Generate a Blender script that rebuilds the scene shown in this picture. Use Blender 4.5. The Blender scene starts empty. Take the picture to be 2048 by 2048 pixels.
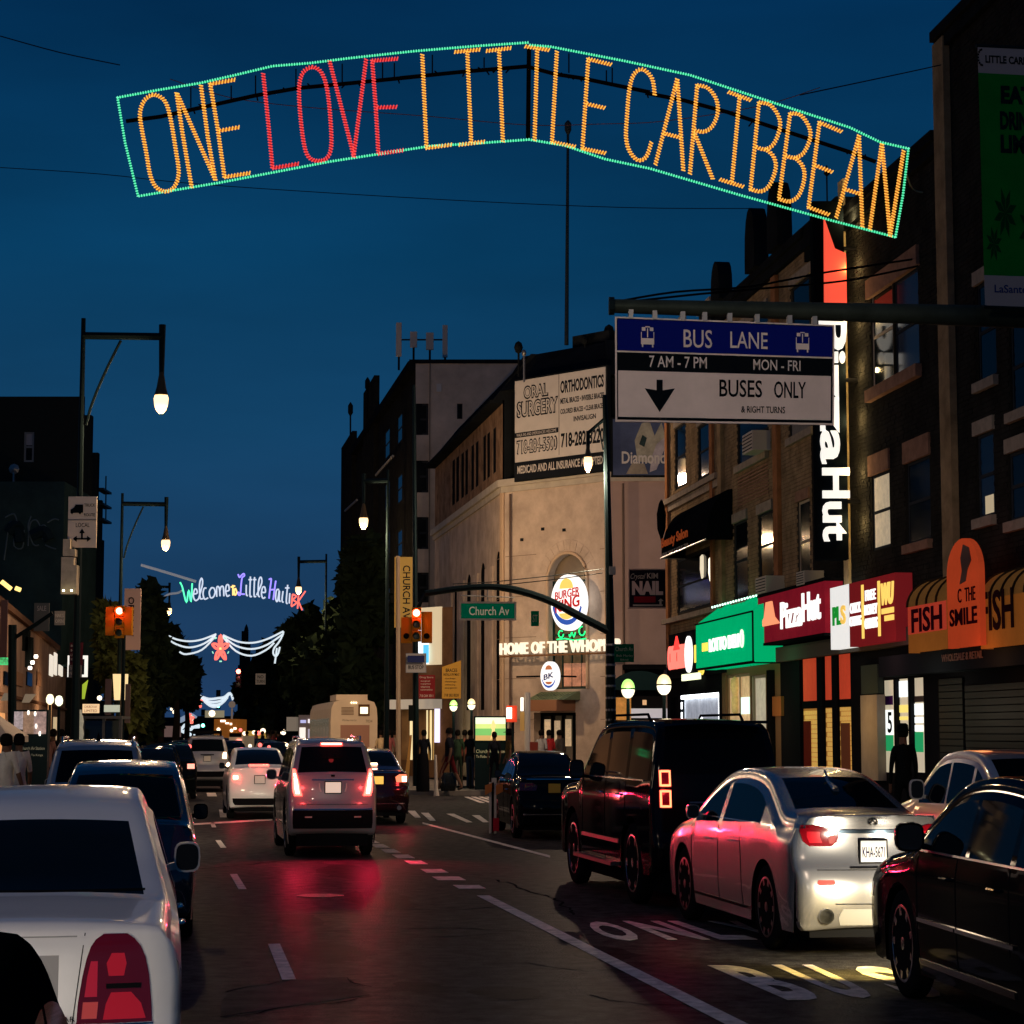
import bpy, math, random
from mathutils import Vector, Matrix
from mathutils.bvhtree import BVHTree
random.seed(7)
SC = bpy.context.scene
COL = SC.collection
# ---------------------------------------------------------------- camera
FPX, CAMH, PITCH = 4267.0, 1.78, math.radians(5.9)
cam_d = bpy.data.cameras.new('camera'); cam = bpy.data.objects.new('camera', cam_d); COL.objects.link(cam)
cam.location = (0, 0, CAMH); cam.rotation_euler = (math.radians(90) + PITCH, 0, 0)
cam_d.sensor_width = 36; cam_d.lens = 36 * FPX / 2048; cam_d.clip_start = .1; cam_d.clip_end = 3000
SC.camera = cam
# ---------------------------------------------------------------- world (dusk sky after sunset)
W = bpy.data.worlds.new('World'); SC.world = W; W.use_nodes = True
nt = W.node_tree; nt.nodes.clear()
wo = nt.nodes.new('ShaderNodeOutputWorld'); bg = nt.nodes.new('ShaderNodeBackground')
tc = nt.nodes.new('ShaderNodeTexCoord'); sx = nt.nodes.new('ShaderNodeSeparateXYZ')
rp = nt.nodes.new('ShaderNodeValToRGB'); e = rp.color_ramp.elements
e[0].position = 0.0; e[0].color = (.016, .046, .122, 1)
e[1].position = .36; e[1].color = (.0005, .024, .082, 1)
for p_, c_ in ((.06, (.012, .050, .126)), (.14, (.006, .050, .124)), (.22, (.0022, .043, .113))):
    q = e.new(p_); q.color = (*c_, 1)
ns = nt.nodes.new('ShaderNodeTexNoise'); ns.inputs['Scale'].default_value = 3.0; ns.inputs['Detail'].default_value = 5
mp = nt.nodes.new('ShaderNodeMapping'); mp.inputs['Scale'].default_value = (1, 1, 4)
mr = nt.nodes.new('ShaderNodeMapRange'); mr.inputs[1].default_value = .3; mr.inputs[2].default_value = .75
mr.inputs[3].default_value = .78; mr.inputs[4].default_value = 1.26
mm = nt.nodes.new('ShaderNodeMath'); mm.operation = 'MULTIPLY'; mm.inputs[1].default_value = 1.0
L = nt.links.new
L(tc.outputs['Generated'], sx.inputs[0]); L(sx.outputs['Z'], rp.inputs[0]); L(rp.outputs[0], bg.inputs[0])
L(tc.outputs['Generated'], mp.inputs[0]); L(mp.outputs[0], ns.inputs[0]); L(ns.outputs[0], mr.inputs[0])
L(mr.outputs[0], mm.inputs[0]); L(mm.outputs[0], bg.inputs[1]); L(bg.outputs[0], wo.inputs[0])
# ---------------------------------------------------------------- render
SC.view_settings.view_transform = 'Standard'; SC.view_settings.look = 'None'
SC.view_settings.exposure = 0; SC.view_settings.gamma = 1
SC.render.engine = 'CYCLES'
cy = SC.cycles
cy.use_denoising = True; cy.denoiser = 'OPENIMAGEDENOISE'
cy.max_bounces = 5; cy.diffuse_bounces = 2; cy.glossy_bounces = 3; cy.transmission_bounces = 2; cy.transparent_max_bounces = 4
cy.caustics_reflective = False; cy.caustics_refractive = False
cy.sample_clamp_indirect = 3.0; cy.use_light_tree = True

def light(name, kind, loc, power, color, size=.1, rot=None, spot=None, blend=.5):
    d = bpy.data.lights.new(name, kind); d.energy = power; d.color = color
    if kind in ('POINT', 'SPOT'): d.shadow_soft_size = size
    if kind == 'AREA': d.size = size
    if kind == 'SPOT': d.spot_size = spot or 1.2; d.spot_blend = blend
    o = bpy.data.objects.new(name, d); o.location = loc
    if rot is not None:
        o.rotation_euler = Vector(rot).to_track_quat('-Z', 'Y').to_euler()
    COL.objects.link(o); return o
WARM = (1, .66, .36)
SL = .163            # the street runs away to the left by this much per metre of depth
def LX(l, y): return l - SL * y
# lamps of the street (the posts and heads are built further down); one stands beside the camera to the left
LAMPS_L = [(-7.2, 43.0, 8.6), (-12.0, 74.0, 8.3), (-19.0, 118.0, 8.5)]
# ================================================================ helpers
CT, ST = math.cos(PITCH), math.sin(PITCH)
def ray(u, v):
    up = 1024 - v
    return Vector((u - 1024, FPX * CT - up * ST, FPX * ST + up * CT))
CAMP = Vector((0, 0, CAMH))
def P(u, v, D):
    r = ray(u, v); return CAMP + r * (D / r.y)
def G(u, v, z=0.0):
    r = ray(u, v); return CAMP + r * ((z - CAMH) / r.z)
def toV(t): return t if isinstance(t, Vector) else Vector(t)

MATS = {}
def M(name, col, rough=.6, metal=0.0, em=None, es=0.0, noise=0.0, ns=8.0, bump=0.0, bs=40.0, coat=0.0, spec=None, bd=.02, cr=.05):
    sig = (tuple(col), rough, metal, em, es)
    while name in MATS and MATS[name][1] != sig: name += '_b'
    if name in MATS: return MATS[name][0]
    m = bpy.data.materials.new(name); m.use_nodes = True; MATS[name] = (m, sig)
    t = m.node_tree; b = t.nodes['Principled BSDF']
    b.inputs['Base Color'].default_value = (*col, 1); b.inputs['Roughness'].default_value = rough
    b.inputs['Metallic'].default_value = metal
    if coat: b.inputs['Coat Weight'].default_value = coat; b.inputs['Coat Roughness'].default_value = cr
    if (spec is None or spec < .13) and rough >= .4: spec = .0
    if spec is not None: b.inputs['Specular IOR Level'].default_value = spec
    if em: b.inputs['Emission Color'].default_value = (*em, 1); b.inputs['Emission Strength'].default_value = es
    if noise or bump:
        g = t.nodes.new('ShaderNodeNewGeometry')
        n = t.nodes.new('ShaderNodeTexNoise'); n.inputs['Scale'].default_value = ns; n.inputs['Detail'].default_value = 6
        n.inputs['Roughness'].default_value = .65
        t.links.new(g.outputs['Position'], n.inputs[0])
        if noise:
            mr = t.nodes.new('ShaderNodeMapRange'); mr.inputs[1].default_value = .3; mr.inputs[2].default_value = .7
            mr.inputs[3].default_value = 1 - noise; mr.inputs[4].default_value = 1 + noise
            t.links.new(n.outputs[0], mr.inputs[0])
            mx = t.nodes.new('ShaderNodeVectorMath'); mx.operation = 'SCALE'
            mx.inputs[0].default_value = col; t.links.new(mr.outputs[0], mx.inputs['Scale'])
            t.links.new(mx.outputs[0], b.inputs['Base Color'])
        if bump:
            n2 = t.nodes.new('ShaderNodeTexNoise'); n2.inputs['Scale'].default_value = bs; n2.inputs['Detail'].default_value = 4
            t.links.new(g.outputs['Position'], n2.inputs[0])
            bp = t.nodes.new('ShaderNodeBump'); bp.inputs['Strength'].default_value = bump; bp.inputs['Distance'].default_value = bd
            t.links.new(n2.outputs[0], bp.inputs['Height']); t.links.new(bp.outputs[0], b.inputs['Normal'])
    return m
def E(name, col, s, base=None):
    return M(name, base or tuple(c * .5 for c in col), .5, 0, col, s)

class MB:
    def __init__(s): s.v = []; s.f = []
    def add(s, vs, fs):
        n = len(s.v); s.v += [tuple(v) for v in vs]; s.f += [tuple(i + n for i in f) for f in fs]; return s
    def hexa(s, p):   # 8 corners: 0-3 bottom loop, 4-7 top loop
        return s.add(p, [(0, 3, 2, 1), (4, 5, 6, 7), (0, 1, 5, 4), (1, 2, 6, 5), (2, 3, 7, 6), (3, 0, 4, 7)])
    def box(s, x0, x1, y0, y1, z0, z1):
        return s.hexa([(x0, y0, z0), (x1, y0, z0), (x1, y1, z0), (x0, y1, z0), (x0, y0, z1), (x1, y0, z1), (x1, y1, z1), (x0, y1, z1)])
    def fbox(s, F, s0, s1, z0, z1, o0, o1):
        return s.hexa([F.P(s0, z0, o0), F.P(s0, z0, o1), F.P(s1, z0, o1), F.P(s1, z0, o0), F.P(s0, z1, o0), F.P(s0, z1, o1), F.P(s1, z1, o1), F.P(s1, z1, o0)])
    def quad(s, a, b, c, d): return s.add([a, b, c, d], [(0, 1, 2, 3)])
    def tube(s, pts, r, n=6, cap=True, sq=(1, 1)):
        pts = [toV(p) for p in pts]; rr = r if isinstance(r, (list, tuple)) else [r] * len(pts)
        rings = []
        for i, p in enumerate(pts):
            t = (pts[min(i + 1, len(pts) - 1)] - pts[max(i - 1, 0)])
            if t.length < 1e-9: t = Vector((0, 0, 1))
            t.normalize()
            a = Vector((0, 0, 1)) if abs(t.z) < .9 else Vector((0, 1, 0))
            x = t.cross(a).normalized(); y = t.cross(x).normalized()
            rings.append([p + (x * math.cos(k * 2 * math.pi / n) + y * math.sin(k * 2 * math.pi / n)) * rr[i] for k in range(n)])
        vs = [q for rg in rings for q in rg]; fs = []
        for i in range(len(pts) - 1):
            for k in range(n):
                a = i * n + k; b = i * n + (k + 1) % n; fs.append((a, b, b + n, a + n))
        if cap: fs.append(tuple(range(n - 1, -1, -1))); fs.append(tuple(range(len(vs) - n, len(vs))))
        return s.add(vs, fs)
    def lathe(s, c, prof, n=16, sx=1.0, axis='z'):  # prof: (r, h)
        vs = []; fs = []
        for r, h in prof:
            for k in range(n):
                a = k * 2 * math.pi / n; x, y = r * math.cos(a), r * math.sin(a)
                if axis == 'z': vs.append((c[0] + x * sx, c[1] + y, c[2] + h))
                elif axis == 'y': vs.append((c[0] + x, c[1] + h, c[2] + y))   # axle along y
                else: vs.append((c[0] + h, c[1] + x, c[2] + y))
        for i in range(len(prof) - 1):
            for k in range(n):
                a = i * n + k; b = i * n + (k + 1) % n; fs.append((a, b, b + n, a + n))
        fs.append(tuple(range(n - 1, -1, -1))); fs.append(tuple(range(len(vs) - n, len(vs))))
        return s.add(vs, fs)
    def poly(s, pts, n, t):   # flat polygon extruded by t along n
        n = toV(n) * t; k = len(pts); a = [toV(p) for p in pts]
        return s.add(a + [p + n for p in a], [tuple(range(k - 1, -1, -1)), tuple(range(k, 2 * k))] + [(i, (i + 1) % k, (i + 1) % k + k, i + k) for i in range(k)])

def mesh_of(name, mb, mat, smooth=False, org=None):
    me = bpy.data.meshes.new(name)
    vs = mb.v if org is None else [(v[0] - org[0], v[1] - org[1], v[2] - org[2]) for v in mb.v]
    me.from_pydata(vs, [], mb.f)
    if isinstance(mat, (list, tuple)):
        for m in mat: me.materials.append(m)
    elif mat: me.materials.append(mat)
    if smooth:
        me.polygons.foreach_set('use_smooth', [True] * len(me.polygons))
        try: me.set_sharp_from_angle(angle=math.radians(40))
        except Exception: pass
    me.update(); return me
def thing(name, label, cat, loc=(0, 0, 0), rz=0.0, group=None):
    o = bpy.data.objects.new(name, None); COL.objects.link(o); o.empty_display_size = .2
    o.location = loc; o.rotation_euler = (0, 0, rz); o['label'] = label; o['category'] = cat
    if group: o['group'] = group
    return o
def top(o):
    p = Vector((0, 0, 0))
    while o is not None: p = p + Vector(o.location); o = o.parent
    return p
def part(name, mb, mat, parent=None, smooth=False, local=False, label=None, stuff=False):
    """parent unrotated: mb in world coordinates; local=True: mb in the parent's coordinates"""
    org = None if (local or parent is None) else top(parent)
    o = bpy.data.objects.new(name, mesh_of(name, mb, mat, smooth, org)); COL.objects.link(o)
    if parent is not None: o.parent = parent
    if label: o['label'] = label
    if stuff: o['kind'] = 'stuff'
    return o
def struct(name, mb, mat, smooth=False):
    o = part(name, mb, mat, None, smooth); o['kind'] = 'structure'; return o
def solo(name, mb, mat, label, cat, group=None, smooth=False):
    o = part(name, mb, mat, None, smooth); o['label'] = label; o['category'] = cat
    if group: o['group'] = group
    return o
def stuffo(name, mb, mat, label, cat):
    o = solo(name, mb, mat, label, cat); o['kind'] = 'stuff'; return o

class Fr:
    """vertical plane; s runs to the right of the picture, z up, o out towards the street"""
    def __init__(s, a, b):
        s.o = Vector((a[0], a[1], 0)); d = Vector((b[0] - a[0], b[1] - a[1], 0)); s.len = d.length
        s.e = d.normalized(); s.n = Vector((s.e.y, -s.e.x, 0))
    neg = 1.0
    def P(s, q, z, o=0.0):
        if -.7 < o < 0: o *= s.neg
        return s.o + s.e * q + s.n * o + Vector((0, 0, z))
    def sz(s, u, v, o=0.0):
        if -.7 < o < 0: o *= s.neg
        r = ray(u, v); pl = s.o + s.n * o
        t = (pl - CAMP).dot(s.n) / r.dot(s.n); p = CAMP + r * t
        return (p - pl).dot(s.e), p.z
    def rect(s, u0, v0, u1, v1, o=0.0):   # px rect -> s0,s1,z0,z1 (v taken at the middle)
        um = (u0 + u1) / 2; vm = (v0 + v1) / 2
        return s.sz(u0, vm, o)[0], s.sz(u1, vm, o)[0], s.sz(um, v1, o)[1], s.sz(um, v0, o)[1]
def Face(D): return Fr((0, D), (1, D))   # plane facing the camera at depth D

_tc = {}
def text_mesh(st, bold=0.0, shear=0.0, spacing=1.0):
    k = (st, bold, shear, spacing)
    if k in _tc: return _tc[k]
    c = bpy.data.curves.new('t', 'FONT'); c.body = st; c.align_x = 'LEFT'; c.offset = bold; c.shear = shear
    c.space_character = spacing; c.resolution_u = 3; c.extrude = 0
    o = bpy.data.objects.new('t', c); COL.objects.link(o)
    bpy.context.view_layer.update()
    me = bpy.data.meshes.new_from_object(o.evaluated_get(bpy.context.evaluated_depsgraph_get()))
    vs = [tuple(v.co[:2]) for v in me.vertices]; fs = [tuple(p.vertices) for p in me.polygons]
    bpy.data.objects.remove(o); bpy.data.curves.remove(c); bpy.data.meshes.remove(me)
    x0 = min(v[0] for v in vs); x1 = max(v[0] for v in vs); y0 = min(v[1] for v in vs); y1 = max(v[1] for v in vs)
    _tc[k] = ([((x - x0) / (x1 - x0), (y - y0) / max(1e-6, y1 - y0)) for x, y in vs], fs); return _tc[k]
def text_mb(mb, st, F, s0, s1, z0, z1, o, thick=.01, bold=0.0, shear=0.0, spacing=1.0, rot=False, mapf=None):
    vs, fs = text_mesh(st, bold, shear, spacing); n = len(vs)
    def m(x, y, q):
        if rot: x, y = y, 1 - x        # reads downwards, letters lying on their right side
        if mapf: return mapf(x, y, q)
        return F.P(s0 + (s1 - s0) * x, z0 + (z1 - z0) * y, o + q)
    V = [m(x, y, thick) for x, y in vs]; fc = list(fs)
    if thick:
        V += [m(x, y, 0) for x, y in vs]
        cnt = {}
        for f in fs:
            for i in range(len(f)):
                a, b = f[i], f[(i + 1) % len(f)]
                if (b, a) in cnt: cnt.pop((b, a))
                else: cnt[(a, b)] = 1
        fc += [(b, a, a + n, b + n) for a, b in cnt]
    mb.add(V, fc); return mb
def text_px(mb, st, F, u0, v0, u1, v1, o, **k):
    return text_mb(mb, st, F, *F.rect(u0, v0, u1, v1, o), o, **k)

def smoothpath(pts, n=5):
    pts = [toV(p) for p in pts]; out = []
    for i in range(len(pts) - 1):
        p0 = pts[max(i - 1, 0)]; p1 = pts[i]; p2 = pts[i + 1]; p3 = pts[min(i + 2, len(pts) - 1)]
        for k in range(n):
            t = k / n
            out.append(.5 * ((2 * p1) + (p2 - p0) * t + (2 * p0 - 5 * p1 + 4 * p2 - p3) * t * t + (3 * p1 - p0 - 3 * p2 + p3) * t ** 3))
    out.append(pts[-1]); return out

# ---------------------------------------------------------------- walls with openings
def wall_mb(F, s0, s1, z0, z1, holes, reveal=.22, nseg=10):
    """holes: (a,b,za,zb,arch)   arch adds a half round top above zb"""
    mb = MB(); xs = {s0, s1}
    for h in holes:
        a, b = max(h[0], s0), min(h[1], s1)
        xs |= {a, b}
        if len(h) > 4 and h[4]:
            for k in range(1, nseg): xs.add(a + (b - a) * (1 - math.cos(math.pi * k / nseg)) / 2)
    xs = sorted(xs)
    def topz(h, s):
        if len(h) > 4 and h[4]:
            c = (h[0] + h[1]) / 2; r = (h[1] - h[0]) / 2; t = max(0, 1 - ((s - c) / r) ** 2)
            return h[3] + h[4] * math.sqrt(t)
        return h[3]
    for i in range(len(xs) - 1):
        a, b = xs[i], xs[i + 1]
        if b - a < 1e-6: continue
        m = (a + b) / 2; act = sorted([h for h in holes if h[0] < m < h[1]], key=lambda h: h[2])
        pa = pb = z0
        for h in act:
            if h[2] > max(pa, pb) + 1e-4: mb.quad(F.P(a, pa), F.P(b, pb), F.P(b, h[2]), F.P(a, h[2]))
            ta, tb = topz(h, a), topz(h, b)
            mb.quad(F.P(a, ta), F.P(b, tb), F.P(b, tb, -reveal), F.P(a, ta, -reveal))
            mb.quad(F.P(a, h[2], -reveal), F.P(b, h[2], -reveal), F.P(b, h[2]), F.P(a, h[2]))
            pa, pb = ta, tb
        mb.quad(F.P(a, pa), F.P(b, pb), F.P(b, z1), F.P(a, z1))
    for h in holes:
        for q in (h[0], h[1]):
            mb.quad(F.P(q, h[2]), F.P(q, h[3]), F.P(q, h[3], -reveal), F.P(q, h[2], -reveal))
    return mb
def brick_mb(F, s0, s1, z0, z1, holes, bw=.14, bh=.068, g=.009, o=.012, jit=.004, seed=1):
    rnd = random.Random(seed); mb = MB(); z = z0; row = 0
    while z + bh < z1:
        s = s0 - (bw / 2 if row % 2 else 0)
        while s < s1:
            a, b = max(s, s0), min(s + bw, s1)
            if b - a > .03 and not any(h[0] - .002 < b and h[1] + .002 > a and h[2] < z + bh and (h[3] + (h[4] if len(h) > 4 else 0)) > z for h in holes):
                q = o + rnd.uniform(-jit, jit)
                v = [F.P(a, z, q), F.P(b, z, q), F.P(b, z + bh, q), F.P(a, z + bh, q), F.P(a, z, .001), F.P(b, z, .001), F.P(b, z + bh, .001), F.P(a, z + bh, .001)]
                mb.add(v, [(0, 1, 2, 3), (0, 4, 5, 1), (1, 5, 6, 2), (2, 6, 7, 3), (3, 7, 4, 0)])
            s += bw + g
        z += bh + g; row += 1
    return mb
def window(F, parent, h, frame, pane, sash=True, o=-.14, fw=.05, bars=0, name='window'):
    a, b, c, d = h[:4]; ar = h[4] if len(h) > 4 else 0
    mb = MB()
    mb.fbox(F, a, a + fw, c, d, o, o + .07); mb.fbox(F, b - fw, b, c, d, o, o + .07)
    mb.fbox(F, a + fw, b - fw, c, c + fw, o, o + .07)
    mb.fbox(F, a + fw, b - fw, d - fw, d, o, o + .07)
    if sash: mb.fbox(F, a + fw, b - fw, (c + d) / 2 - fw / 2, (c + d) / 2 + fw / 2, o, o + .085)
    for k in range(bars):
        q = a + (b - a) * (k + 1) / (bars + 1); mb.fbox(F, q - fw / 3, q + fw / 3, c + fw, d - fw, o + .003, o + .06)
    w = part(name, mb, frame, parent)
    g = MB()
    if ar:
        cc = (a + b) / 2; r = (b - a) / 2
        pts = [F.P(a, c, o), F.P(b, c, o), F.P(b, d, o)] + [F.P(cc + r * math.cos(math.pi * k / 12), d + ar * math.sin(math.pi * k / 12), o) for k in range(1, 12)] + [F.P(a, d, o)]
        g.poly(pts, F.n, .02)
    else: g.fbox(F, a, b, c, d, o - .02, o + .02)
    p = bpy.data.objects.new('pane', mesh_of('pane', g, pane, False, top(w))); COL.objects.link(p); p.parent = w
    return w

def person(u, D, label, shirt, pants, skin=(.16, .09, .06), hair=(.01, .008, .007), face=0.0, walk=0.0, z=.14, h=1.72, sleeve=False, shorts=False, hat=None, wx=.72, group=None, x=None, lean=0):
    """standing or walking figure; face = heading (0: away from the camera)"""
    X = (u - 1024) * D / FPX if x is None else x
    k = h / 1.72
    J = dict(pel=(0, 0, .95), che=(lean, 0, 1.27), nk=(lean * 1.3, 0, 1.47), hd=(lean * 1.4 + .02, 0, 1.60), ht=(lean * 1.4 + .01, 0, 1.69))
    w = walk
    for sd, ph in ((1, 1), (-1, -1)):
        q = ph * w
        J['hip%d' % sd] = (0, .11 * sd, .90); J['kn%d' % sd] = (.22 * q + .03, .145 * sd, .50); J['an%d' % sd] = (.38 * q - .05 * abs(q), .16 * sd, .09); J['to%d' % sd] = (.38 * q + .15 - .05 * abs(q), .18 * sd, .04)
        J['sh%d' % sd] = (lean * 1.2, .19 * sd, 1.40); J['el%d' % sd] = (-.16 * q + lean, .25 * sd, 1.12); J['wr%d' % sd] = (-.22 * q + .1 + lean, .25 * sd, .88); J['fi%d' % sd] = (-.22 * q + .14 + lean, .24 * sd, .76)
    R = dict(pel=.145, che=.155, nk=.06, hd=.098, ht=.07, hip=.085, kn=.058, an=.045, to=.04, sh=.075, el=.048, wr=.034, fi=.03)
    keys = list(J); idx = {q: i for i, q in enumerate(keys)}
    ed = [('pel', 'che'), ('che', 'nk'), ('nk', 'hd'), ('hd', 'ht')]
    for sd in (1, -1):
        ed += [('pel', 'hip%d' % sd), ('hip%d' % sd, 'kn%d' % sd), ('kn%d' % sd, 'an%d' % sd), ('an%d' % sd, 'to%d' % sd), ('che', 'sh%d' % sd), ('sh%d' % sd, 'el%d' % sd), ('el%d' % sd, 'wr%d' % sd), ('wr%d' % sd, 'fi%d' % sd)]
    me = bpy.data.meshes.new('person'); me.from_pydata([Vector(J[q]) * k for q in keys], [(idx[a], idx[b]) for a, b in ed], [])
    o = bpy.data.objects.new('tmp', me); COL.objects.link(o)
    sk = o.modifiers.new('s', 'SKIN'); sb = o.modifiers.new('b', 'SUBSURF'); sb.levels = 1
    for i, q in enumerate(keys):
        r = R[q.rstrip('-1') if q not in R else q] * k if q in R or q.rstrip('-1') in R else .05
        me.skin_vertices[0].data[i].radius = (r, r)
        me.skin_vertices[0].data[i].use_root = (q == 'pel')
    bpy.context.view_layer.update()
    m2 = bpy.data.meshes.new_from_object(o.evaluated_get(bpy.context.evaluated_depsgraph_get()))
    bpy.data.objects.remove(o)
    ms = M('skin_%d' % int(skin[0] * 1000), skin, .55); sh = M('shirt_%d_%d_%d' % tuple(int(c * 1000) for c in shirt), shirt, .8, noise=.15, ns=9)
    pt = M('trousers_%d_%d_%d' % tuple(int(c * 1000) for c in pants), pants, .8, noise=.15, ns=9); so = M('shoe', (.03, .03, .03), .6)
    m2.materials.clear()
    for m in (ms, sh, pt, so): m2.materials.append(m)
    for p in m2.polygons:
        c = p.center / k; zz = c.z; arm = abs(c.y) > .185
        if zz > 1.455: i = 0
        elif arm and zz < (.9 if sleeve else 1.15): i = 0
        elif zz > .93 or (arm and zz > .8): i = 1
        elif zz > (.48 if shorts else .10): i = 2
        elif zz > .075: i = 0 if shorts else 2
        else: i = 3
        p.material_index = i; p.use_smooth = True
    t = thing('person', label, 'person', (X, D, z), math.pi / 2 + face, group)
    body = bpy.data.objects.new('body', m2); COL.objects.link(body); body.parent = t
    hb = MB(); hx = J['hd'][0]
    hb.lathe((hx * k - .012, 0, 1.60 * k), [(.02, .125), (.07, .112), (.105, .07), (.112, .02), (.100, -.03), (.05, -.06)], 12)
    part('hair', hb, M('hair', hair, .6), t, True, local=True)
    fb = MB(); fb.lathe((hx * k + .098, 0, 1.585 * k), [(.004, .03), (.012, -.01), (.004, -.02)], 6)
    for yy in (-.035, .035): fb.lathe((hx * k + .088, yy, 1.615 * k), [(.003, .008), (.009, 0), (.003, -.008)], 6)
    fb.box(hx * k + .088, hx * k + .098, -.025, .025, 1.545 * k, 1.553 * k)
    part('face_features', fb, M('features', (.05, .025, .02), .6), t, True, local=True)
    if hat:
        cb = MB(); cb.lathe((hx * k, 0, 1.64 * k), [(.17, 0), (.17, .012), (.112, .02), (.105, .09), (.06, .115)], 14)
        part('hat', cb, M('hat_fabric', hat, .8), t, True, local=True)
    t.scale = (1, wx, 1)
    return t
# ================================================================ cars
BLACK = M('black_trim', (.008, .008, .009), .45)
TYRE = M('tyre_rubber', (.012, .012, .012), .8, bump=.2, bs=60)
GLASS = M('tinted_glass', (.003, .005, .006), .03, spec=.07)
CHROME = M('chrome', (.7, .7, .7), .12, 1.0)
RIM = M('alloy_rim', (.35, .35, .36), .3, 1.0)
PLATE = M('plate_white', (.75, .73, .68), .5)
PLATEY = M('plate_gold', (.75, .48, .08), .5)
INK = M('plate_ink', (.02, .02, .05), .6)
LAMP = M('tail_lens', (.24, .003, .008), .12, coat=.5)
LAMPD = M('tail_lens_dark', (.06, .002, .004), .06, coat=1)
LAMPC = M('tail_lens_clear', (.45, .08, .07), .12, coat=1)
LIT = E('tail_lamp_lit', (1.0, .07, .05), 7.0, (.3, .01, .01))
LITC = E('tail_lamp_core', (1.0, .50, .32), 9.0, (.4, .1, .1))
RING = E('tail_lamp_ring', (1, .24, .10), 3.2)
HEAD = E('headlamp_lit', (1, .86, .62), 10.0)

def interp(pts, x):
    if x <= pts[0][0]: return pts[0][1]
    for i in range(len(pts) - 1):
        if x <= pts[i + 1][0]:
            a, b = pts[i], pts[i + 1]; t = (x - a[0]) / max(1e-9, b[0] - a[0]); return a[1] + (b[1] - a[1]) * t
    return pts[-1][1]

def resample(pts, step):
    out = [pts[0]]
    for i in range(len(pts) - 1):
        a, b = pts[i], pts[i + 1]; d = (b - a).length; n = max(1, int(round(d / step)))
        for k in range(1, n + 1): out.append(a.lerp(b, k / n))
    return out
_wheels = {}
def wheel_meshes(R, w, spokes, rim_mat, dark=False, sx=1.0):
    k = (R, w, spokes, rim_mat.name)
    if k in _wheels: return _wheels[k]
    t = MB(); hw = w / 2
    t.lathe((0, 0, 0), [(R * .70, -hw * .9), (R * .9, -hw), (R * .975, -hw * .82), (R, -hw * .55), (R, -hw * .28), (R * .985, -hw * .22), (R, -hw * .16), (R, hw * .16), (R * .985, hw * .22), (R, hw * .28), (R, hw * .55), (R * .975, hw * .82), (R * .9, hw), (R * .70, hw * .9)], 40, axis='y')
    r = MB(); rr = R * .72
    r.lathe((0, 0, 0), [(rr, -hw * .9), (rr, hw * .92), (rr * .93, hw * .95), (rr * .90, hw * .5), (.02, hw * .35)], 40, axis='y')
    for i in range(spokes):
        a = i * 2 * math.pi / spokes; wd = rr * (.9 / spokes + .06)
        c, s_ = math.cos(a), math.sin(a)
        def q(rad, tt, h): return (rad * c - tt * s_, h, rad * s_ + tt * c)
        r.hexa([q(.03, -wd, hw * .36), q(rr * .96, -wd * .6, hw * .5), q(rr * .96, wd * .6, hw * .5), q(.03, wd, hw * .36), q(.03, -wd, hw * .82), q(rr * .95, -wd * .5, hw * .93), q(rr * .95, wd * .5, hw * .93), q(.03, wd, hw * .82)])
    h = MB(); h.lathe((0, 0, 0), [(R * .16, hw * .4), (R * .16, hw * .85), (R * .1, hw * .93)], 14, axis='y')
    d = MB(); d.lathe((0, 0, 0), [(rr * .88, hw * .36), (rr * .88, hw * .52)], 30, axis='y')
    _wheels[k] = [mesh_of('tyre', t, TYRE, True), mesh_of('rim', r, rim_mat, True), mesh_of('hub', h, rim_mat, True), mesh_of('wheel_disc', d, BLACK, True)]
    return _wheels[k]

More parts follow.
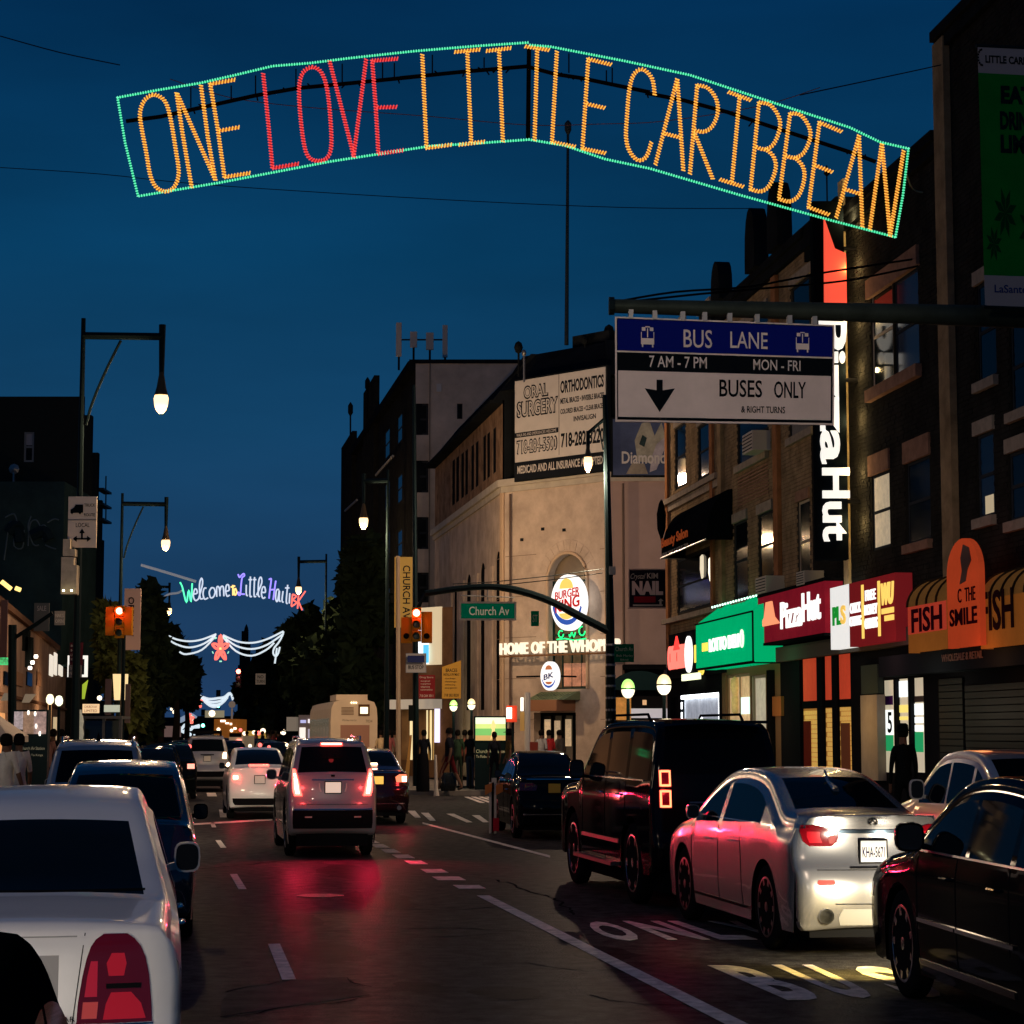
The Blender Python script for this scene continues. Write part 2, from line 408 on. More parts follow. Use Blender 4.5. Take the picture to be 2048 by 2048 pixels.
class Car: pass
def make_car(name, label, cat, loc, heading, s, group=None):
    """local axes: x forward from the rear bumper, y left, z up"""
    L_, Wd, H = s['L'], s['W'], s['H']; r = s.get('r', .07)
    root = thing(name, label, cat, loc, math.pi / 2 - heading, group)
    root.rotation_euler = (0, 0, math.pi / 2 + heading)
    pts = smoothpath([Vector((x, 0, z)) for x, z in s['top']], 4); pts = resample(pts, s.get('step', .07))
    belt = s['belt']; rf = s.get('roofw', .74); p0, p1 = s.get('p0', .82), s.get('p1', .72); lr, lf = s.get('lr', .45), s.get('lf', .9)
    def plan(x):
        a = max(0, min(1, x / lr)); b = max(0, min(1, (L_ - x) / lf))
        return min(p0 + (1 - p0) * math.sqrt(1 - (1 - a) ** 2), p1 + (1 - p1) * math.sqrt(1 - (1 - b) ** 2))
    def sec(x, z):
        bz = interp(belt, x)
        if z < .45: return .955 + .045 * (z - .15) / .3
        if z < bz - .12: return 1.0
        if z < bz: return 1 - .03 * (z - bz + .12) / .12
        return .97 - (.97 - rf) * min(1.2, (z - bz) / max(.2, H - bz))
    def HW(x, z): return Wd / 2 * plan(x) * sec(x, z)
    N = []
    for i in range(len(pts)):
        t = (pts[min(i + 1, len(pts) - 1)] - pts[max(i - 1, 0)]).normalized(); N.append(Vector((t.z, 0, -t.x)))
    bulge = s.get('bulge', .10); crown = s.get('crown', .035)
    ribs = [0, .22, .44, .60, .72, .81, .88, .93]; arcs = [math.radians(a) for a in (18, 36, 54, 72, 90)]
    yr = r * .7
    rows = []; edge = []
    for i, p in enumerate(pts):
        ex = max(0, min(L_, p.x + N[i].x * (r + bulge * .75))); hw = HW(ex, p.z); half = []
        def pos(y, off):
            k = (y / max(.01, Wd / 2)) ** 2
            q = p + N[i] * off
            return Vector((q.x + (bulge * k * N[i].x if abs(N[i].x) > .05 else 0), y, q.z - crown * k * abs(N[i].z)))
        for f in ribs: half.append(pos((hw - yr) * f, 0))
        for a in arcs: half.append(pos(hw - yr + yr * math.sin(a), r * (1 - math.cos(a))))
        rows.append(half); edge.append(half[-1])
    nh = len(ribs) + len(arcs); nf = 2 * nh - 1
    V = []
    for half in rows:
        V += [Vector((q.x, -q.y, q.z)) for q in reversed(half[1:])] + half
    body = []; glass = []
    def inr(x, rg): return rg and rg[0] <= x <= rg[1]
    rg, wg = s.get('rg'), s.get('wg')
    for i in range(len(pts) - 1):
        mx = (pts[i].x + pts[i + 1].x) / 2; mz = (pts[i].z + pts[i + 1].z) / 2
        gl = (inr(mx, rg) or inr(mx, wg)) and mz > .75 and N[i].z < -.02 * 0 + .0 or False
        gl = (inr(mx, rg) or inr(mx, wg)) and mz > s.get('gz', .8)
        for k in range(nf - 1):
            f = (i * nf + k, i * nf + k + 1, (i + 1) * nf + k + 1, (i + 1) * nf + k)
            c = abs(k + .5 - (nh - 1))
            cut = 0
            for g_ in (rg, wg):
                if inr(mx, g_): cut = 0
            (glass if gl and c < len(ribs) - 1 - s.get('pil', 0) - cut else body).append(f)
    # sides
    wheels = s['wheels']; RR = s['R']; arch = RR + s.get('archgap', .05)
    im = min(range(len(edge) // 2), key=lambda i: edge[i].x); iM = max(range(len(edge) // 2, len(edge)), key=lambda i: edge[i].x)
    lowr = [(edge[i].x, edge[i].z) for i in range(im, -1, -1)]; lowf = [(edge[i].x, edge[i].z) for i in range(len(edge) - 1, iM - 1, -1)]
    sill = s.get('sill', .2)
    def zlow(x):
        if x < lowr[-1][0] and len(lowr) > 1: z = interp(lowr, x)
        elif x > lowf[0][0] and len(lowf) > 1: z = interp(lowf, x)
        else: z = sill
        for xw in wheels:
            if abs(x - xw) < arch: z = max(z, RR + math.sqrt(arch * arch - (x - xw) ** 2))
        return z
    sg = s.get('sg', [])
    cols = range(im, iM + 1); nb, ng = 7, 4; nr = nb + ng + 2
    base = len(V)
    sides = []
    for sd in (1, -1):
        st = len(V)
        for i in cols:
            q = edge[i]; x = q.x; zl = min(zlow(x), q.z - .002); b = interp(belt, x)
            wide = q.z - b > .07
            bb = b if wide else zl + (q.z - zl) * .6
            bb = max(bb, zl + .02) if zl + .02 < q.z else zl
            tt = q.z - .045 if wide else zl + (q.z - zl) * .9
            zs = [zl + (bb - zl) * k / nb for k in range(nb + 1)] + [bb + (tt - bb) * k / ng for k in range(1, ng + 1)] + [q.z]
            for k, z in enumerate(zs):
                y = q.y if k == len(zs) - 1 else max(.02, HW(x, z))
                V.append(Vector((x, y * sd, z)))
        for ci in range(len(cols) - 1):
            xm = (edge[im + ci].x + edge[im + ci + 1].x) / 2
            bm = interp(belt, xm); wide = min(edge[im + ci].z, edge[im + ci + 1].z) - bm > .07
            for k in range(nr - 1):
                a = st + ci * nr + k; f = (a, a + nr, a + nr + 1, a + 1) if sd < 0 else (a, a + 1, a + nr + 1, a + nr)
                isg = wide and nb <= k < nb + ng and any(g[0] <= xm <= g[1] for g in sg)
                (glass if isg else body).append(f)
        # arch flange
    def sub(fs):
        used = {}; m = MB(); out = []
        for f in fs:
            ff = []
            for i in f:
                if i not in used: used[i] = len(m.v); m.v.append(tuple(V[i]))
                ff.append(used[i])
            out.append(tuple(ff))
        m.f = out; return m
    paint = s['paint']
    part('body', sub(body), paint, root, True, local=True)
    part('windows', sub(glass), s.get('glass', GLASS), root, True, local=True)
    bv = BVHTree.FromPolygons(V, body + glass)
    # dark underside and wheel wells
    ub = MB(); ub.box(.16, L_ - .2, -Wd / 2 + .13, Wd / 2 - .13, .17, .5); ub.box(wheels[0] - .5, wheels[1] + .5, -Wd / 2 + .17, Wd / 2 - .17, .45, interp(belt, L_ / 2) - .22)
    part('underbody', ub, BLACK, root, local=True)
    tw = s.get('tw', .15); wm = wheel_meshes(RR, tw, s.get('spokes', 5), s.get('rim', RIM))
    for xw in wheels:
        for sd in (1, -1):
            we = bpy.data.objects.new('wheel', wm[0]); COL.objects.link(we); we.parent = root
            we.location = (xw, sd * (Wd / 2 - tw / 2 - .012), RR); we.rotation_euler = (0, 0, 0 if sd > 0 else math.pi)
            for me in wm[1:]:
                q = bpy.data.objects.new(me.name.split('.')[0], me); COL.objects.link(q); q.parent = we
            we.data = wm[0]
    c = Car(); c.root = root; c.bv = bv; c.s = s; c.HW = HW; c.L = L_; c.W = Wd; c.parts = {}
    return c
def hit_rear(c, y, z):
    h = c.bv.ray_cast(Vector((-2, y, z)), Vector((1, 0, 0)))
    return h[0].x if h[0] is not None and h[0].x < 3.0 else None
def hit_side(c, x, z, sd):
    h = c.bv.ray_cast(Vector((x, 3 * sd, z)), Vector((0, -sd, 0)))
    return h[0].y if h[0] is not None else None
def grid_patch(c, rows, kind='rear', off=.008, n=8, sd=1, depth=.02):
    """rows (z, a0, a1): a is y on the rear, x on the side; a patch that follows the bodywork"""
    m = MB(); pts = []
    last = 0
    for z, a0, a1 in rows:
        line = []
        for k in range(n + 1):
            a = a0 + (a1 - a0) * k / n
            if kind == 'rear':
                h = hit_rear(c, a, z); h = last if h is None else h; last = h
                line.append(Vector((h - off, a, z)))
            else:
                h = hit_side(c, a, z, sd); h = c.HW(a, z) * sd if h is None else h
                line.append(Vector((a, h + off * sd, z)))
        pts.append(line)
    nr, nc = len(pts), n + 1; front = [p for l in pts for p in l]
    dv = Vector((off + depth, 0, 0)) if kind == 'rear' else Vector((0, -(off + depth) * sd, 0))
    back = [p + dv for p in front]; fs = []
    for i in range(nr - 1):
        for k in range(nc - 1): fs.append((i * nc + k, i * nc + k + 1, (i + 1) * nc + k + 1, (i + 1) * nc + k))
    T = nr * nc; per = [k for k in range(nc)] + [i * nc + nc - 1 for i in range(1, nr)] + [(nr - 1) * nc + k for k in range(nc - 2, -1, -1)] + [i * nc for i in range(nr - 2, 0, -1)]
    for i in range(len(per)):
        a, b = per[i], per[(i + 1) % len(per)]; fs.append((a, a + T, b + T, b))
    return m.add(front + back, fs)
def rear(c, name, rows, mat, off=.01, n=8, both=False, label=None, parent=None, depth=.02):
    out = None
    for q in ((1, -1) if both else (1,)):
        m = grid_patch(c, [(z, a * q, b * q) for z, a, b in rows], 'rear', off, n, depth=depth)
        out = part(name, m, mat, parent or c.root, True, local=True, label=label)
    return out
def side(c, name, rows, mat, sd, off=.006, n=8):
    return part(name, grid_patch(c, rows, 'side', off, n, sd), mat, c.root, True, local=True)
def seam_v(c, x, z0, z1, sd, slant=0, w=.008):
    return side(c, 'door_seam', [(z, x + slant * (z - z0) - w, x + slant * (z - z0) + w) for z in [z0 + (z1 - z0) * k / 6 for k in range(7)]], BLACK, sd, .002, 1)
def seam_h(c, x0, x1, z, sd, w=.006, mat=None, name='door_seam', off=.002):
    return side(c, name, [(z - w, x0, x1), (z + w, x0, x1)], mat or BLACK, sd, off, 14)
def handle(c, x, z, sd, mat):
    h = hit_side(c, x, z, sd) or c.HW(x, z) * sd; m = MB()
    m.tube([(x - .1, h - .01 * sd, z), (x - .07, h + .022 * sd, z + .004), (x + .07, h + .022 * sd, z + .004), (x + .1, h - .01 * sd, z)], .011, 6)
    return part('door_handle', m, mat, c.root, True, local=True)
def mirror(c, x, z, sd, mat, w=.12, h=.13, rim=None):
    y0 = abs(c.HW(x, z)) - .02; m = MB()
    prof = []
    def ring(xx, f):
        return [Vector((xx, (y0 + .06 + w / 2 + math.copysign(abs(math.cos(a)) ** .6, math.cos(a)) * w / 2 * f) * sd, z + math.copysign(abs(math.sin(a)) ** .6, math.sin(a)) * h / 2 * f)) for a in [k * math.pi / 8 for k in range(16)]]
    rg = [ring(x, .88), ring(x, 1), ring(x + .05, 1), ring(x + .10, .8), ring(x + .13, .4)]
    vs = [p for q in rg for p in q]; fs = [(i * 16 + k, i * 16 + (k + 1) % 16, (i + 1) * 16 + (k + 1) % 16, (i + 1) * 16 + k) for i in range(4) for k in range(16)]
    fs.append(tuple(range(64, 80))); m.add(vs, fs)
    m.hexa([(x + .02, (y0 - .02) * sd, z - h / 2), (x + .1, (y0 - .02) * sd, z - h / 2), (x + .09, (y0 + .10) * sd, z - h / 2 + .02), (x + .03, (y0 + .10) * sd, z - h / 2 + .02), (x + .02, (y0 - .02) * sd, z - h / 2 + .04), (x + .1, (y0 - .02) * sd, z - h / 2 + .04), (x + .09, (y0 + .10) * sd, z - h / 2 + .06), (x + .03, (y0 + .10) * sd, z - h / 2 + .06)])
    o = part('side_mirror', m, mat, c.root, True, local=True)
    g = MB(); gl = ring(x + .004, .86); g.poly(gl, (1, 0, 0), .004)
    q = bpy.data.objects.new('mirror_glass', mesh_of('mirror_glass', g, M('mirror_dark', (.02, .025, .03), .08), False)); COL.objects.link(q); q.parent = o
    return o
def plate(c, y, z, text=None, mat=None, w=.205, h=.155, off=.02, frame=BLACK):
    x = (hit_rear(c, y, z + h / 2) or .1) ; x = min(x, hit_rear(c, y, z - h / 2) or x) - off
    f = MB(); f.box(x, x + .02 + off, y - w / 2 - .012, y + w / 2 + .012, z - h / 2 - .012, z + h / 2 + .012)
    fo = part('plate_frame', f, frame, c.root, local=True)
    m = MB(); m.box(x - .004, x, y - w / 2, y + w / 2, z - h / 2, z + h / 2)
    po = part('number_plate', m, mat or PLATE, c.root, local=True)
    if text:
        t = MB(); text_mb(t, text, None, 0, 1, 0, 1, 0, thick=.002, bold=.012, mapf=lambda a, b, q: (x - .0045 - q, y + w * .44 - a * w * .88, z - h * .30 + b * h * .52))
        q = bpy.data.objects.new('plate_text', mesh_of('plate_text', t, INK)); COL.objects.link(q); q.parent = po
    return po
def badge_text(c, s, y0, y1, z0, z1, mat, off=.008, bold=.0):
    x = (hit_rear(c, (y0 + y1) / 2, (z0 + z1) / 2) or .1) - off; t = MB()
    text_mb(t, s, None, 0, 1, 0, 1, 0, thick=.003, bold=bold, mapf=lambda a, b, q: ((hit_rear(c, y0 + (y1 - y0) * a, z0 + (z1 - z0) * b) or x + off) - off - q, y0 + (y1 - y0) * a, z0 + (z1 - z0) * b))
    return part('badge', t, mat, c.root, local=True)
def halo(c, x, y, z, power):  # point light added beside the lamp, mimics its red halo on the body
    loc = c.root.location + Matrix.Rotation(c.root.rotation_euler.z, 3, 'Z') @ Vector((x, y, z)); light('brake_lamp_halo', 'POINT', loc, power, (1, .06, .06), .04)
def brake_light(c, x, y, z, power, col=(1, .015, .07)):
    loc = c.root.matrix_basis @ Vector((x, y, z)) if False else c.root.location + Matrix.Rotation(c.root.rotation_euler.z, 3, 'Z') @ Vector((x, y, z))
    d = Matrix.Rotation(c.root.rotation_euler.z, 3, 'Z') @ Vector((-1, 0, -.62))
    light('brake_lamp_glow', 'SPOT', loc, power, col, .06, d, 1.9, .85)
def head_light(c, y, z, power, col=(1, .86, .62), down=.05, spot=.9):
    R_ = Matrix.Rotation(c.root.rotation_euler.z, 3, 'Z')
    light('headlamp_or_fill_beam', 'SPOT', c.root.location + R_ @ Vector((c.L + .03, y, z)), power, col, .06, R_ @ Vector((1, 0, -down)), spot, .7)

SEDAN = dict(L=4.85, H=1.46, r=.075, R=.33, wheels=(1.02, 3.85), belt=[(0, .93), (1.2, .96), (3.4, .92), (4.8, .8)],
    top=[(.16, .24), (.05, .30), (.01, .42), (0, .55), (.03, .68), (.07, .74), (.09, .84), (.14, .98), (.22, 1.04), (.55, 1.07), (.85, 1.09), (1.25, 1.28), (1.6, 1.41), (2.0, 1.455), (2.5, 1.46), (2.95, 1.40), (3.3, 1.24), (3.65, 1.04), (3.8, .98), (4.3, .9), (4.7, .78), (4.83, .62), (4.85, .45), (4.78, .28), (4.65, .24)],
    rg=(.92, 1.52), wg=(2.95, 3.62), sg=[(1.15, 1.62), (1.70, 2.42), (2.52, 3.4)], roofw=.70)
SUV = dict(L=4.8, H=1.70, r=.085, R=.37, wheels=(.95, 3.75), belt=[(0, 1.10), (2.5, 1.06), (3.6, 1.02), (4.7, .9)],
    top=[(.18, .34), (.06, .40), (.01, .5), (0, .62), (.03, .74), (.06, .82), (.08, 1.0), (.12, 1.16), (.16, 1.22), (.30, 1.42), (.42, 1.58), (.50, 1.64), (.9, 1.69), (1.6, 1.70), (2.4, 1.67), (2.75, 1.60), (3.15, 1.36), (3.5, 1.14), (3.7, 1.08), (4.3, 1.0), (4.65, .88), (4.78, .7), (4.8, .5), (4.7, .32), (4.55, .28)],
    rg=(.16, .42), wg=(2.78, 3.46), sg=[(.55, 1.1), (1.22, 2.0), (2.1, 3.2)], roofw=.78, gz=1.15)
def spec(base, **k):
    d = dict(base); d.update(k); return d
def stretch(base, L_, H, **k):
    """same family, other length and height"""
    fx, fz = L_ / base['L'], H / base['H']; d = dict(base)
    d['L'] = L_; d['H'] = H
    d['top'] = [(x * fx, z * fz if z > .7 else z) for x, z in base['top']]
    d['belt'] = [(x * fx, z * fz) for x, z in base['belt']]; d['wheels'] = tuple(x * fx for x in base['wheels'])
    for q in ('rg', 'wg'): d[q] = tuple(x * fx for x in base[q])
    d['sg'] = [tuple(x * fx for x in g) for g in base['sg']]; d.update(k); return d
# ================================================================ the setting: ground, road, pavements
FR_ = Fr((10.45 - .124 * 53.1, 53.1), (10.45 - .124 * 8, 8)); FR_.neg = .2     # near right block, far corner -> near end
def rx(y): return 10.45 - .124 * y
ASPH = M('asphalt', (.046, .042, .042), .6, noise=.75, ns=5.5, bump=.8, bs=42, spec=.0, bd=.03, coat=.085, cr=.42)
ASPH2 = M('asphalt_patch', (.055, .052, .048), .6, noise=.5, ns=3, bump=.6, bs=36, spec=.0, coat=.06, cr=.45)
TAR = M('tar_joint', (.017, .016, .016), .8, spec=.02)
CONC = M('pavement_concrete', (.20, .18, .16), .75, noise=.22, ns=1.5, bump=.25, bs=30)
KERB = M('kerb_stone', (.26, .24, .22), .7, noise=.2, ns=4)
LINE = M('road_paint', (.66, .58, .52), .7, noise=.42, ns=7, bump=.3, bs=50, coat=.06, cr=.45)
g = MB(); g.quad((-900, -60, -.05), (900, -60, -.05), (900, 1500, -.05), (-900, 1500, -.05)); struct('ground', g, M('far_ground', (.03, .03, .03), .9))
def gq(mb, a, b, c, d, z): mb.quad(*[(p[0], p[1], z) for p in (a, b, c, d)])
g = MB(); gq(g, (-3, -12), (14, -12), (rx(52), 52), (LX(-3.2, 52), 52), 0); gq(g, (-60, 52), (60, 52), (60, 62), (-60, 62), 0)
gq(g, (LX(-3.4, 62), 62), (LX(9, 62), 62), (LX(4, 420), 420), (LX(-8, 420), 420), 0); struct('road', g, ASPH)
def slab(name, pts, h=.14, mat=CONC):
    m = MB(); m.poly([(x, y, 0) for x, y in pts], (0, 0, 1), h); return struct(name, m, mat)
def kx(y): return 8.75 - .124 * y
slab('sidewalk_right', [(kx(-10), -10), (16, -10), (rx(50.5) + 3, 50.5), (kx(50.5) + .8, 50.5), (kx(49) + .2, 49.6), (kx(46.5), 46.5)])
slab('sidewalk_left', [(-12, -10), (LX(-2.1, -10), -10), (LX(-2.1, 48), 48), (LX(-3.0, 50), 50), (-30, 50)])
slab('sidewalk_corner', [(LX(5.9, 62.5), 62.2), (-2, 61), (14, 61), (60, 61), (60, 74), (LX(5.9, 74), 74)])
slab('sidewalk_far_right', [(LX(5.9, 74), 74), (LX(9.5, 74), 74), (LX(10, 400), 400), (LX(6.4, 400), 400)])
slab('sidewalk_far_left', [(-60, 64), (LX(-2.6, 63), 63), (LX(-2.6, 66), 66), (LX(-3.5, 400), 400), (-120, 400)])
for nm, f in (('kerb_right', lambda y: kx(y)), ('kerb_left', lambda y: LX(-2.1, y))):
    m = MB(); k = .13 if nm == 'kerb_left' else -.13
    for y in range(-8, 46, 2):
        a, b = f(y + .012), f(y + 1.99)
        m.poly([(a, y + .012, 0), (a - k, y + .012, 0), (b - k, y + 1.99, 0), (b, y + 1.99, 0)], (0, 0, 1), .146)
    struct(nm, m, KERB)
# flagstone joints on the corner pavement and near right one
m = MB()
for i in range(26):
    y = 8 + i * 1.6; m.add([(kx(y) + .16, y, .1415), (rx(y), y, .1415), (rx(y), y + .02, .1415), (kx(y) + .16, y + .02, .1415)], [(0, 1, 2, 3)])
for i in range(12):
    y = 62.2 + i * 1.0; m.add([(-3.5, y, .1415), (8, y, .1415), (8, y + .03, .1415), (-3.5, y + .03, .1415)], [(0, 1, 2, 3)])
struct('pavement_joints', m, TAR)
def gpoly(name, px, mat=LINE, z=.004, thick=.003):
    m = MB(); pts = [G(u, v) for u, v in px]; m.poly([(p.x, p.y, z) for p in pts], (0, 0, 1), thick); return struct(name, m, mat)
def strip(name, x0, y0, x1, y1, w, mat=LINE, z=.004):
    d = Vector((x1 - x0, y1 - y0)).normalized(); n = Vector((d.y, -d.x)) * w / 2
    m = MB(); m.poly([(x0 - n.x, y0 - n.y, z), (x1 - n.x, y1 - n.y, z), (x1 + n.x, y1 + n.y, z), (x0 + n.x, y0 + n.y, z)][::-1], (0, 0, 1), .003); return struct(name, m, mat)
# solid bus lane line, nearer end beyond the frame
a = G(966, 1792); b = G(1470, 2048); d = (b - a).normalized(); b2 = b + d * 6
strip('lane_line', a.x, a.y, b2.x, b2.y, .135)
for u0, u1, v in ((918, 972, 1776), (876, 932, 1759), (853, 897, 1744), (820, 856, 1727), (795, 830, 1715), (772, 802, 1704), (752, 780, 1694), (736, 760, 1685), (716, 738, 1676), (702, 722, 1669)):
    gpoly('lane_mark', [(u0, v + 2), (u0 - 12, v - 5), (u1 - 14, v - 5), (u1, v + 2)])
for (u0, v0), (u1, v1), w in (((548, 1889), (578, 1960), .10), ((467, 1749), (485, 1779), .09), ((436, 1681), (447, 1696), .085), ((424, 1645), (428, 1655), .08)):
    p, q = G(u0, v0), G(u1, v1); strip('lane_dash', p.x, p.y, q.x, q.y, w)
for u0, v0, u1, v1 in ((388, 1623, 408, 1638), (440, 1620, 462, 1635), (383, 1584, 394, 1592), (415, 1586, 434, 1593), (455, 1586, 470, 1592)):
    gpoly('crossing_block', [(u0, v1), (u0 - 2, v0), (u1 - 3, v0), (u1, v1)])
gpoly('stop_line', [(380, 1651), (380, 1648), (545, 1638), (545, 1641)])
for x0, y0, x1, y1 in ((815, 1622, 842, 1636), (842, 1626, 872, 1642), (893, 1628, 945, 1645), (944, 1631, 978, 1645), (985, 1630, 1020, 1645)):
    gpoly('crossing_bar', [(x1 - 12, y1), (x0, y0), (x0 + 15, y0), (x1, y1)])
for k in range(7):
    gpoly('crossing_bar', [(960 + k * 18, 1606), (928 + k * 14, 1594), (937 + k * 14, 1594), (970 + k * 18, 1606)])
gpoly('stop_line', [(845, 1648), (845, 1645), (1100, 1712), (1100, 1716)])
# BUS ONLY lettering on the bus lane
FLH = Vector((-.163, 1))
def road_text(s, c00, c10, c01, c11):
    m = MB(); q = [G(*c) for c in (c00, c10, c01, c11)]
    def mf(a, b, t):
        p = q[0].lerp(q[1], a).lerp(q[2].lerp(q[3], a), b); return (p.x, p.y, .004 + t)
    text_mb(m, s, None, 0, 1, 0, 1, 0, thick=.003, bold=.035, mapf=mf); return struct('road_lettering', m, LINE)
road_text('O', (1218, 1882), (1300, 1882), (1163, 1845), (1222, 1844))
road_text('N', (1335, 1880), (1420, 1880), (1245, 1843), (1318, 1843))
road_text('L', (1440, 1880), (1515, 1880), (1335, 1843), (1395, 1843))
road_text('Y', (1535, 1880), (1610, 1880), (1415, 1843), (1475, 1843))
road_text('B', (1575, 2001), (1660, 2001), (1415, 1932), (1500, 1932))
road_text('U', (1690, 1997), (1768, 1997), (1543, 1931), (1625, 1931))
road_text('S', (1825, 1995), (1905, 1995), (1690, 1934), (1770, 1934))
# repairs and tar joints
gpoly('asphalt_patch', [(445, 2000), (470, 1975), (620, 1957), (690, 1957), (740, 1990), (600, 2010), (440, 2034)], ASPH2, .0005, .0025)
def crack(name, px, w, mat=TAR, seed=1, z=.003, jit=.05):
    rnd = random.Random(seed); pts = resample([Vector((*G(u, v)[:2], 0)) for u, v in px], .16); m = MB(); L_, R_ = [], []
    off = 0
    for i, p in enumerate(pts):
        d = (pts[min(i + 1, len(pts) - 1)] - pts[max(i - 1, 0)]).normalized(); n = Vector((-d.y, d.x, 0)); off = off * .8 + rnd.uniform(-jit, jit); ww = w * rnd.uniform(.5, 1.4)
        L_.append(p + n * (off + ww / 2)); R_.append(p + n * (off - ww / 2))
    V = [(p.x, p.y, z) for p in L_ + R_]; k = len(L_); m.add(V, [(i + k, i + 1 + k, i + 1, i) for i in range(k - 1)]); return struct(name, m, mat)
def resample(pts, step):
    out = [pts[0]]
    for i in range(len(pts) - 1):
        a, b = pts[i], pts[i + 1]; n = max(1, int(round((b - a).length / step)))
        for k in range(1, n + 1): out.append(a.lerp(b, k / n))
    return out
STAIN = M('oil_stain', (.024, .022, .022), .6, noise=.7, ns=5, bump=.8, bs=42, spec=0, bd=.03, coat=.085, cr=.42)
for i, (px, w) in enumerate((([(405, 1738), (500, 1730), (575, 1722)], .05), ([(590, 1774), (640, 1770), (705, 1768)], .04), ([(640, 1828), (760, 1820), (900, 1822), (1010, 1812)], .035), ([(560, 1866), (700, 1860), (905, 1857), (1040, 1864)], .03), ([(440, 2036), (560, 2016), (700, 2002), (745, 1993)], .022), ([(455, 1985), (560, 1966), (690, 1957), (735, 1975)], .02),
     ([(620, 1880), (820, 1876), (1010, 1868)], .02), ([(960, 1930), (1060, 1925), (1180, 1940), (1320, 1930)], .02), ([(1000, 1760), (1100, 1790), (1160, 1830)], .03), ([(1180, 1990), (1300, 2010), (1460, 2005)], .02))): crack('tar_seam', px, w, seed=i)
for i, (u, v, a, b) in enumerate(((660, 1905, .35, .8), (760, 1800, .4, 1.4), (840, 1975, .22, .35), (1200, 1905, .3, .6), (600, 1840, .25, .7), (1010, 1985, .25, .4), (700, 1745, .4, 1.6))):
    rnd = random.Random(i); c = G(u, v); m = MB(); n_ = 22; m.add([(c.x + a * rnd.uniform(.7, 1.15) * math.cos(2 * math.pi * k / n_) - SL * b * math.sin(2 * math.pi * k / n_), c.y + b * rnd.uniform(.8, 1.1) * math.sin(2 * math.pi * k / n_), .0016) for k in range(n_)], [tuple(range(n_))]); struct('oil_stain', m, STAIN)
m = MB(); c = G(640, 1792); m.lathe((c.x, c.y, .001), [(.26, 0), (.26, .006)], 28); struct('manhole_cover', m, M('manhole_iron', (.05, .045, .04), .5, .6, bump=.5, bs=70))

# ================================================================ cars
HD = math.atan(SL)
def paint(name, col, metal=.5, rough=.34, coat=1.0): return M(name, col, rough, metal, coat=coat, spec=.2)
P_LINC = M('paint_pearl_silver', (.80, .77, .73), .38, .1, coat=.6, noise=.05, ns=2)
P_INF = M('paint_silver', (.44, .42, .40), .27, .75, coat=.4, noise=.04, ns=3)
P_BLK = M('paint_black', (.004, .005, .006), .5, coat=.28, spec=.0)
P_BLUE = paint('paint_deep_blue', (.010, .022, .040), .3, .25)
P_GREY = paint('paint_grey', (.34, .31, .31), .3, .4)
P_SIL = paint('paint_soft_silver', (.38, .36, .36), .4, .35)
P_WHT = M('paint_white', (.75, .74, .72), .35, .0, coat=.6)
P_MAR = paint('paint_maroon_black', (.020, .006, .008), .2, .25)

# --- silver limousine sedan, close left
c = make_car('parked_sedan', 'silver long sedan at the near left with tall unlit tail lamps and grey rear pillar', 'car', (-1.98, 8.62, 0), HD, dict(
    L=5.45, W=1.33, H=1.50, r=.085, R=.35, wheels=(1.25, 4.3), paint=P_LINC, belt=[(0, .90), (1.3, .98), (3.6, .95), (5.4, .8)],
    top=[(.17, .24), (.05, .30), (.01, .42), (0, .52), (.02, .585), (.06, .60), (.075, .66), (.09, .80), (.11, .94), (.16, 1.0), (.26, 1.02), (.6, 1.03), (1.10, 1.045), (1.36, 1.05), (1.70, 1.20), (2.02, 1.355), (2.3, 1.45), (2.75, 1.495), (3.2, 1.49), (3.6, 1.40), (4.0, 1.19), (4.25, 1.06), (4.4, 1.02), (4.9, .95), (5.3, .82), (5.43, .62), (5.45, .45), (5.38, .28), (5.2, .24)],
    rg=(1.37, 2.0), wg=(3.55, 4.2), sg=[(1.55, 1.95), (2.08, 2.9), (3.02, 4.0)], roofw=.72, lr=.5, p0=.90, bulge=.09, pil=1, spokes=10), )
LB = [(.615, .245, .545), (.70, .25, .54), (.80, .265, .53), (.87, .28, .515), (.915, .295, .495), (.945, .315, .47), (.965, .345, .44)]
LD = M('lens_deep_red', (.13, .002, .006), .08, coat=1)
rear(c, 'tail_lamp', LB, LD, .014, 10, True)
for q in (1, -1):
    rear(c, 'lens_glow', [(.63, .35 * q, .52 * q), (.69, .36 * q, .50 * q), (.735, .38 * q, .46 * q)], M('lens_red_lit', (.5, .01, .02), .12, coat=1, em=(1, .02, .04), es=.10), .018, 6)
    rear(c, 'lens_glow', [(.80, .37 * q, .43 * q), (.85, .36 * q, .44 * q), (.89, .38 * q, .43 * q)], M('lens_red_lit', (.5, .01, .02), .12, coat=1, em=(1, .02, .04), es=.10), .018, 5)
    rear(c, 'lamp_trim', [(.606, .24 * q, .55 * q), (.613, .24 * q, .55 * q)], CHROME, .016, 10)
    seamv = [(z, (.225 + (z - .6) * .12) * q, (.229 + (z - .6) * .12) * q) for z in (.60, .7, .8, .9, .97)]; rear(c, 'boot_seam', seamv, BLACK, .003, 1)
rear(c, 'window_seal', [(1.048, -.50, .50), (1.056, -.50, .50)], BLACK, .006, 14); rear(c, 'boot_crease', [(.955, -.24, .24), (.960, -.24, .24)], M('crease_grey', (.35, .34, .32), .5), .002, 12)
rear(c, 'plate_recess', [(.70, -.17, .19), (.885, -.17, .19)], M('recess_grey', (.40, .38, .36), .5), .003, 8)
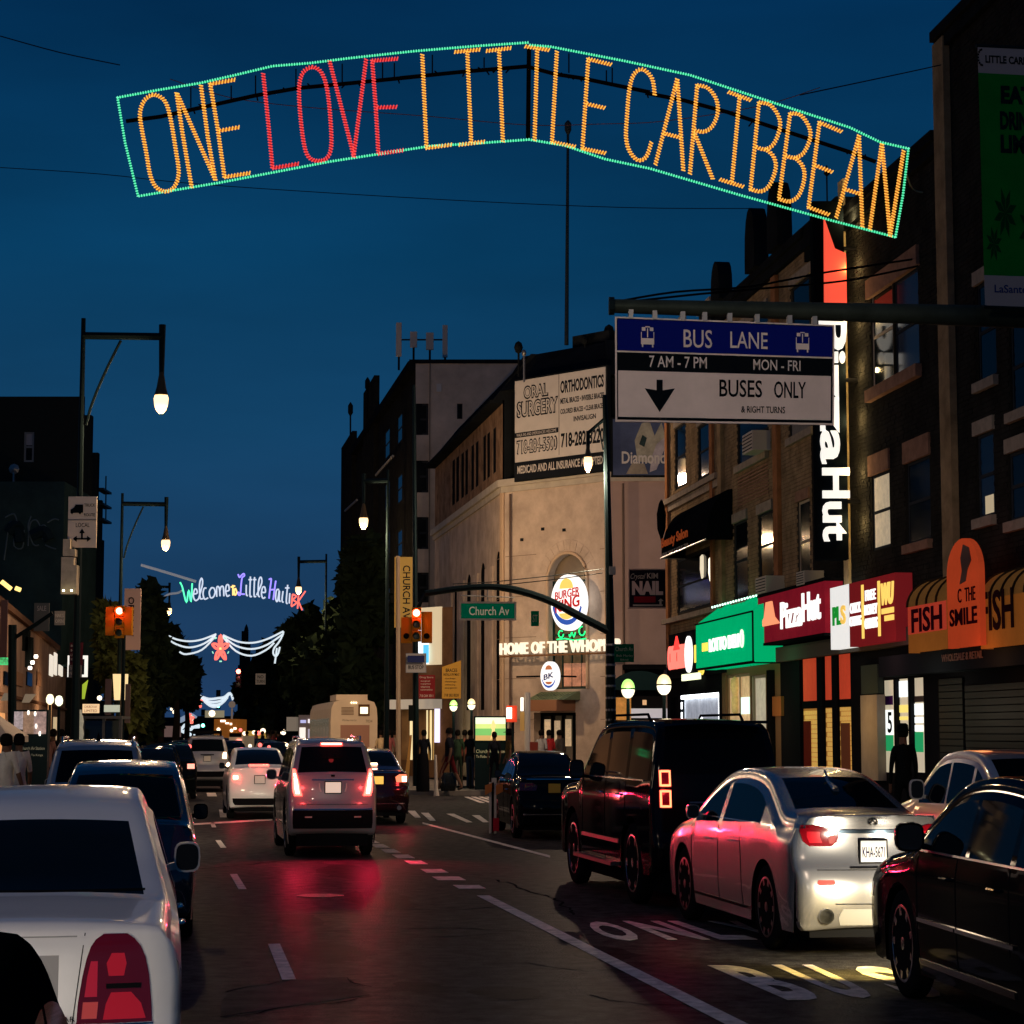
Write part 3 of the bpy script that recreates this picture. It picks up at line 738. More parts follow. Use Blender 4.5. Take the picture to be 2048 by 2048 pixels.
for q in (1, -1):
    tl = rear(c, 'lens_stripe', [(.635, .265 * q, .325 * q), (.70, .27 * q, .33 * q)], M('lens_salmon', (.6, .06, .05), .15, coat=1, em=(1, .15, .12), es=.10), .018, 4)
    rear(c, 'lens_stripe', [(.72, .275 * q, .325 * q), (.80, .285 * q, .325 * q), (.86, .298 * q, .325 * q)], M('lens_stripe_red', (.5, .012, .03), .15, coat=1, em=(1, .02, .06), es=.10), .018, 4)
    rear(c, 'lens_dark', [(.75, .36 * q, .50 * q), (.77, .36 * q, .50 * q)], BLACK, .017, 5)
plate(c, .02, .79, None, M('plate_pale', (.55, .52, .48), .5), .205, .14, .02, M('plate_frame_blue', (.02, .10, .30), .3))
rear(c, 'bumper_seam', [(.588, -.56, .56), (.594, -.56, .56)], BLACK, .004, 14)
for q in (1, -1): side(c, 'boot_seam', [(z, .30 + (z - .62) * .1, .306 + (z - .62) * .1) for z in (.62, .7, .8, .9)], BLACK, q, .002, 1)
seam_v(c, 3.0, .3, .95, -1); seam_v(c, 1.98, .5, .95, -1); seam_v(c, 4.05, .3, .92, -1)
side(c, 'body_moulding', [(.60, 1.8, 4.0), (.64, 1.8, 4.0)], CHROME, -1, .012, 12); rear(c, 'bumper_moulding', [(.47, -.57, .57), (.50, -.57, .57)], BLACK, .012, 14)
handle(c, 2.2, .83, -1, CHROME); handle(c, 3.2, .83, -1, CHROME)
mirror(c, 3.85, 1.06, -1, P_LINC, .15, .175); mirror(c, 3.85, 1.06, 1, P_LINC, .15, .175)
badge_text(c, 'TOWN CAR', -.03, -.24, .625, .645, BLACK)
# --- dark blue hatchback ahead of it
c = make_car('parked_hatchback', 'deep blue car with dark rear window ahead of the silver long sedan', 'car', (-3.25, 18.0, 0), HD, stretch(SEDAN, 4.5, 1.53, W=1.22, paint=P_BLUE, roofw=.76,
    top=[(.16, .26), (.05, .30), (.01, .42), (0, .55), (.03, .68), (.06, .80), (.09, .95), (.14, 1.02), (.34, 1.05), (.62, 1.22), (.95, 1.42), (1.3, 1.51), (1.9, 1.53), (2.4, 1.50), (2.9, 1.34), (3.3, 1.10), (3.45, 1.03), (4.0, .95), (4.4, .8), (4.49, .6), (4.5, .45), (4.42, .28), (4.3, .24)],
    rg=(.36, .98), wg=(2.5, 3.28), sg=[(.75, 1.2), (1.3, 2.0), (2.1, 3.0)], wheels=(.85, 3.55)))
rear(c, 'tail_lamp', [(.72, .40, .56), (.80, .40, .57), (.90, .41, .565), (1.0, .44, .55)], LAMPD, .012, 6, True)
plate(c, -.03, .80, None, M('plate_pale', (.55, .52, .48), .5)); mirror(c, 2.75, 1.02, -1, P_BLK, .14, .15); mirror(c, 2.75, 1.02, 1, P_BLK, .14, .15)
rear(c, 'boot_seam', [(.645, -.55, .55), (.652, -.55, .55)], BLACK, .004, 12); seam_h(c, .5, 3.8, .55, -1, .01, CHROME, 'body_moulding', .006); seam_v(c, 2.05, .3, .95, -1)
# --- silver crossover left
def suv(name, label, loc, hd, W_, pt, lit=None, group=None, **k):
    base = spec(SUV, W=W_, paint=pt, **k); return make_car(name, label, 'car', loc, hd, base, group)
c = suv('parked_crossover', 'silver crossover with roof rails parked furthest left beside the pavement', (-4.75, 24.5, 0), HD, 1.2, P_SIL)
for q in (1, -1):
    m = MB(); m.tube([(.7, .40 * q, 1.66), (.8, .41 * q, 1.72), (2.3, .41 * q, 1.72), (2.45, .40 * q, 1.66)], .015, 6); part('roof_rail', m, CHROME, c.root, True, local=True)
m = MB(); m.lathe((.95, 0, 1.69), [(.03, 0), (.008, .07), (.004, .09)], 8); part('roof_antenna', m, BLACK, c.root, True, local=True)
rear(c, 'tail_lamp', [(.92, .42, .55), (1.0, .42, .55), (1.1, .44, .55)], LAMPD, .012, 5, True); plate(c, 0, .95); mirror(c, 3.1, 1.13, -1, P_SIL); mirror(c, 3.1, 1.13, 1, P_SIL)
# --- grey luxury crossover braking, centre
c = suv('braking_crossover', 'grey crossover in the middle lane with long red brake lamps lit', (-2.54, 30.6, 0), HD, 1.28, P_GREY, R=.40, lr=.4, p0=.9)
for q in (1, -1):
    rear(c, 'tail_lamp', [(.88, .435 * q, .545 * q), (.95, .455 * q, .57 * q), (1.05, .475 * q, .575 * q), (1.15, .50 * q, .575 * q), (1.26, .53 * q, .565 * q)], LIT, .02, 5)
    rear(c, 'lamp_core', [(.91, .475 * q, .525 * q), (1.0, .49 * q, .545 * q), (1.1, .505 * q, .55 * q), (1.20, .53 * q, .555 * q)], LITC, .026, 3)
    rear(c, 'bumper_reflector', [(.575, .30 * q, .40 * q), (.595, .30 * q, .40 * q)], M('reflector', (.7, .35, .3), .3), .014, 4)
    brake_light(c, -.12, .5 * q, 1.05, 165); halo(c, -.16, .54 * q, 1.08, 3.2)
rear(c, 'third_brake_lamp', [(1.60, -.155, .155), (1.635, -.155, .155)], LIT, .03, 8); rear(c, 'lamp_core', [(1.608, -.14, .14), (1.627, -.14, .14)], LITC, .034, 6); halo(c, .20, 0, 1.60, 1.6)
plate(c, .0, 1.0, None, M('plate_pale_lit', (.8, .72, .6), .5, em=(1, .85, .65), es=.5), .22, .15)
rear(c, 'chrome_strip', [(1.10, -.30, .30), (1.115, -.30, .30)], CHROME, .012, 12); rear(c, 'lower_bumper', [(.42, -.56, .56), (.5, -.57, .57), (.62, -.57, .57), (.68, -.57, .57)], BLACK, .012, 14)
rear(c, 'bumper_moulding', [(.685, -.56, .56), (.70, -.56, .56)], CHROME, .016, 14); rear(c, 'wiper', [(1.42, -.16, .15), (1.43, -.16, .15)], BLACK, .02, 6)
for q in (1, -1): rear(c, 'plate_recess', [(.94, .16 * q, .185 * q), (1.0, .18 * q, .20 * q), (1.06, .185 * q, .20 * q)], M('bright_edge', (.6, .55, .5), .3), .012, 2)
rear(c, 'badge', [(1.15, -.025, .025), (1.18, -.03, .03)], BLACK, .014, 3)
for q in (1, -1):
    m = MB(); m.tube([(.7, .44 * q, 1.67), (.8, .45 * q, 1.72), (2.3, .45 * q, 1.72), (2.45, .44 * q, 1.67)], .014, 6); part('roof_rail', m, CHROME, c.root, True, local=True)
mirror(c, 3.1, 1.13, 1, P_GREY, .16, .16); mirror(c, 3.1, 1.13, -1, P_GREY, .16, .16); seam_v(c, 1.15, .5, 1.1, 1); seam_v(c, 2.1, .4, 1.08, 1); side(c, 'body_moulding', [(.42, 1.4, 3.3), (.45, 1.4, 3.3)], CHROME, 1, .012, 8)
rear(c, 'boot_seam', [(.76, -.5, .5), (.765, -.5, .5)], BLACK, .006, 12)
for q in (1, -1): head_light(c, .45 * q, .72, 480, down=.03, spot=.5)
# --- white hatch-back sedan braking
c = make_car('braking_sedan', 'white sedan braking just ahead of the grey crossover, rear lit by headlamps', 'car', (-5.16, 44, 0), HD, spec(SEDAN, W=1.29, paint=P_WHT, H=1.46, rg=(.55, 1.5), roofw=.76, p0=.9,
    top=[(.16, .26), (.05, .30), (.01, .42), (0, .55), (.03, .72), (.07, .85), (.12, 1.0), (.18, 1.07), (.50, 1.10), (.9, 1.26), (1.4, 1.41), (2.0, 1.455), (2.5, 1.46), (2.95, 1.40), (3.3, 1.24), (3.65, 1.04), (3.8, .98), (4.3, .9), (4.7, .78), (4.83, .62), (4.85, .45), (4.78, .28), (4.65, .24)]))
rear(c, 'third_brake_lamp', [(1.09, -.20, .20), (1.125, -.20, .20)], LIT, .03, 6); rear(c, 'lamp_core', [(1.097, -.18, .18), (1.118, -.18, .18)], LITC, .035, 5); halo(c, -.02, 0, 1.12, 1.2)
for q in (1, -1):
    rear(c, 'tail_lamp', [(.80, .40 * q, .55 * q), (.88, .38 * q, .56 * q), (.94, .42 * q, .55 * q)], LIT, .02, 5); rear(c, 'lamp_core', [(.83, .44 * q, .54 * q), (.90, .44 * q, .54 * q)], LITC, .028, 3); brake_light(c, -.12, .48 * q, .88, 40); halo(c, -.14, .5 * q, .88, 1.5)
plate(c, 0, .82, None, PLATE); rear(c, 'lower_bumper', [(.30, -.5, .5), (.36, -.54, .54), (.44, -.55, .55)], BLACK, .012, 12); mirror(c, 3.05, 1.06, 1, P_BLK); mirror(c, 3.05, 1.06, -1, P_BLK)
for q in (1, -1): head_light(c, .45 * q, .68, 420, down=.02, spot=.4)
# --- dark red-black sedan right of the crossover
c = make_car('braking_dark_sedan', 'maroon black sedan with orange plate braking right of the grey crossover', 'car', (-2.58, 41.6, 0), HD, spec(SEDAN, W=1.26, paint=P_MAR, p0=.9))
for q in (1, -1):
    rear(c, 'tail_lamp', [(.82, .36 * q, .56 * q), (.92, .34 * q, .57 * q), (.97, .42 * q, .56 * q)], M('tail_lens_glow', (.4, .02, .02), .2, em=(1, .25, .12), es=1.4), .02, 6); rear(c, 'lamp_core', [(.83, .47 * q, .56 * q), (.93, .47 * q, .56 * q)], LITC, .028, 3); brake_light(c, -.12, .5 * q, .88, 40); halo(c, -.14, .52 * q, .9, 2.0)
rear(c, 'third_brake_lamp', [(1.14, -.07, .07), (1.18, -.07, .07)], LITC, .03, 5)
plate(c, .0, .86, None, M('plate_gold_lit', (.8, .5, .08), .5, em=(1, .6, .12), es=.8), .20, .15); mirror(c, 3.05, 1.06, -1, P_BLK); mirror(c, 3.05, 1.06, 1, P_BLK); rear(c, 'chrome_strip', [(1.0, -.42, .42), (1.012, -.42, .42)], CHROME, .012, 10)
rear(c, 'bumper_moulding', [(.40, -.52, .52), (.42, -.52, .52)], CHROME, .012, 10)
m = MB(); m.lathe((.0, -.40, .33), [(.045, -.02), (.045, .05), (.03, .05)], 12, axis='x'); part('exhaust', m, CHROME, c.root, True, local=True)
# --- silver SUV beyond the crossing
c = suv('queued_suv', 'silver SUV with warm tail lamps in the left lane beyond the crossing', (-9.15, 64.5, 0), HD, 1.32, P_SIL, L=4.8)
for q in (1, -1):
    rear(c, 'tail_lamp', [(1.0, .46 * q, .58 * q), (1.1, .46 * q, .585 * q), (1.19, .48 * q, .57 * q)], E('tail_lamp_warm', (1, .62, .35), 6), .02, 4)
m = MB(); m.box(1.0, 2.2, -.45, .45, 1.74, 1.84); m.box(1.0, 1.04, -.45, -.41, 1.64, 1.75); m.box(1.0, 1.04, .41, .45, 1.64, 1.75); m.box(2.1, 2.14, -.45, -.41, 1.64, 1.75); m.box(2.1, 2.14, .41, .45, 1.64, 1.75); part('roof_box', m, BLACK, c.root, local=True)
rear(c, 'badge_bar', [(1.10, -.20, .20), (1.13, -.20, .20)], BLACK, .012, 6); plate(c, 0, 1.0, None, M('plate_pale_lit', (.8, .72, .6), .5)); rear(c, 'lower_bumper', [(.45, -.5, .5), (.55, -.55, .55), (.62, -.55, .55)], BLACK, .012, 8)
brake_light(c, -.1, .5, 1.1, 9, (1, .5, .3)); brake_light(c, -.1, -.5, 1.1, 9, (1, .5, .3))
# --- black sedan kerb side ahead of the big SUV
c = make_car('dark_taxi', 'glossy black sedan with gold plate ahead of the big black SUV', 'car', (.71, 35.6, 0), .10, spec(SEDAN, W=1.24, paint=P_BLK, p0=.9))
rear(c, 'tail_lamp', [(.82, .30, .57), (.90, .28, .57), (.95, .36, .56)], LAMPD, .014, 6, True); plate(c, .0, .86, None, PLATEY, .2, .15); rear(c, 'chrome_strip', [(1.0, -.45, .45), (1.015, -.45, .45)], CHROME, .012, 10)
rear(c, 'bumper_moulding', [(.42, -.52, .52), (.44, -.52, .52)], CHROME, .012, 10); handle(c, 1.9, .80, 1, CHROME); handle(c, 2.8, .80, 1, CHROME); seam_v(c, 1.68, .35, .95, 1); seam_v(c, 2.48, .3, .94, 1); mirror(c, 3.05, 1.05, 1, P_BLK)
side(c, 'window_trim', [(.975, 1.1, 3.4), (.985, 1.1, 3.4)], CHROME, 1, .008, 16)
# --- big black SUV
c = make_car('big_suv', 'huge boxy black SUV with glowing double ring tail lamp in the bus lane', 'car', (2.10, 21.7, 0), math.atan(.175), dict(
    L=5.2, W=1.38, H=1.93, r=.07, R=.42, tw=.17, archgap=.07, wheels=(1.05, 4.1), paint=P_BLK, sill=.34, belt=[(0, 1.30), (3.6, 1.27), (3.9, 1.22), (5.2, 1.15)],
    top=[(.2, .38), (.08, .42), (.02, .5), (0, .64), (.03, .76), (.05, .9), (.07, 1.1), (.09, 1.3), (.13, 1.55), (.20, 1.78), (.28, 1.86), (.5, 1.91), (1.3, 1.93), (2.3, 1.92), (2.85, 1.87), (3.15, 1.74), (3.5, 1.50), (3.8, 1.30), (3.95, 1.24), (4.5, 1.20), (4.95, 1.13), (5.12, 1.02), (5.18, .8), (5.2, .55), (5.12, .38), (5.0, .34)],
    rg=(.09, .21), wg=(2.9, 3.75), sg=[(.35, 1.25), (1.35, 2.25), (2.33, 3.45)], roofw=.84, lr=.25, p0=.94, p1=.8, bulge=.03, gz=1.33, spokes=6, rim=M('dark_chrome_rim', (.4, .4, .42), .15, 1.0)))
for q in (1, -1):
    for z0, z1 in ((1.02, 1.21), (1.23, 1.41)):
        tl = rear(c, 'tail_lamp', [(z0, .485 * q, .615 * q), ((z0 + z1) / 2, .485 * q, .615 * q), (z1, .485 * q, .61 * q)], LAMP, .014, 4)
        for a, b, c0, c1 in ((z0 + .01, z1 - .01, .490, .507), (z0 + .01, z1 - .01, .585, .605), (z0 + .008, z0 + .030, .507, .585), (z1 - .03, z1 - .008, .507, .585)):
            rear(c, 'lamp_ring', [(a, c0 * q, c1 * q), (b, c0 * q, c1 * q)], RING, .022, 2)
    brake_light(c, -.10, .55 * q, 1.25, 16); halo(c, -.08, .56 * q, 1.22, 1.0)
plate(c, 0, .98, None, M('plate_dim', (.12, .10, .08), .5)); rear(c, 'chrome_strip', [(1.07, -.30, .30), (1.085, -.30, .30)], M('dull_chrome', (.25, .25, .25), .3, 1), .012, 8)
m = MB(); m.box(-.03, .30, -.50, .50, 1.87, 1.90); part('roof_spoiler', m, P_BLK, c.root, local=True)
m = MB(); m.box(1.6, 3.6, .65, .78, .36, .40); part('running_board', m, M('dull_chrome', (.25, .25, .25), .3, 1), c.root, local=True)
m = MB(); m.box(1.6, 3.6, -.78, -.65, .36, .40); part('running_board', m, M('dull_chrome', (.25, .25, .25), .3, 1), c.root, local=True)
side(c, 'body_moulding', [(.60, 1.6, 3.5), (.64, 1.6, 3.5)], M('dull_chrome', (.25, .25, .25), .3, 1), 1, .012, 10); side(c, 'window_trim', [(1.283, .5, 3.5), (1.298, .5, 3.5)], CHROME, 1, .008, 16)
seam_v(c, 1.30, .8, 1.28, 1); seam_v(c, 2.29, .4, 1.28, 1); seam_v(c, 3.5, .5, 1.26, 1); handle(c, 1.55, 1.12, 1, CHROME); handle(c, 2.5, 1.12, 1, CHROME); mirror(c, 3.35, 1.36, 1, P_BLK, .17, .22)
for q in (1, -1):
    m = MB(); m.tube([(.9, .5 * q, 1.91), (1.0, .5 * q, 1.97), (2.6, .5 * q, 1.97), (2.75, .5 * q, 1.89)], .016, 6); part('roof_rail', m, BLACK, c.root, True, local=True)
# --- silver sports sedan
c = make_car('silver_sedan', 'silver sedan with dark red tail lamps and a round exhaust behind the big black SUV', 'car', (2.87, 17.0, 0), HD, dict(
    L=4.8, W=1.27, H=1.48, r=.085, R=.345, wheels=(1.0, 3.8), paint=P_INF, belt=[(0, 1.0), (1.2, 1.03), (3.4, .96), (4.8, .8)],
    top=[(.20, .24), (.08, .26), (.02, .36), (0, .48), (.0, .60), (.03, .70), (.08, .77), (.10, .86), (.10, .98), (.08, 1.09), (.10, 1.135), (.35, 1.135), (.62, 1.15), (.95, 1.27), (1.35, 1.405), (1.75, 1.465), (2.2, 1.48), (2.7, 1.44), (3.15, 1.29), (3.55, 1.07), (3.7, 1.0), (4.2, .92), (4.6, .8), (4.78, .62), (4.8, .45), (4.73, .28), (4.6, .24)],
    rg=(.66, 1.36), wg=(2.75, 3.5), sg=[(1.15, 1.62), (1.70, 2.4), (2.5, 3.35)], roofw=.70, lr=.55, p0=.86, pil=1, spokes=10, rim=M('dark_rim', (.06, .06, .06), .3, .8)))
for q in (1, -1):
    rear(c, 'tail_lamp', [(.885, .33 * q, .50 * q), (.92, .285 * q, .545 * q), (.96, .27 * q, .56 * q), (1.0, .275 * q, .57 * q), (1.03, .38 * q, .57 * q), (1.05, .48 * q, .565 * q)], LAMP, .016, 12)
    rear(c, 'lens_clear', [(.905, .31 * q, .345 * q), (.94, .295 * q, .355 * q), (.97, .30 * q, .345 * q)], LAMPC, .020, 4); rear(c, 'lens_glow', [(.91, .40 * q, .50 * q), (.96, .42 * q, .52 * q), (1.0, .42 * q, .52 * q)], M('lens_red', (.6, .01, .02), .15, coat=.5, em=(1, .02, .04), es=.10), .020, 6)
    rear(c, 'bumper_reflector', [(.585, .34 * q, .455 * q), (.605, .33 * q, .47 * q), (.625, .34 * q, .46 * q)], LAMPC, .012, 6)
    x = hit_rear(c, .40 * q, .34) or .1
    m = MB(); m.lathe((x - .035, .40 * q, .345), [(.058, 0), (.062, .01), (.062, .14), (.045, .13), (.045, .0)], 22, axis='x'); part('exhaust', m, CHROME, c.root, True, local=True)
    m = MB(); m.lathe((x - .02, .40 * q, .345), [(.044, 0), (.044, .1)], 20, axis='x'); part('exhaust_bore', m, M('bore', (.05, .03, .02), .6), c.root, local=True)
plate(c, .0, .845, 'KHA-5671', PLATE, .21, .165, .012)
rear(c, 'chrome_strip', [(.985, -.26, .26), (1.0, -.27, .27), (1.012, -.26, .26)], M('blue_chrome', (.10, .14, .18), .2, 1), .02, 12); rear(c, 'plate_slot', [(.715, -.20, .20), (.73, -.20, .20)], BLACK, .012, 10)
m = MB(); x = (hit_rear(c, 0, 1.07) or .1) - .014
m.tube([(x, .038 * math.cos(a), 1.075 + .026 * math.sin(a)) for a in [math.pi * (-.38 + 1.76 * k / 16) for k in range(17)]], .006, 6)
m.tube([(x, .03, 1.056), (x, .003, 1.09), (x, -.003, 1.09), (x, -.03, 1.056)], .005, 6); part('badge', m, M('dark_badge', (.03, .03, .03), .2, 1), c.root, True, local=True)
badge_text(c, 'Q50', -.29, -.36, 1.045, 1.07, M('dark_badge', (.03, .03, .03), .2, 1), .006, .01)
rear(c, 'boot_seam', [(.70, -.46, .46), (.705, -.46, .46)], BLACK, .004, 14); rear(c, 'diffuser', [(.27, -.28, .28), (.33, -.30, .30), (.40, -.27, .27)], M('diffuser_grey', (.30, .29, .27), .4), .006, 10)
rear(c, 'valance_seam', [(.435, -.33, .33), (.443, -.33, .33)], BLACK, .006, 12); m = MB(); m.tube([(1.0, 0, 1.30), (1.22, 0, 1.37), (1.3, 0, 1.46)], [.03, .014, .01], 6); part('roof_fin', m, P_INF, c.root, True, local=True)
seam_v(c, 1.68, .3, .98, 1, .1); seam_v(c, 2.48, .28, .96, 1); seam_v(c, 3.45, .3, .92, 1); seam_h(c, 1.4, 3.4, .30, 1, .012, P_BLK, 'sill_trim', .006); handle(c, 1.95, .84, 1, P_INF); handle(c, 2.8, .82, 1, P_INF); mirror(c, 3.15, 1.05, 1, P_INF)
mirror(c, 3.15, 1.05, -1, P_BLK, .15, .16)
side(c, 'window_trim', [(1.02, 1.15, 3.3), (1.028, 1.15, 3.3)], CHROME, 1, .008, 16)
# --- black sedan, near right
c = make_car('black_sedan', 'black sedan at the lower right corner showing its chrome trimmed left side', 'car', (3.66, 10.6, 0), math.atan(.095), stretch(SEDAN, 5.3, 1.52, W=1.29, paint=P_BLK, R=.36, wheels=(1.15, 4.15), roofw=.74, spokes=9, r=.09,
    rim=M('alloy_bright', (.45, .45, .46), .18, 1.0), belt=[(0, .98), (1.3, 1.02), (3.8, .98), (5.3, .84)]))
side(c, 'body_moulding', [(.55, 1.75, 2.85), (.575, 1.75, 2.85)], CHROME, 1, .016, 12); side(c, 'body_moulding', [(.55, 2.88, 3.68), (.575, 2.88, 3.68)], CHROME, 1, .016, 10); side(c, 'sill_trim', [(.27, 1.8, 3.7), (.31, 1.8, 3.7)], M('sill_chrome', (.3, .3, .3), .2, 1.0), 1, .010, 12)
seam_v(c, 2.87, .3, 1.0, 1); seam_v(c, 3.72, .3, .97, 1); seam_v(c, 1.85, .5, 1.0, 1); handle(c, 3.05, .86, 1, P_BLK); handle(c, 2.1, .86, 1, P_BLK); mirror(c, 3.55, 1.10, 1, P_BLK, .19, .19)
side(c, 'window_trim', [(1.005, 1.3, 3.7), (1.018, 1.3, 3.7)], M('dull_chrome', (.25, .25, .25), .3, 1), 1, .008, 16)
rear(c, 'tail_lamp', [(.80, .35, .58), (.95, .35, .58)], LAMP, .014, 6, True); side(c, 'marker_lamp', [(.60, .35, .62), (.66, .35, .62)], LAMP, 1, .008, 4)
for q in (1, -1):
    side(c, 'headlamp', [(.62, 4.95, 5.2), (.72, 4.9, 5.22)], M('headlamp_glass', (.5, .5, .5), .05), q, .006, 4); head_light(c, .46 * q, .62, 120, (1, .90, .72), .22, 1.5); head_light(c, .50 * q, .50, 70, (1, .72, .18), 1.3, 2.4)
# --- silver car behind it at the kerb
c = make_car('kerb_car', 'pale silver car at the right kerb beyond the black sedan, white rimmed mirror', 'car', (5.50, 20.6, 0), math.atan(.124), stretch(SEDAN, 4.7, 1.60, W=1.25, paint=P_SIL, roofw=.76))
mirror(c, 3.05, 1.16, 1, M('mirror_pale', (.6, .58, .55), .4), .16, .22); rear(c, 'tail_lamp', [(.85, .35, .56), (1.0, .35, .56)], LAMP, .014, 6, True); plate(c, 0, .9)
# --- near black car, lower left corner
c = make_car('near_car', 'near black car cut by the lower left corner of the picture', 'car', (-.93, 1.15, 0), HD, spec(SEDAN, W=1.28, paint=M('paint_black_dull', (.002, .003, .0035), .5, spec=.0), H=1.46, roofw=.80))
mirror(c, 3.0, 1.05, 1, P_BLK)
for oy in (.11,):  # thin red strip along the roof edge imitates light glints
    pts = []
    for k in range(16):
        x = 2.3 + k * .1; h = c.bv.ray_cast(Vector((x, -(c.HW(x, 1.3)) + oy, 3)), Vector((0, 0, -1)))
        if h[0] is not None: pts.append(h[0] + Vector((0, 0, .004)))
    m = MB(); m.tube(smoothpath(pts[::3], 4), .005, 5); part('roof_glint', m, M('glint_red_chrome', (.5, .2, .2), .25, 1.0), c.root, True, local=True)
for q in (1, -1): head_light(c, .42 * q, .66, 46, (1, .90, .78), -.10, 1.7)  # beams added to brighten the rear of the silver long sedan
# --- queue of dark cars further on
def copy_tree(o, parent=None):
    q = o.copy(); COL.objects.link(q); q.parent = parent
    for ch in list(o.children): copy_tree(ch, q)
    return q
far = make_car('queued_car', 'dark car nearest behind the silver crossover by the left kerb', 'car', (-7.62, 45.5, 0), HD, spec(SEDAN, W=1.25, paint=P_BLK, H=1.5, step=.12), 'dark cars queued on the left')
for q in (1, -1): rear(far, 'tail_lamp', [(.82, .36 * q, .55 * q), (.95, .36 * q, .55 * q)], E('tail_lamp_soft', (1, .30, .22), 2.2), .02, 3)
plate(far, 0, .8, None, M('plate_pale_lit', (.8, .72, .6), .5))
for u, D, lb in ((352, 57, 'dark car between the left kerb queue and the silver SUV'), (343, 73, 'dark car far down the left lane behind two others'), (366, 88, 'small dark car in the far left queue under the garland'), (470, 86, 'dark car just right of the silver SUV beyond the crossing'),
                 (505, 100, 'dark car far off behind the white sedan'), (404, 120, 'distant car beneath the second garland'), (560, 76, 'dark car behind the grey crossover in the distance'), (448, 128, 'distant car in front of the orange lit truck'),
  (330, 64, 'dark parked car by the left kerb beyond the silver crossover'), (320, 54, 'second dark parked car along the left kerb'), (415, 96, 'dark car directly beyond the silver SUV'), (385, 108, 'dark car between the two garland stars'), (530, 112, 'dark car farther off above the white sedan'), (545, 92, 'dark car between white sedan and grey crossover'), (425, 148, 'last visible car in the left lane'), (490, 140, 'last visible car in the middle lane')):
    q = copy_tree(far.root); q.location = ((u - 1024) * D / FPX, D, 0); q['label'] = lb
light('queue_glow', 'POINT', (-8.8, 71, .9), 18, (1, .25, .15), .2); light('queue_glow', 'POINT', (-12.5, 97, .9), 40, (1, .4, .2), .2)
# ================================================================ buildings
BR = M('brick_olive', (.27, .19, .105), .85, noise=.35, ns=2.6)
BR2 = M('brick_orange', (.30, .135, .06), .85, noise=.3, ns=3)
MORT2 = M('mortar_dark', (.018, .017, .014), .9)
BRD = M('brick_dark', (.022, .021, .018), .85, noise=.4, ns=2)
MORT = M('mortar', (.050, .044, .034), .9, noise=.2, ns=6)
STONE = M('trim_stone', (.30, .25, .19), .8, noise=.25, ns=5)
STONEB = M('trim_brownstone', (.26, .15, .10), .8, noise=.25, ns=5)
STUC = M('stucco_beige', (.46, .37, .30), .85, noise=.26, ns=1.1, bump=.5, bs=9)
STUC2 = M('render_grey', (.50, .42, .34), .85, noise=.22, ns=.8, bump=.3, bs=9)
DARK = M('roof_dark', (.012, .014, .016), .8, noise=.3, ns=1)
FRM = M('window_frame_dark', (.03, .035, .04), .5)
FRW = M('window_frame_pale', (.42, .36, .28), .6)
PAN = M('window_pane', (.004, .006, .008), .08, spec=.06)
PANB = M('window_blind', (.20, .19, .17), .5, noise=.2, ns=12)
INT = M('interior_dark', (.01, .01, .012), .9)
METAL = M('painted_steel', (.035, .045, .045), .4, .5)
GREYM = M('galvanised', (.28, .28, .27), .45, .7)

def backing(F, parent, s0, s1, z0, z1, d=6.0, mat=None):
    mb = MB(); mb.fbox(F, s0 + .01, s1 - .01, z0, z1 - .005, -d, -.24); return part('shell', mb, mat or BRD, parent)

# ---------- near right block: three attached fronts on one building line
F = FR_
S = lambda u, v=1465: F.sz(u, v)[0]
def hole(u0, v0, u1, v1, arch=0):
    a, b, c, d = F.rect(u0, v0, u1, v1); return (a, b, c, d, arch)
def front(name, label, u0, u1, ztop, holes, brickmat, wallz=3.75, seed=1, panes=None, frame=FRM, brk=True):
    t = thing(name, label, 'building', F.P(S(u0), 0, 0)); s0, s1 = S(u0), S(u1)
    part('wall', wall_mb(F, s0, s1, wallz, ztop, holes), MORT2 if brickmat is BRD else MORT, t)
    backing(F, t, s0, s1, wallz, ztop)
    if brk: part('brickwork', brick_mb(F, s0, s1, wallz, ztop - .35, holes, seed=seed), brickmat, t, stuff=True)
    for i, h in enumerate(holes):
        window(F, t, h, frame if not (panes and panes[i][1]) else panes[i][1], (panes[i][0] if panes else PAN))
    return t, s0, s1
def lintel(t, h, mat=STONE, up=.22, sill=True, ov=.08):
    m = MB(); m.fbox(F, h[0] - ov, h[1] + ov, h[3], h[3] + up, -.05, .05); part('lintel', m, mat, t)
    if sill: m = MB(); m.fbox(F, h[0] - ov, h[1] + ov, h[2] - .14, h[2], -.05, .09); part('sill', m, mat, t)
def parapet(t, s0, s1, z, mat, h=.35, o=.16):
    m = MB(); m.fbox(F, s0, s1, z - h, z - h * .45, 0, o * .6); m.fbox(F, s0, s1, z - h * .45, z, -.25, o); part('parapet', m, mat, t)
def ac(t, h, u0, v0, u1, v1, o=.05):
    a, b, c, d = F.rect(u0, v0, u1, v1, .3); m = MB(); m.fbox(F, a, b, c, d, o - .15, .38)
    q = part('air_conditioner', m, M('ac_casing', (.50, .46, .40), .6), t)
    m = MB()
    for k in range(5): m.fbox(F, a + .05, b - .05, c + (d - c) * (k + .6) / 5.6, c + (d - c) * (k + .9) / 5.6, .382, .39)
    g_ = bpy.data.objects.new('grille', mesh_of('grille', m, FRM, False, top(q))); COL.objects.link(g_); g_.parent = q

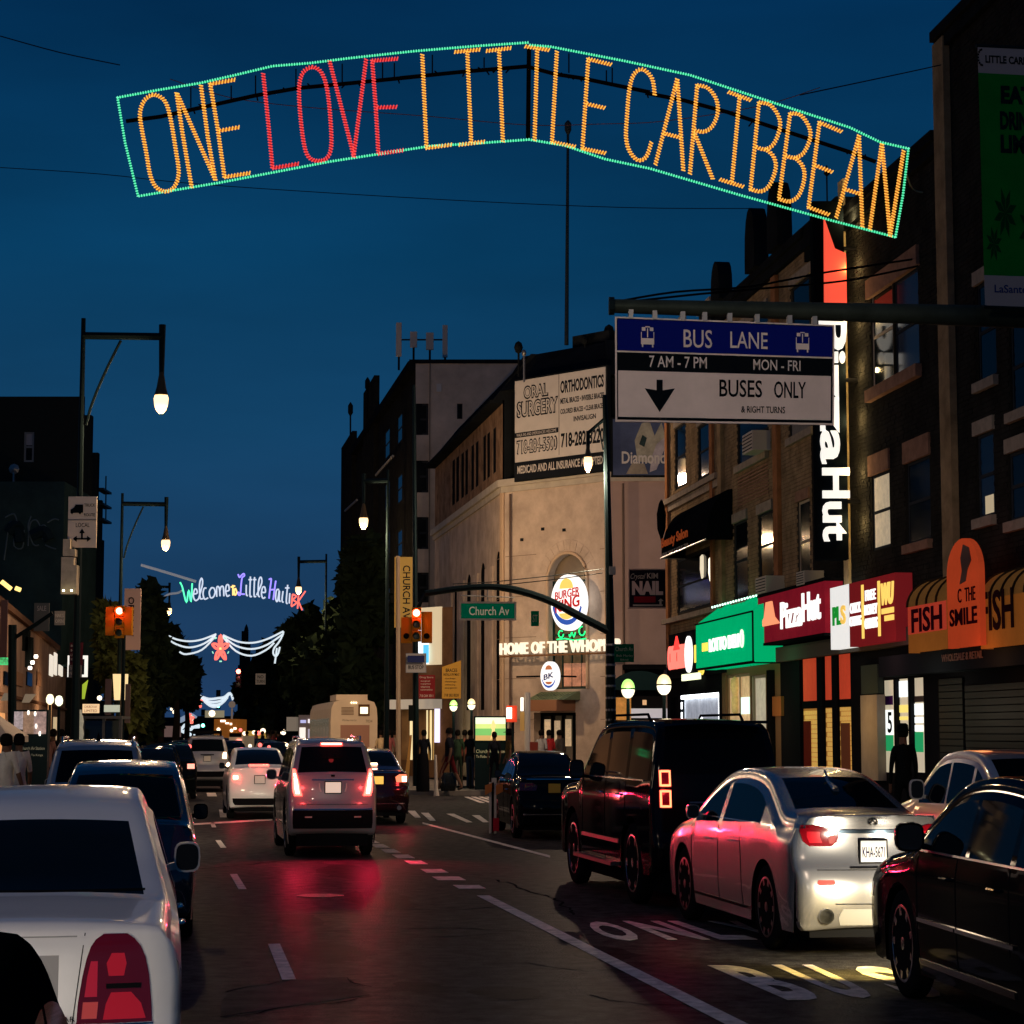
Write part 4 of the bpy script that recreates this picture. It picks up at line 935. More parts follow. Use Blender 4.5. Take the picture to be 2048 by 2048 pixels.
# A: stone and brick corner house (far end)
hA = [hole(1352, 850, 1371, 974), hole(1398, 846, 1422, 953), hole(1352, 650, 1371, 760), hole(1398, 620, 1422, 735), hole(1356, 1107, 1426, 1218)]
tA, s0, s1 = front('corner_house', 'narrow olive stone corner house above the dark wing shaped awning', 1335, 1445, 11.1, hA, BR, seed=3)
for h in hA[:4]: lintel(tA, h, STONE, .18, False)
m = MB(); z = F.sz(1390, 972)[1]; m.fbox(F, s0, s1, z - .13, z, 0, .13); m.fbox(F, s0, s1, z - .3, z - .13, 0, .06); part('ledge', m, STONE, tA)
m = MB(); z = F.sz(1390, 1225)[1]; m.fbox(F, s0, s1, z - .12, z, 0, .14); part('ledge', m, STONE, tA)
parapet(tA, s0, s1, 11.1, DARK)
for u in (1341, 1432):
    q = S(u); m = MB(); m.fbox(F, q - .14, q + .14, 3.8, 10.7, .013, .07); part('pilaster', m, BR2, tA)
m = MB(); m.hexa([F.P(0, 3.75, 0), F.P(0, 3.75, -6), F.P(.02, 3.75, -6), F.P(.02, 3.75, 0), F.P(0, 11, 0), F.P(0, 11, -6), F.P(.02, 11, -6), F.P(.02, 11, 0)]); part('end_wall', m, BRD, tA)
for (u, v, w) in ((1404, 1131, 6), (1430, 1136, 5)):
    m = MB(); p = F.sz(min(u, 1421), v); m.lathe(F.P(p[0], p[1], -.05), [(.03, .25), (.09, .2), (.10, -.1), (.05, -.3)], 12, sx=.6); solo('hanging_globe_lamp', m, E('globe_warm_%d' % u, (1, .85, .6), 2.2 if u > 1410 else .8), 'small pale lamp at the %s of the dark window above the green awning' % ('right' if u > 1410 else 'middle'), 'lamp')
# B: brick house with air conditioners
hB = [hole(1476, 826, 1536, 918), hole(1470, 1042, 1495, 1200), hole(1519, 1024, 1546, 1156), hole(1598, 1000, 1620, 1165), hole(1580, 776, 1628, 866), hole(1480, 640, 1536, 735), hole(1584, 560, 1626, 680)]
pn = [(PAN, None)] * 3 + [(PAN, FRW)] + [(PANB, None)] + [(PAN, None)] * 2
tB, s0, s1 = front('brick_house', 'brick walk up with air conditioners left of the tall vertical pizza sign', 1445, 1632, 11.2, hB, BR, seed=5, panes=pn)
for h in hB: lintel(tB, h, STONE if h is not hB[3] else STONEB, .20)
for u in (1452, 1566):
    m = MB(); q = S(u); m.fbox(F, q - .17, q + .17, 3.8, 10.8, .014, .10); part('pilaster', m, BR2 if u > 1500 else BR, tB)
for a in ((1492, 866, 1513, 905), (1519, 1154, 1540, 1187), (1601, 1143, 1617, 1170)): ac(tB, None, *a)
m = MB()
for k in range(9):   # corbelled dark panel under the window
    z = F.sz(1520, 935 + k * 7)[1]; m.fbox(F, S(1483), S(1545), z - .03, z, .014, .03)
part('corbel_courses', m, STONEB, tB)
parapet(tB, s0, s1, 11.2, DARK)
for u, hh in ((1462, .9), (1535, 1.3), (1583, 1.35)):
    m = MB(); q = S(u); pts = [F.P(q - .42, 11.2, -.2)] + [F.P(q + .42 * math.cos(a), 11.2 + hh * .25 + hh * .75 * math.sin(a) ** .8, -.2) for a in [math.pi * k / 8 for k in range(8, -1, -1)]] + [F.P(q + .42, 11.2, -.2)]
    m.poly(pts[::-1], F.n, .3); part('roof_crest', m, DARK, tB)
# C: dark brick house right of the sign, with brownstone lintels
hC = [hole(1744, 560, 1786, 770), hole(1790, 545, 1838, 762), hole(1745, 945, 1780, 1098), hole(1815, 918, 1861, 1085), hole(1750, 1120, 1775, 1160)][:4]
tC, s0, s1 = front('dark_brick_house', 'dark brick house with pinkish stone lintels right of the vertical pizza sign', 1632, 1906, 10.9, hC, BRD, seed=8, panes=[(PAN, FRW), (M('pane_dusk', (.025, .035, .06), .1, spec=.1), FRM), (M('curtain_lit', (.5, .42, .30), .8, em=(1, .82, .55), es=.28, noise=.3, ns=6), FRM), (PAN, FRM)])
m = MB(); a, b = hC[0][0], hC[1][1]; m.fbox(F, a - .12, b + .12, hC[1][3] - .02, hC[1][3] + .30, -.05, .07); part('lintel', m, STONEB, tC); m = MB(); m.fbox(F, a - .1, b + .14, hC[0][2] - .20, hC[0][2] - .002, -.05, .12); part('sill', m, STONEB, tC)
for h in hC[2:]: lintel(tC, h, STONEB, .34, h is hC[3])
m = MB(); q = S(1706); m.fbox(F, q - .20, q + .10, 3.6, 11.5, .013, .06); part('lit_pier', m, M('pier_render', (.50, .38, .20), .8, noise=.3, ns=5, bump=.5, bs=20), tC)
parapet(tC, s0, s1, 10.9, DARK)
m = MB(); q = S(1610); m.fbox(F, S(1622), S(1700), 10.9, 11.25, -3, .1); part('roof_block', m, DARK, tC)
for (u, v, h_, nm) in ((1660, 350, 1.2, 'thin aerial rising from the dark roof under the big sign letters'),):
    m = MB(); p = F.P(S(u), 10.9, -.5); m.tube([p, p + Vector((0, 0, h_))], .015, 5); m.lathe(p + Vector((0, 0, h_)), [(.01, -.15), (.06, -.1), (.01, .06)], 6); solo('roof_aerial', m, DARK, nm, 'aerial')
# D: tallest front at the right edge
hD = [hole(1956, 865, 1989, 1035), hole(2022, 640, 2060, 820), hole(1956, 560, 1992, 760), hole(2020, 900, 2060, 1040)]
tD, s0, s1 = front('tall_dark_house', 'tallest dark brick front at the right edge above the fish shop awnings', 1906, 2110, 12.4, hD, BRD, seed=11, panes=[(M('pane_dusk2', (.012, .02, .035), .1, spec=.1), FRM), (PAN, FRM), (PAN, FRM), (PAN, FRM)])
parapet(tD, s0 + .05, s1, 12.4, DARK)
m = MB(); m.fbox(F, S(1966), s1, 12.35, 15.5, -5, .05); part('upper_block', m, BRD, tD)
m = MB(); q = S(1897); m.fbox(F, S(1908), S(1930), 3.9, 12.2, .014, .12); part('pilaster', m, BR, tD)
for h in hD: lintel(tD, h, STONE, .2)
p = hole(1968, 990, 1985, 1030); m = MB(); m.fbox(F, p[0], p[1], p[2], p[3], -.11, -.10); part('lit_notice', m, M('notice_lit', (.6, .5, .3), .8, em=(1, .8, .5), es=.35), tD)

# ---------- ground floor shops of the near right block
def shop(name, label, u0, u1, zb=3.75):
    t = thing(name, label, 'shop front', F.P(S(u0), 0, 0)); return t, S(u0), S(u1)
def fpart(t, name, u0, v0, u1, v1, o0, o1, mat, lab=None):
    a, b, c, d = F.rect(u0, v0, u1, v1, o1); m = MB(); m.fbox(F, a, b, c, d, o0, o1); return part(name, m, mat, t, label=lab)
def base_wall(t, s0, s1, holes, mat=DARK, z1=3.78):
    part('wall', wall_mb(F, s0, s1, .1, z1, holes, .5), mat, t)
    m = MB(); m.fbox(F, s0, s1, .1, z1, -5, -4.8); m.fbox(F, s0, s1, .12, .16, -4.8, -.3); part('interior', m, INT, t)
WH = E('interior_white', (1, .97, .92), 1.3); YL = E('interior_yellow', (1, .66, .22), .62); RDL = E('interior_red', (1, .12, .05), .42)
def lit_panel(t, h, mat, o=-.45, name='shop_window'):
    m = MB(); m.fbox(F, h[0], h[1], h[2], h[3], o - .03, o); return part(name, m, mat, t)
def mull(t, h, n, mat=FRM, w=.05, o=-.30):
    m = MB()
    for k in range(n + 1):
        q = h[0] + (h[1] - h[0]) * k / n; m.fbox(F, q - w, q + w, h[2], h[3], o - .04, o + .05)
    m.fbox(F, h[0], h[1], h[3] - .06, h[3], o - .03, o + .04); return part('mullion', m, mat, t)
DKF = M('fascia_charcoal', (.010, .011, .013), .6)
# chicken shop
t, s0, s1 = shop('chicken_shop', 'charcoal fried chicken shop with white framed window at the block corner', 1335, 1445)
h1 = hole(1362, 1388, 1438, 1500); h2 = hole(1342, 1395, 1355, 1520)
base_wall(t, s0, s1, [h1, h2], DKF)
lit_panel(t, h1, M('shop_int_grey', (.35, .37, .40), .7, em=(.75, .82, 1), es=.30, noise=.5, ns=3)); lit_panel(t, h2, INT)
m = MB(); a, b, c, d = h1[:4]; m.fbox(F, a, b, d - .09, d, -.1, -.02); m.fbox(F, b - .07, b, c, d, -.1, -.02)
for k in range(6): m.fbox(F, a, a + .09, d - .32 - k * .24, d - .16 - k * .24, -.1, -.02)
part('lamp_strip', m, E('strip_white', (.92, .96, 1), 5), t)
m = MB(); m.lathe(F.P((a + b) / 2 - .1, d - .65, -.4), [(.01, .12), (.1, 0), (.01, -.12)], 10); part('spot_lamp', m, E('spot_white', (.9, .95, 1), 8), t, True)
fpart(t, 'fascia', 1338, 1258, 1444, 1352, 0, .10, DKF)
fpart(t, 'lit_box', 1363, 1347, 1397, 1360, .1, .16, E('sign_yellow_white', (.95, 1, .6), 1.5))
m = MB(); text_px(m, 'CHICKEN', F, 1338, 1290, 1373, 1338, .1, thick=.04, bold=.03); part('sign_letters', m, E('neon_coral', (1, .16, .12), 1.7), t)
m = MB(); a, b, c, d = F.rect(1349, 1272, 1361, 1300, .12); m.poly([F.P(a, c, .12), F.P(b, c, .12), F.P((a + b) / 2, d, .12)], F.n, .04); part('sign_flame', m, E('neon_red', (1, .05, .04), 1.5), t)
m = MB(); a, b, c, d = F.rect(1373, 1272, 1386, 1345, .12); m.poly([F.P((a + b) / 2 + (b - a) / 2 * math.cos(k * math.pi / 10), (c + d) / 2 + (d - c) / 2 * math.sin(k * math.pi / 10), .12) for k in range(20)], F.n, .05); part('sign_oval', m, E('sign_white', (1, .98, .94), 1.4), t)
fpart(t, 'sign_bar', 1388, 1290, 1392, 1325, .1, .15, E('sign_yellow', (1, .72, .1), 1.2))
m = MB(); text_px(m, '99', F, 1398, 1334, 1409, 1350, .1, thick=.03, bold=.03); part('sign_letters', m, E('sign_yellow', (1, .72, .1), 1.2), t)
# deli under the green awning
t, s0, s1 = shop('deli_shop', 'deli under a glowing green box awning with a warm lit window of goods', 1445, 1562)
h1 = hole(1452, 1348, 1500, 1520); h2 = hole(1503, 1350, 1532, 1520)
base_wall(t, s0, s1, [h1, h2], M('deli_frame', (.22, .13, .07), .6))
lit_panel(t, h1, M('deli_int', (.5, .35, .2), .8, em=(1, .62, .3), es=.38, noise=.6, ns=3)); lit_panel(t, h2, M('deli_door', (.4, .38, .3), .8, em=(1, .85, .6), es=.32, noise=.4, ns=4))
mull(t, h1, 2, M('deli_mullion', (.35, .25, .15), .5), .03); mull(t, h2, 1, FRW, .05)
fpart(t, 'poster', 1482, 1394, 1504, 1428, -.2, -.15, E('poster_white_green', (.75, 1, .8), 1.2)); fpart(t, 'door_frame', 1503, 1352, 1506, 1500, -.2, -.1, FRW)
m = MB(); p = F.sz(1466, 1385); m.lathe(F.P(p[0], p[1], -.25), [(.02, .34), (.13, .28), (.15, .1), (.08, -.06), (.12, -.14), (.11, -.42), (.02, -.46)], 12, sx=.7); part('shop_figure', m, M('figure_green_orange', (.55, .42, .16), .6, em=(.9, .6, .2), es=.25, noise=.7, ns=3), t, True)
fpart(t, 'menu_board', 1542, 1393, 1562, 1432, 0, .06, M('board_orange', (.40, .15, .05), .7)); fpart(t, 'side_pillar', 1534, 1340, 1541, 1560, 0, .1, BLACK)
GRN = M('awning_green_lit', (.0, .30, .12), .6, em=(.0, .62, .22), es=.55, noise=.25, ns=.8)
aw = thing('green_awning', 'glowing green box awning with white lettering over the deli', 'awning', F.P(S(1400), 3, 0))
a, b, c, d = F.rect(1392, 1236, 1507, 1332, .55); m = MB()
o_ = .55; pts_t = [F.P(a, d, o_), F.P(b, d, o_), F.P(b + .15, d + .42, 0), F.P(a + .15, d + .42, 0)]
m.quad(F.P(a, c, o_), F.P(b, c, o_), F.P(b, d, o_), F.P(a, d, o_)); m.quad(*pts_t); m.add([F.P(b, c, o_), F.P(b + .15, c, 0), F.P(b + .15, d + .42, 0), F.P(b, d, o_)], [(0, 1, 2, 3)]); m.add([F.P(a, c, o_), F.P(a + .15, c, 0), F.P(a + .15, d + .42, 0), F.P(a, d, o_)], [(3, 2, 1, 0)]); m.quad(F.P(a, c, o_), F.P(b, c, o_), F.P(b, c, 0), F.P(a, c, 0)); part('canopy', m, GRN, aw)
m = MB(); m.tube([F.P(a, d, o_ + .01), F.P(b, d, o_ + .01)], .02, 5); m.tube([F.P(a, c, o_ + .01), F.P(b, c, o_ + .01), F.P(b, c, .02)], .03, 5); m.tube([F.P(b, c, o_ + .01), F.P(b, d, o_ + .01)], .02, 5); part('frame', m, BLACK, aw)
m = MB()
for k in range(22): q = k / 21; m.lathe(F.P(a + (b - a) * q + .2, d + .38, .22), [(.02, -.02), (.02, .02)], 5)
part('bulb_row', m, E('bulb_mint', (.6, 1, .8), 3), aw)
m = MB(); text_mb(m, 'LOTTO DELI', F, a + (b - a) * .27, a + (b - a) * .78, c + (d - c) * .34, c + (d - c) * .62, o_ + .005, thick=.03, bold=.012); part('sign_letters', m, E('sign_white', (1, .98, .94), 1.4), aw)
m = MB(); q = a + (b - a) * .84; m.tube([F.P(q + .14 * math.cos(k * math.pi / 8), c + (d - c) * .5 + .17 * math.sin(k * math.pi / 8), o_ + .03) for k in range(17)], .018, 5); m.fbox(F, q - .03, q + .03, c + (d - c) * .38, c + (d - c) * .62, o_, o_ + .03); part('sign_ring', m, E('sign_pale', (.9, 1, .8), 1.1), aw)
m = MB(); m.fbox(F, a + (b - a) * .13, a + (b - a) * .23, c + (d - c) * .38, c + (d - c) * .56, o_ + .002, o_ + .02); part('sign_mark', m, E('sign_yellow', (1, .72, .1), 1.2), aw)
# pizza shop
t, s0, s1 = shop('pizza_shop', 'pizza shop with red blinds over glowing yellow tiled windows', 1562, 1718)
h1 = hole(1600, 1308, 1634, 1560); h2 = hole(1644, 1305, 1664, 1560); h3 = hole(1672, 1300, 1702, 1560)
base_wall(t, s0, s1, [h1, h2, h3], DKF)
TILE = M('tile_yellow', (.75, .48, .14), .5, em=(1, .55, .12), es=.42); RDB = M('blind_red', (.5, .06, .03), .7, em=(1, .10, .04), es=.30, noise=.3, ns=1.2)
for h in (h1, h2, h3):
    zm = F.sz(1650, 1400)[1]; m = MB(); m.fbox(F, h[0], h[1], zm, h[3], -.34, -.30); part('blind', m, RDB, t)
    m = MB(); m.fbox(F, h[0], h[1], h[2], zm - .12, -.40, -.36); part('tiled_wall', m, M('tile_grout', (.4, .2, .05), .7, em=(1, .42, .08), es=.22), t)
    m = MB(); z = h[2]; r_ = 0
    while z < zm - .2:
        q = h[0] + (.08 if r_ % 2 else 0)
        while q < h[1] - .02: m.fbox(F, q, min(h[1], q + .15), z, z + .075, -.36, -.352); q += .162
        z += .086; r_ += 1
    part('wall_tiles', m, TILE, t, stuff=True)
    m = MB(); m.fbox(F, h[0], h[1], zm - .14, zm, -.3, -.2); m.fbox(F, h[0], h[0] + .04, h[2], h[3], -.3, -.2); m.fbox(F, h[1] - .04, h[1], h[2], h[3], -.3, -.2); part('window_frame', m, BLACK, t)
fpart(t, 'poster', 1607, 1442, 1622, 1560, -.3, -.26, M('poster_maroon', (.22, .03, .02), .6)); fpart(t, 'poster', 1682, 1446, 1700, 1560, -.3, -.26, M('poster_terracotta', (.35, .12, .06), .6))
sg_ = thing('pizza_fascia_sign', 'dark red pizza fascia sign with white letters and orange hut emblem', 'sign', F.P(S(1515), 4, 0))
a, b, c, d = F.rect(1516, 1179, 1650, 1277, .35); m = MB(); m.fbox(F, a, b, c, d, .02, .35); part('panel', m, M('panel_red_streak', (.20, .01, .015), .4, em=(.55, .02, .05), es=.20, noise=.6, ns=1.1), sg_)
m = MB(); w_, h_ = b - a, d - c; m.poly([F.P(a + w_ * .04, c + h_ * .36, .35), F.P(a + w_ * .36, c + h_ * .36, .35), F.P(a + w_ * .28, c + h_ * .52, .35), F.P(a + w_ * .24, c + h_ * .86, .35), F.P(a + w_ * .15, c + h_ * .86, .35), F.P(a + w_ * .12, c + h_ * .54, .35)], F.n, .03); part('hut_emblem', m, E('sign_salmon', (1, .33, .16), 1.0), sg_)
m = MB(); text_mb(m, 'Pizza', F, a + w_ * .38, a + w_ * .69, c + h_ * .22, c + h_ * .78, .35, thick=.03, bold=.012); text_mb(m, 'Hut', F, a + w_ * .70, a + w_ * .95, c + h_ * .28, c + h_ * .86, .35, thick=.03, bold=.018); part('sign_letters', m, E('sign_white', (1, .98, .94), 1.2), sg_)
m = MB(); m.fbox(F, a, b, d, d + .06, 0, .37); m.fbox(F, a, b, c - .05, c, 0, .37); part('sign_edge', m, BLACK, sg_)
m = MB(); z = F.sz(1600, 1290)[1]; m.fbox(F, s0, S(1872), z - .28, z, 0, .14); solo('shop_cornice', m, M('cornice_grey', (.10, .09, .075), .7), 'grey cornice band under the red pizza and cheque signs', 'cornice')
# cheque cashing shop
t, s0, s1 = shop('cheque_shop', 'cheque cashing shop with white lit posters and grey column', 1718, 1872)
h1 = hole(1762, 1360, 1788, 1545); h2 = hole(1792, 1357, 1817, 1545); h3 = hole(1822, 1355, 1848, 1545)
base_wall(t, s0, s1, [h1, h2, h3], DKF)
CRM = M('shop_cream', (.6, .55, .45), .8, em=(1, .86, .6), es=.42, noise=.15, ns=2)
for h in (h1, h2, h3): lit_panel(t, h, CRM, -.36)
GR2 = E('poster_green', (.02, .35, .12), .8); WHP = E('poster_white', (.95, 1, .98), 1.1)
for q in ((1763, 1392, 1785, 1410, M('poster_violet', (.08, .02, .2), .6)), (1766, 1420, 1786, 1470, WHP), (1766, 1470, 1786, 1502, GR2), (1794, 1362, 1815, 1394, WHP), (1796, 1410, 1815, 1425, E('poster_yellow', (1, .8, .2), .9)), (1796, 1433, 1815, 1440, E('poster_yellow', (1, .8, .2), .9)), (1828, 1392, 1846, 1404, M('poster_dark', (.1, .09, .08), .6)), (1828, 1407, 1846, 1430, WHP), (1828, 1434, 1846, 1446, WHP), (1828, 1450, 1846, 1463, WHP), (1828, 1464, 1846, 1504, GR2), (1822, 1400, 1826, 1500, E('edge_lime', (.7, 1, .3), .9))):
    fpart(t, 'poster', q[0], q[1], q[2], q[3], -.34, -.30, q[4])
m = MB(); text_px(m, '15', F, 1768, 1424, 1784, 1466, -.29, thick=.01, bold=.02); part('poster_text', m, BLACK, t)
fpart(t, 'column', 1722, 1390, 1755, 1560, 0, .14, M('column_grey', (.34, .31, .25), .6, noise=.15, ns=2)); fpart(t, 'column', 1722, 1330, 1755, 1388, 0, .10, M('column_dark', (.05, .07, .06), .6))
sg_ = thing('cheque_fascia_sign', 'maroon cheque cashing sign with white end panel and yellow bars', 'sign', F.P(S(1660), 4, 0))
a, b, c, d = F.rect(1661, 1172, 1699, 1297, .30); m = MB(); m.fbox(F, a, b, c, d, .02, .30); part('white_panel', m, E('panel_white', (.93, .92, .89), .82), sg_)
w_ = b - a; m = MB(); text_mb(m, 'PL', F, a + w_ * .15, a + w_ * .58, c + (d - c) * .38, c + (d - c) * .68, .30, thick=.02, bold=.04); part('sign_letters', m, E('sign_green', (.01, .28, .03), .8), sg_); m = MB(); text_mb(m, 'S', F, a + w_ * .58, a + w_ * .82, c + (d - c) * .38, c + (d - c) * .68, .30, thick=.02, bold=.03); part('sign_letters', m, E('sign_ochre', (1, .62, .12), .8), sg_)
a2, b2 = b, F.sz(1791, 1210, .30)[0]; m = MB(); m.fbox(F, a2, b2, c, d, .02, .30); part('maroon_panel', m, M('panel_maroon', (.18, .012, .014), .45, em=(.35, .02, .025), es=.28), sg_)
w_ = b2 - a2; h_ = d - c
def bar(n, x0, x1, y0, y1, mat): 
    m = MB(); m.fbox(F, a2 + w_ * x0, a2 + w_ * x1, c + h_ * y0, c + h_ * y1, .30, .32); part(n, m, mat, sg_)
YE = E('sign_yellow2', (1, .66, .14), 1.0)
bar('sign_bar', .30, .335, .10, .93, YE); bar('sign_bar', .655, .69, .10, .93, YE)
for st, x0, x1, y0, y1 in (('CHECK', .03, .27, .52, .68), ('CASHING', .02, .28, .32, .47), ('FREE', .38, .60, .67, .83), ('MONEY', .36, .63, .45, .61), ('ORDERS', .36, .63, .24, .40)):
    m = MB(); text_mb(m, st, F, a2 + w_ * x0, a2 + w_ * x1, c + h_ * y0, c + h_ * y1, .30, thick=.02, bold=.012); part('sign_letters', m, E('sign_white', (1, .98, .94), 1.2), sg_)
m = MB(); text_mb(m, 'WU', F, a2 + w_ * .72, a2 + w_ * .98, c + h_ * .55, c + h_ * .88, .30, thick=.02, bold=.05, shear=.2); part('sign_letters', m, YE, sg_); bar('sign_bar', .73, .97, .42, .5, YE); bar('sign_bar', .79, .97, .31, .39, YE)
# fish shop
t, s0, s1 = shop('fish_shop', 'closed fish shop with dark roller shutters below orange awnings', 1872, 2110)
base_wall(t, s0, s1, [], DKF)
for (u0, u1) in ((1878, 1925), (1930, 2110)):
    a, b, c, d = F.rect(u0, 1350, u1, 1600, .05); m = MB(); z = c
    while z < d - .1: m.fbox(F, a, b, z, z + .085, .005, .04); z += .1
    part('shutter', m, M('shutter_steel', (.012, .018, .020), .5, .2), t)
AWO = M('awning_brown_orange', (.30, .11, .02), .7, noise=.15, ns=3, em=(1, .30, .05), es=.10); AWB = M('awning_bronze', (.20, .10, .03), .6, noise=.2, ns=3, em=(1, .42, .1), es=.05)  # weak emission paints an orange glow into the awning cloth
def dome_awning(u0, v0, u1, v1, lab):
    a, b, c, d = F.rect(u0, v0, u1, v1, .5); aw = thing('fish_awning', lab, 'awning', F.P(a, c, 0)); R_ = .5
    zf = c + (d - c) * .62; rz = d - zf + .0
    k_n = 8; n_rib = max(3, int((b - a) / .42)); m = MB(); rb = MB()
    for i in range(n_rib):
        p0, p1 = a + (b - a) * i / n_rib, a + (b - a) * (i + 1) / n_rib
        for k in range(k_n):
            a0, a1 = math.pi / 2 * k / k_n, math.pi / 2 * (k + 1) / k_n
            m.quad(F.P(p0, zf + rz * math.sin(a0), .0 + R_ * math.cos(a0)), F.P(p1, zf + rz * math.sin(a0), R_ * math.cos(a0)), F.P(p1, zf + rz * math.sin(a1), R_ * math.cos(a1)), F.P(p0, zf + rz * math.sin(a1), R_ * math.cos(a1)))
        rb.tube([F.P(p0, zf + rz * math.sin(t_), R_ * math.cos(t_) + .01) for t_ in [math.pi / 2 * k / 8 for k in range(9)]] , .022, 5)
    for q in (a, b):
        pts = [F.P(q, zf, 0)] + [F.P(q, zf + rz * math.sin(t_), R_ * math.cos(t_)) for t_ in [math.pi / 2 * k / 8 for k in range(9)]]; m.poly(pts, F.e, .01)
    part('hood', m, AWB, aw, True); part('rib', rb, M('rib_dark', (.05, .03, .015), .6), aw)
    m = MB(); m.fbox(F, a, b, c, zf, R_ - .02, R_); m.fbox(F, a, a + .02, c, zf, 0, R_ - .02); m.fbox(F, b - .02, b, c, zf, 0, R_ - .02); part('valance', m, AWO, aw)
    return aw, a, b, c, zf, R_
AWR = M('awning_red_lit', (.34, .035, .02), .7, em=(1, .10, .05), es=.26); BLK2 = M('letter_dark', (.03, .01, .015), .6)  # red panel's glow is emission put into its material
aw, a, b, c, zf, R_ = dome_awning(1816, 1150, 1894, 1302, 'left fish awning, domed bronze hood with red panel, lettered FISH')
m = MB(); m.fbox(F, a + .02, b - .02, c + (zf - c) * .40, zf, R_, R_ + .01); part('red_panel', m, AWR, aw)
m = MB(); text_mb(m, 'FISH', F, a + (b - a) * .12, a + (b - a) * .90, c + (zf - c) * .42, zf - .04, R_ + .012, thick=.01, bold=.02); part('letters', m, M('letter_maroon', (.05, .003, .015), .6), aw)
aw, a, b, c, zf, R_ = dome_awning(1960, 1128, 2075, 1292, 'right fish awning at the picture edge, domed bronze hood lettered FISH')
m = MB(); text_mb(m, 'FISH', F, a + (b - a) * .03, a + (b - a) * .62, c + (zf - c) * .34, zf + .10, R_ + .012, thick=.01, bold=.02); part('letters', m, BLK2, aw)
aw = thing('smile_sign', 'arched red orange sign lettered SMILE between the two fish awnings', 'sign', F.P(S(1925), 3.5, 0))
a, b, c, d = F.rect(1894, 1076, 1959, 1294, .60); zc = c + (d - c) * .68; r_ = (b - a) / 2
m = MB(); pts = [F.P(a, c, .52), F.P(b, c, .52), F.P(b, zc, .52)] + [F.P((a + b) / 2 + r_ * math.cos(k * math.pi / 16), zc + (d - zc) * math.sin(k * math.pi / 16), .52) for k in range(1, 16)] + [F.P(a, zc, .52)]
m.poly(pts, F.n, .08); part('board', m, M('board_red_orange', (.42, .055, .02), .6, em=(1, .11, .03), es=.24, noise=.2, ns=1.5), aw)  # board's glow painted in by weak emission
m = MB(); text_mb(m, 'SMILE', F, a + (b - a) * .08, b - (b - a) * .08, c + (d - c) * .20, c + (d - c) * .36, .60, thick=.01, bold=.02); text_mb(m, 'C  THE', F, a + (b - a) * .35, b - (b - a) * .12, c + (d - c) * .41, c + (d - c) * .54, .60, thick=.01); part('letters', m, M('letter_maroon', (.05, .003, .015), .6), aw)
m = MB(); pts = [(.42, .58), (.50, .70), (.46, .82), (.55, .94), (.72, .90), (.78, .78), (.66, .70), (.60, .60)]; m.poly([F.P(a + (b - a) * x, c + (d - c) * y, .60) for x, y in pts], F.n, .01); part('fish_motif', m, M('motif_grey', (.16, .10, .08), .6), aw)
m = MB(); text_px(m, 'WHOLESALE & RETAIL', F, 1884, 1305, 1966, 1320, .35, thick=.01, bold=.01); solo('shop_lettering', m, M('letter_faded', (.26, .16, .13), .6), 'faded WHOLESALE & RETAIL lettering below the SMILE sign', 'lettering')
m = MB(); m.fbox(F, S(1800), S(2110), F.sz(1925, 1330)[1] - .1, F.sz(1925, 1300)[1], 0, .33); solo('shop_valance', m, M('valance_dark', (.02, .025, .03), .7), 'dark valance board under the orange fish awnings', 'valance')

for u_, v_, p_, c_ in ((1400, 1440, 10, (.85, .9, 1)), (1480, 1440, 12, (1, .66, .35)), (1505, 1345, 10, (.1, 1, .4)), (1650, 1440, 16, (1, .55, .18)), (1805, 1430, 14, (1, .85, .62)), (1925, 1330, 9, (1, .35, .12)), (1720, 1310, 7, (1, .4, .35))):
    light('shop_or_fill_spill', 'POINT', F.P(*F.sz(u_, v_, .9), .9), p_, c_, .35)
# vertical pizza blade sign, standing out from the brick front and facing the traffic
DB = 36.1; FB_ = Face(DB)
bs = thing('pizza_blade_sign', 'tall black vertical blade sign with sideways white pizza letters and red roof emblem', 'sign', P(1668, 1115, DB))
a = (1637 - 1024) * DB / FPX; b = (1700 - 1024) * DB / FPX; zb, zt = P(1668, 1118, DB).z, P(1668, 402, DB).z
m = MB(); m.box(a, b, DB, DB + .35, zb, zt); part('cabinet', m, M('sign_black', (.004, .006, .008), .4), bs)
def XB(u, v): return (P(u, v, DB).x, P(u, v, DB).z)
x0, z1 = XB(1643, 690); x1, z0 = XB(1698, 1083); x0 = XB(1644, 1000)[0]; x1 = XB(1698, 1000)[0]
_, zm = XB(1670, 928); _, zm0 = XB(1670, 936)
WL = E('blade_white', (1, .97, .90), .92)
m = MB(); text_mb(m, 'Pizza', FB_, x0 - .02, x1, zm, z1 + .55, .002, thick=.05, bold=.026, rot=True); text_mb(m, 'Hut', FB_, x0, x1 + .01, z0, zm0, .002, thick=.05, bold=.03, rot=True); part('letters', m, WL, bs)
m = MB(); pts = [(1647, 435), (1669, 498), (1691, 508), (1693, 607), (1674, 618), (1674, 624), (1648, 624)]; m.poly([Vector((P(u, v, DB).x, DB, P(u, v, DB).z)) for u, v in pts][::-1], (0, -1, 0), .05); part('roof_emblem', m, E('blade_red', (1, .10, .055), .85), bs)
m = MB()
for z in (zb + 1, (zb + zt) / 2, zt - .8): m.tube([(b, DB + .17, z), (rx(DB) + .2, DB + .17, z)], .04, 6)
part('bracket', m, BLACK, bs)
for k in range(8): light('blade_sign_glow', 'POINT', (b + .06, DB - .10, zb + .6 + k * .88), 13, (1, .68, .28), .04)

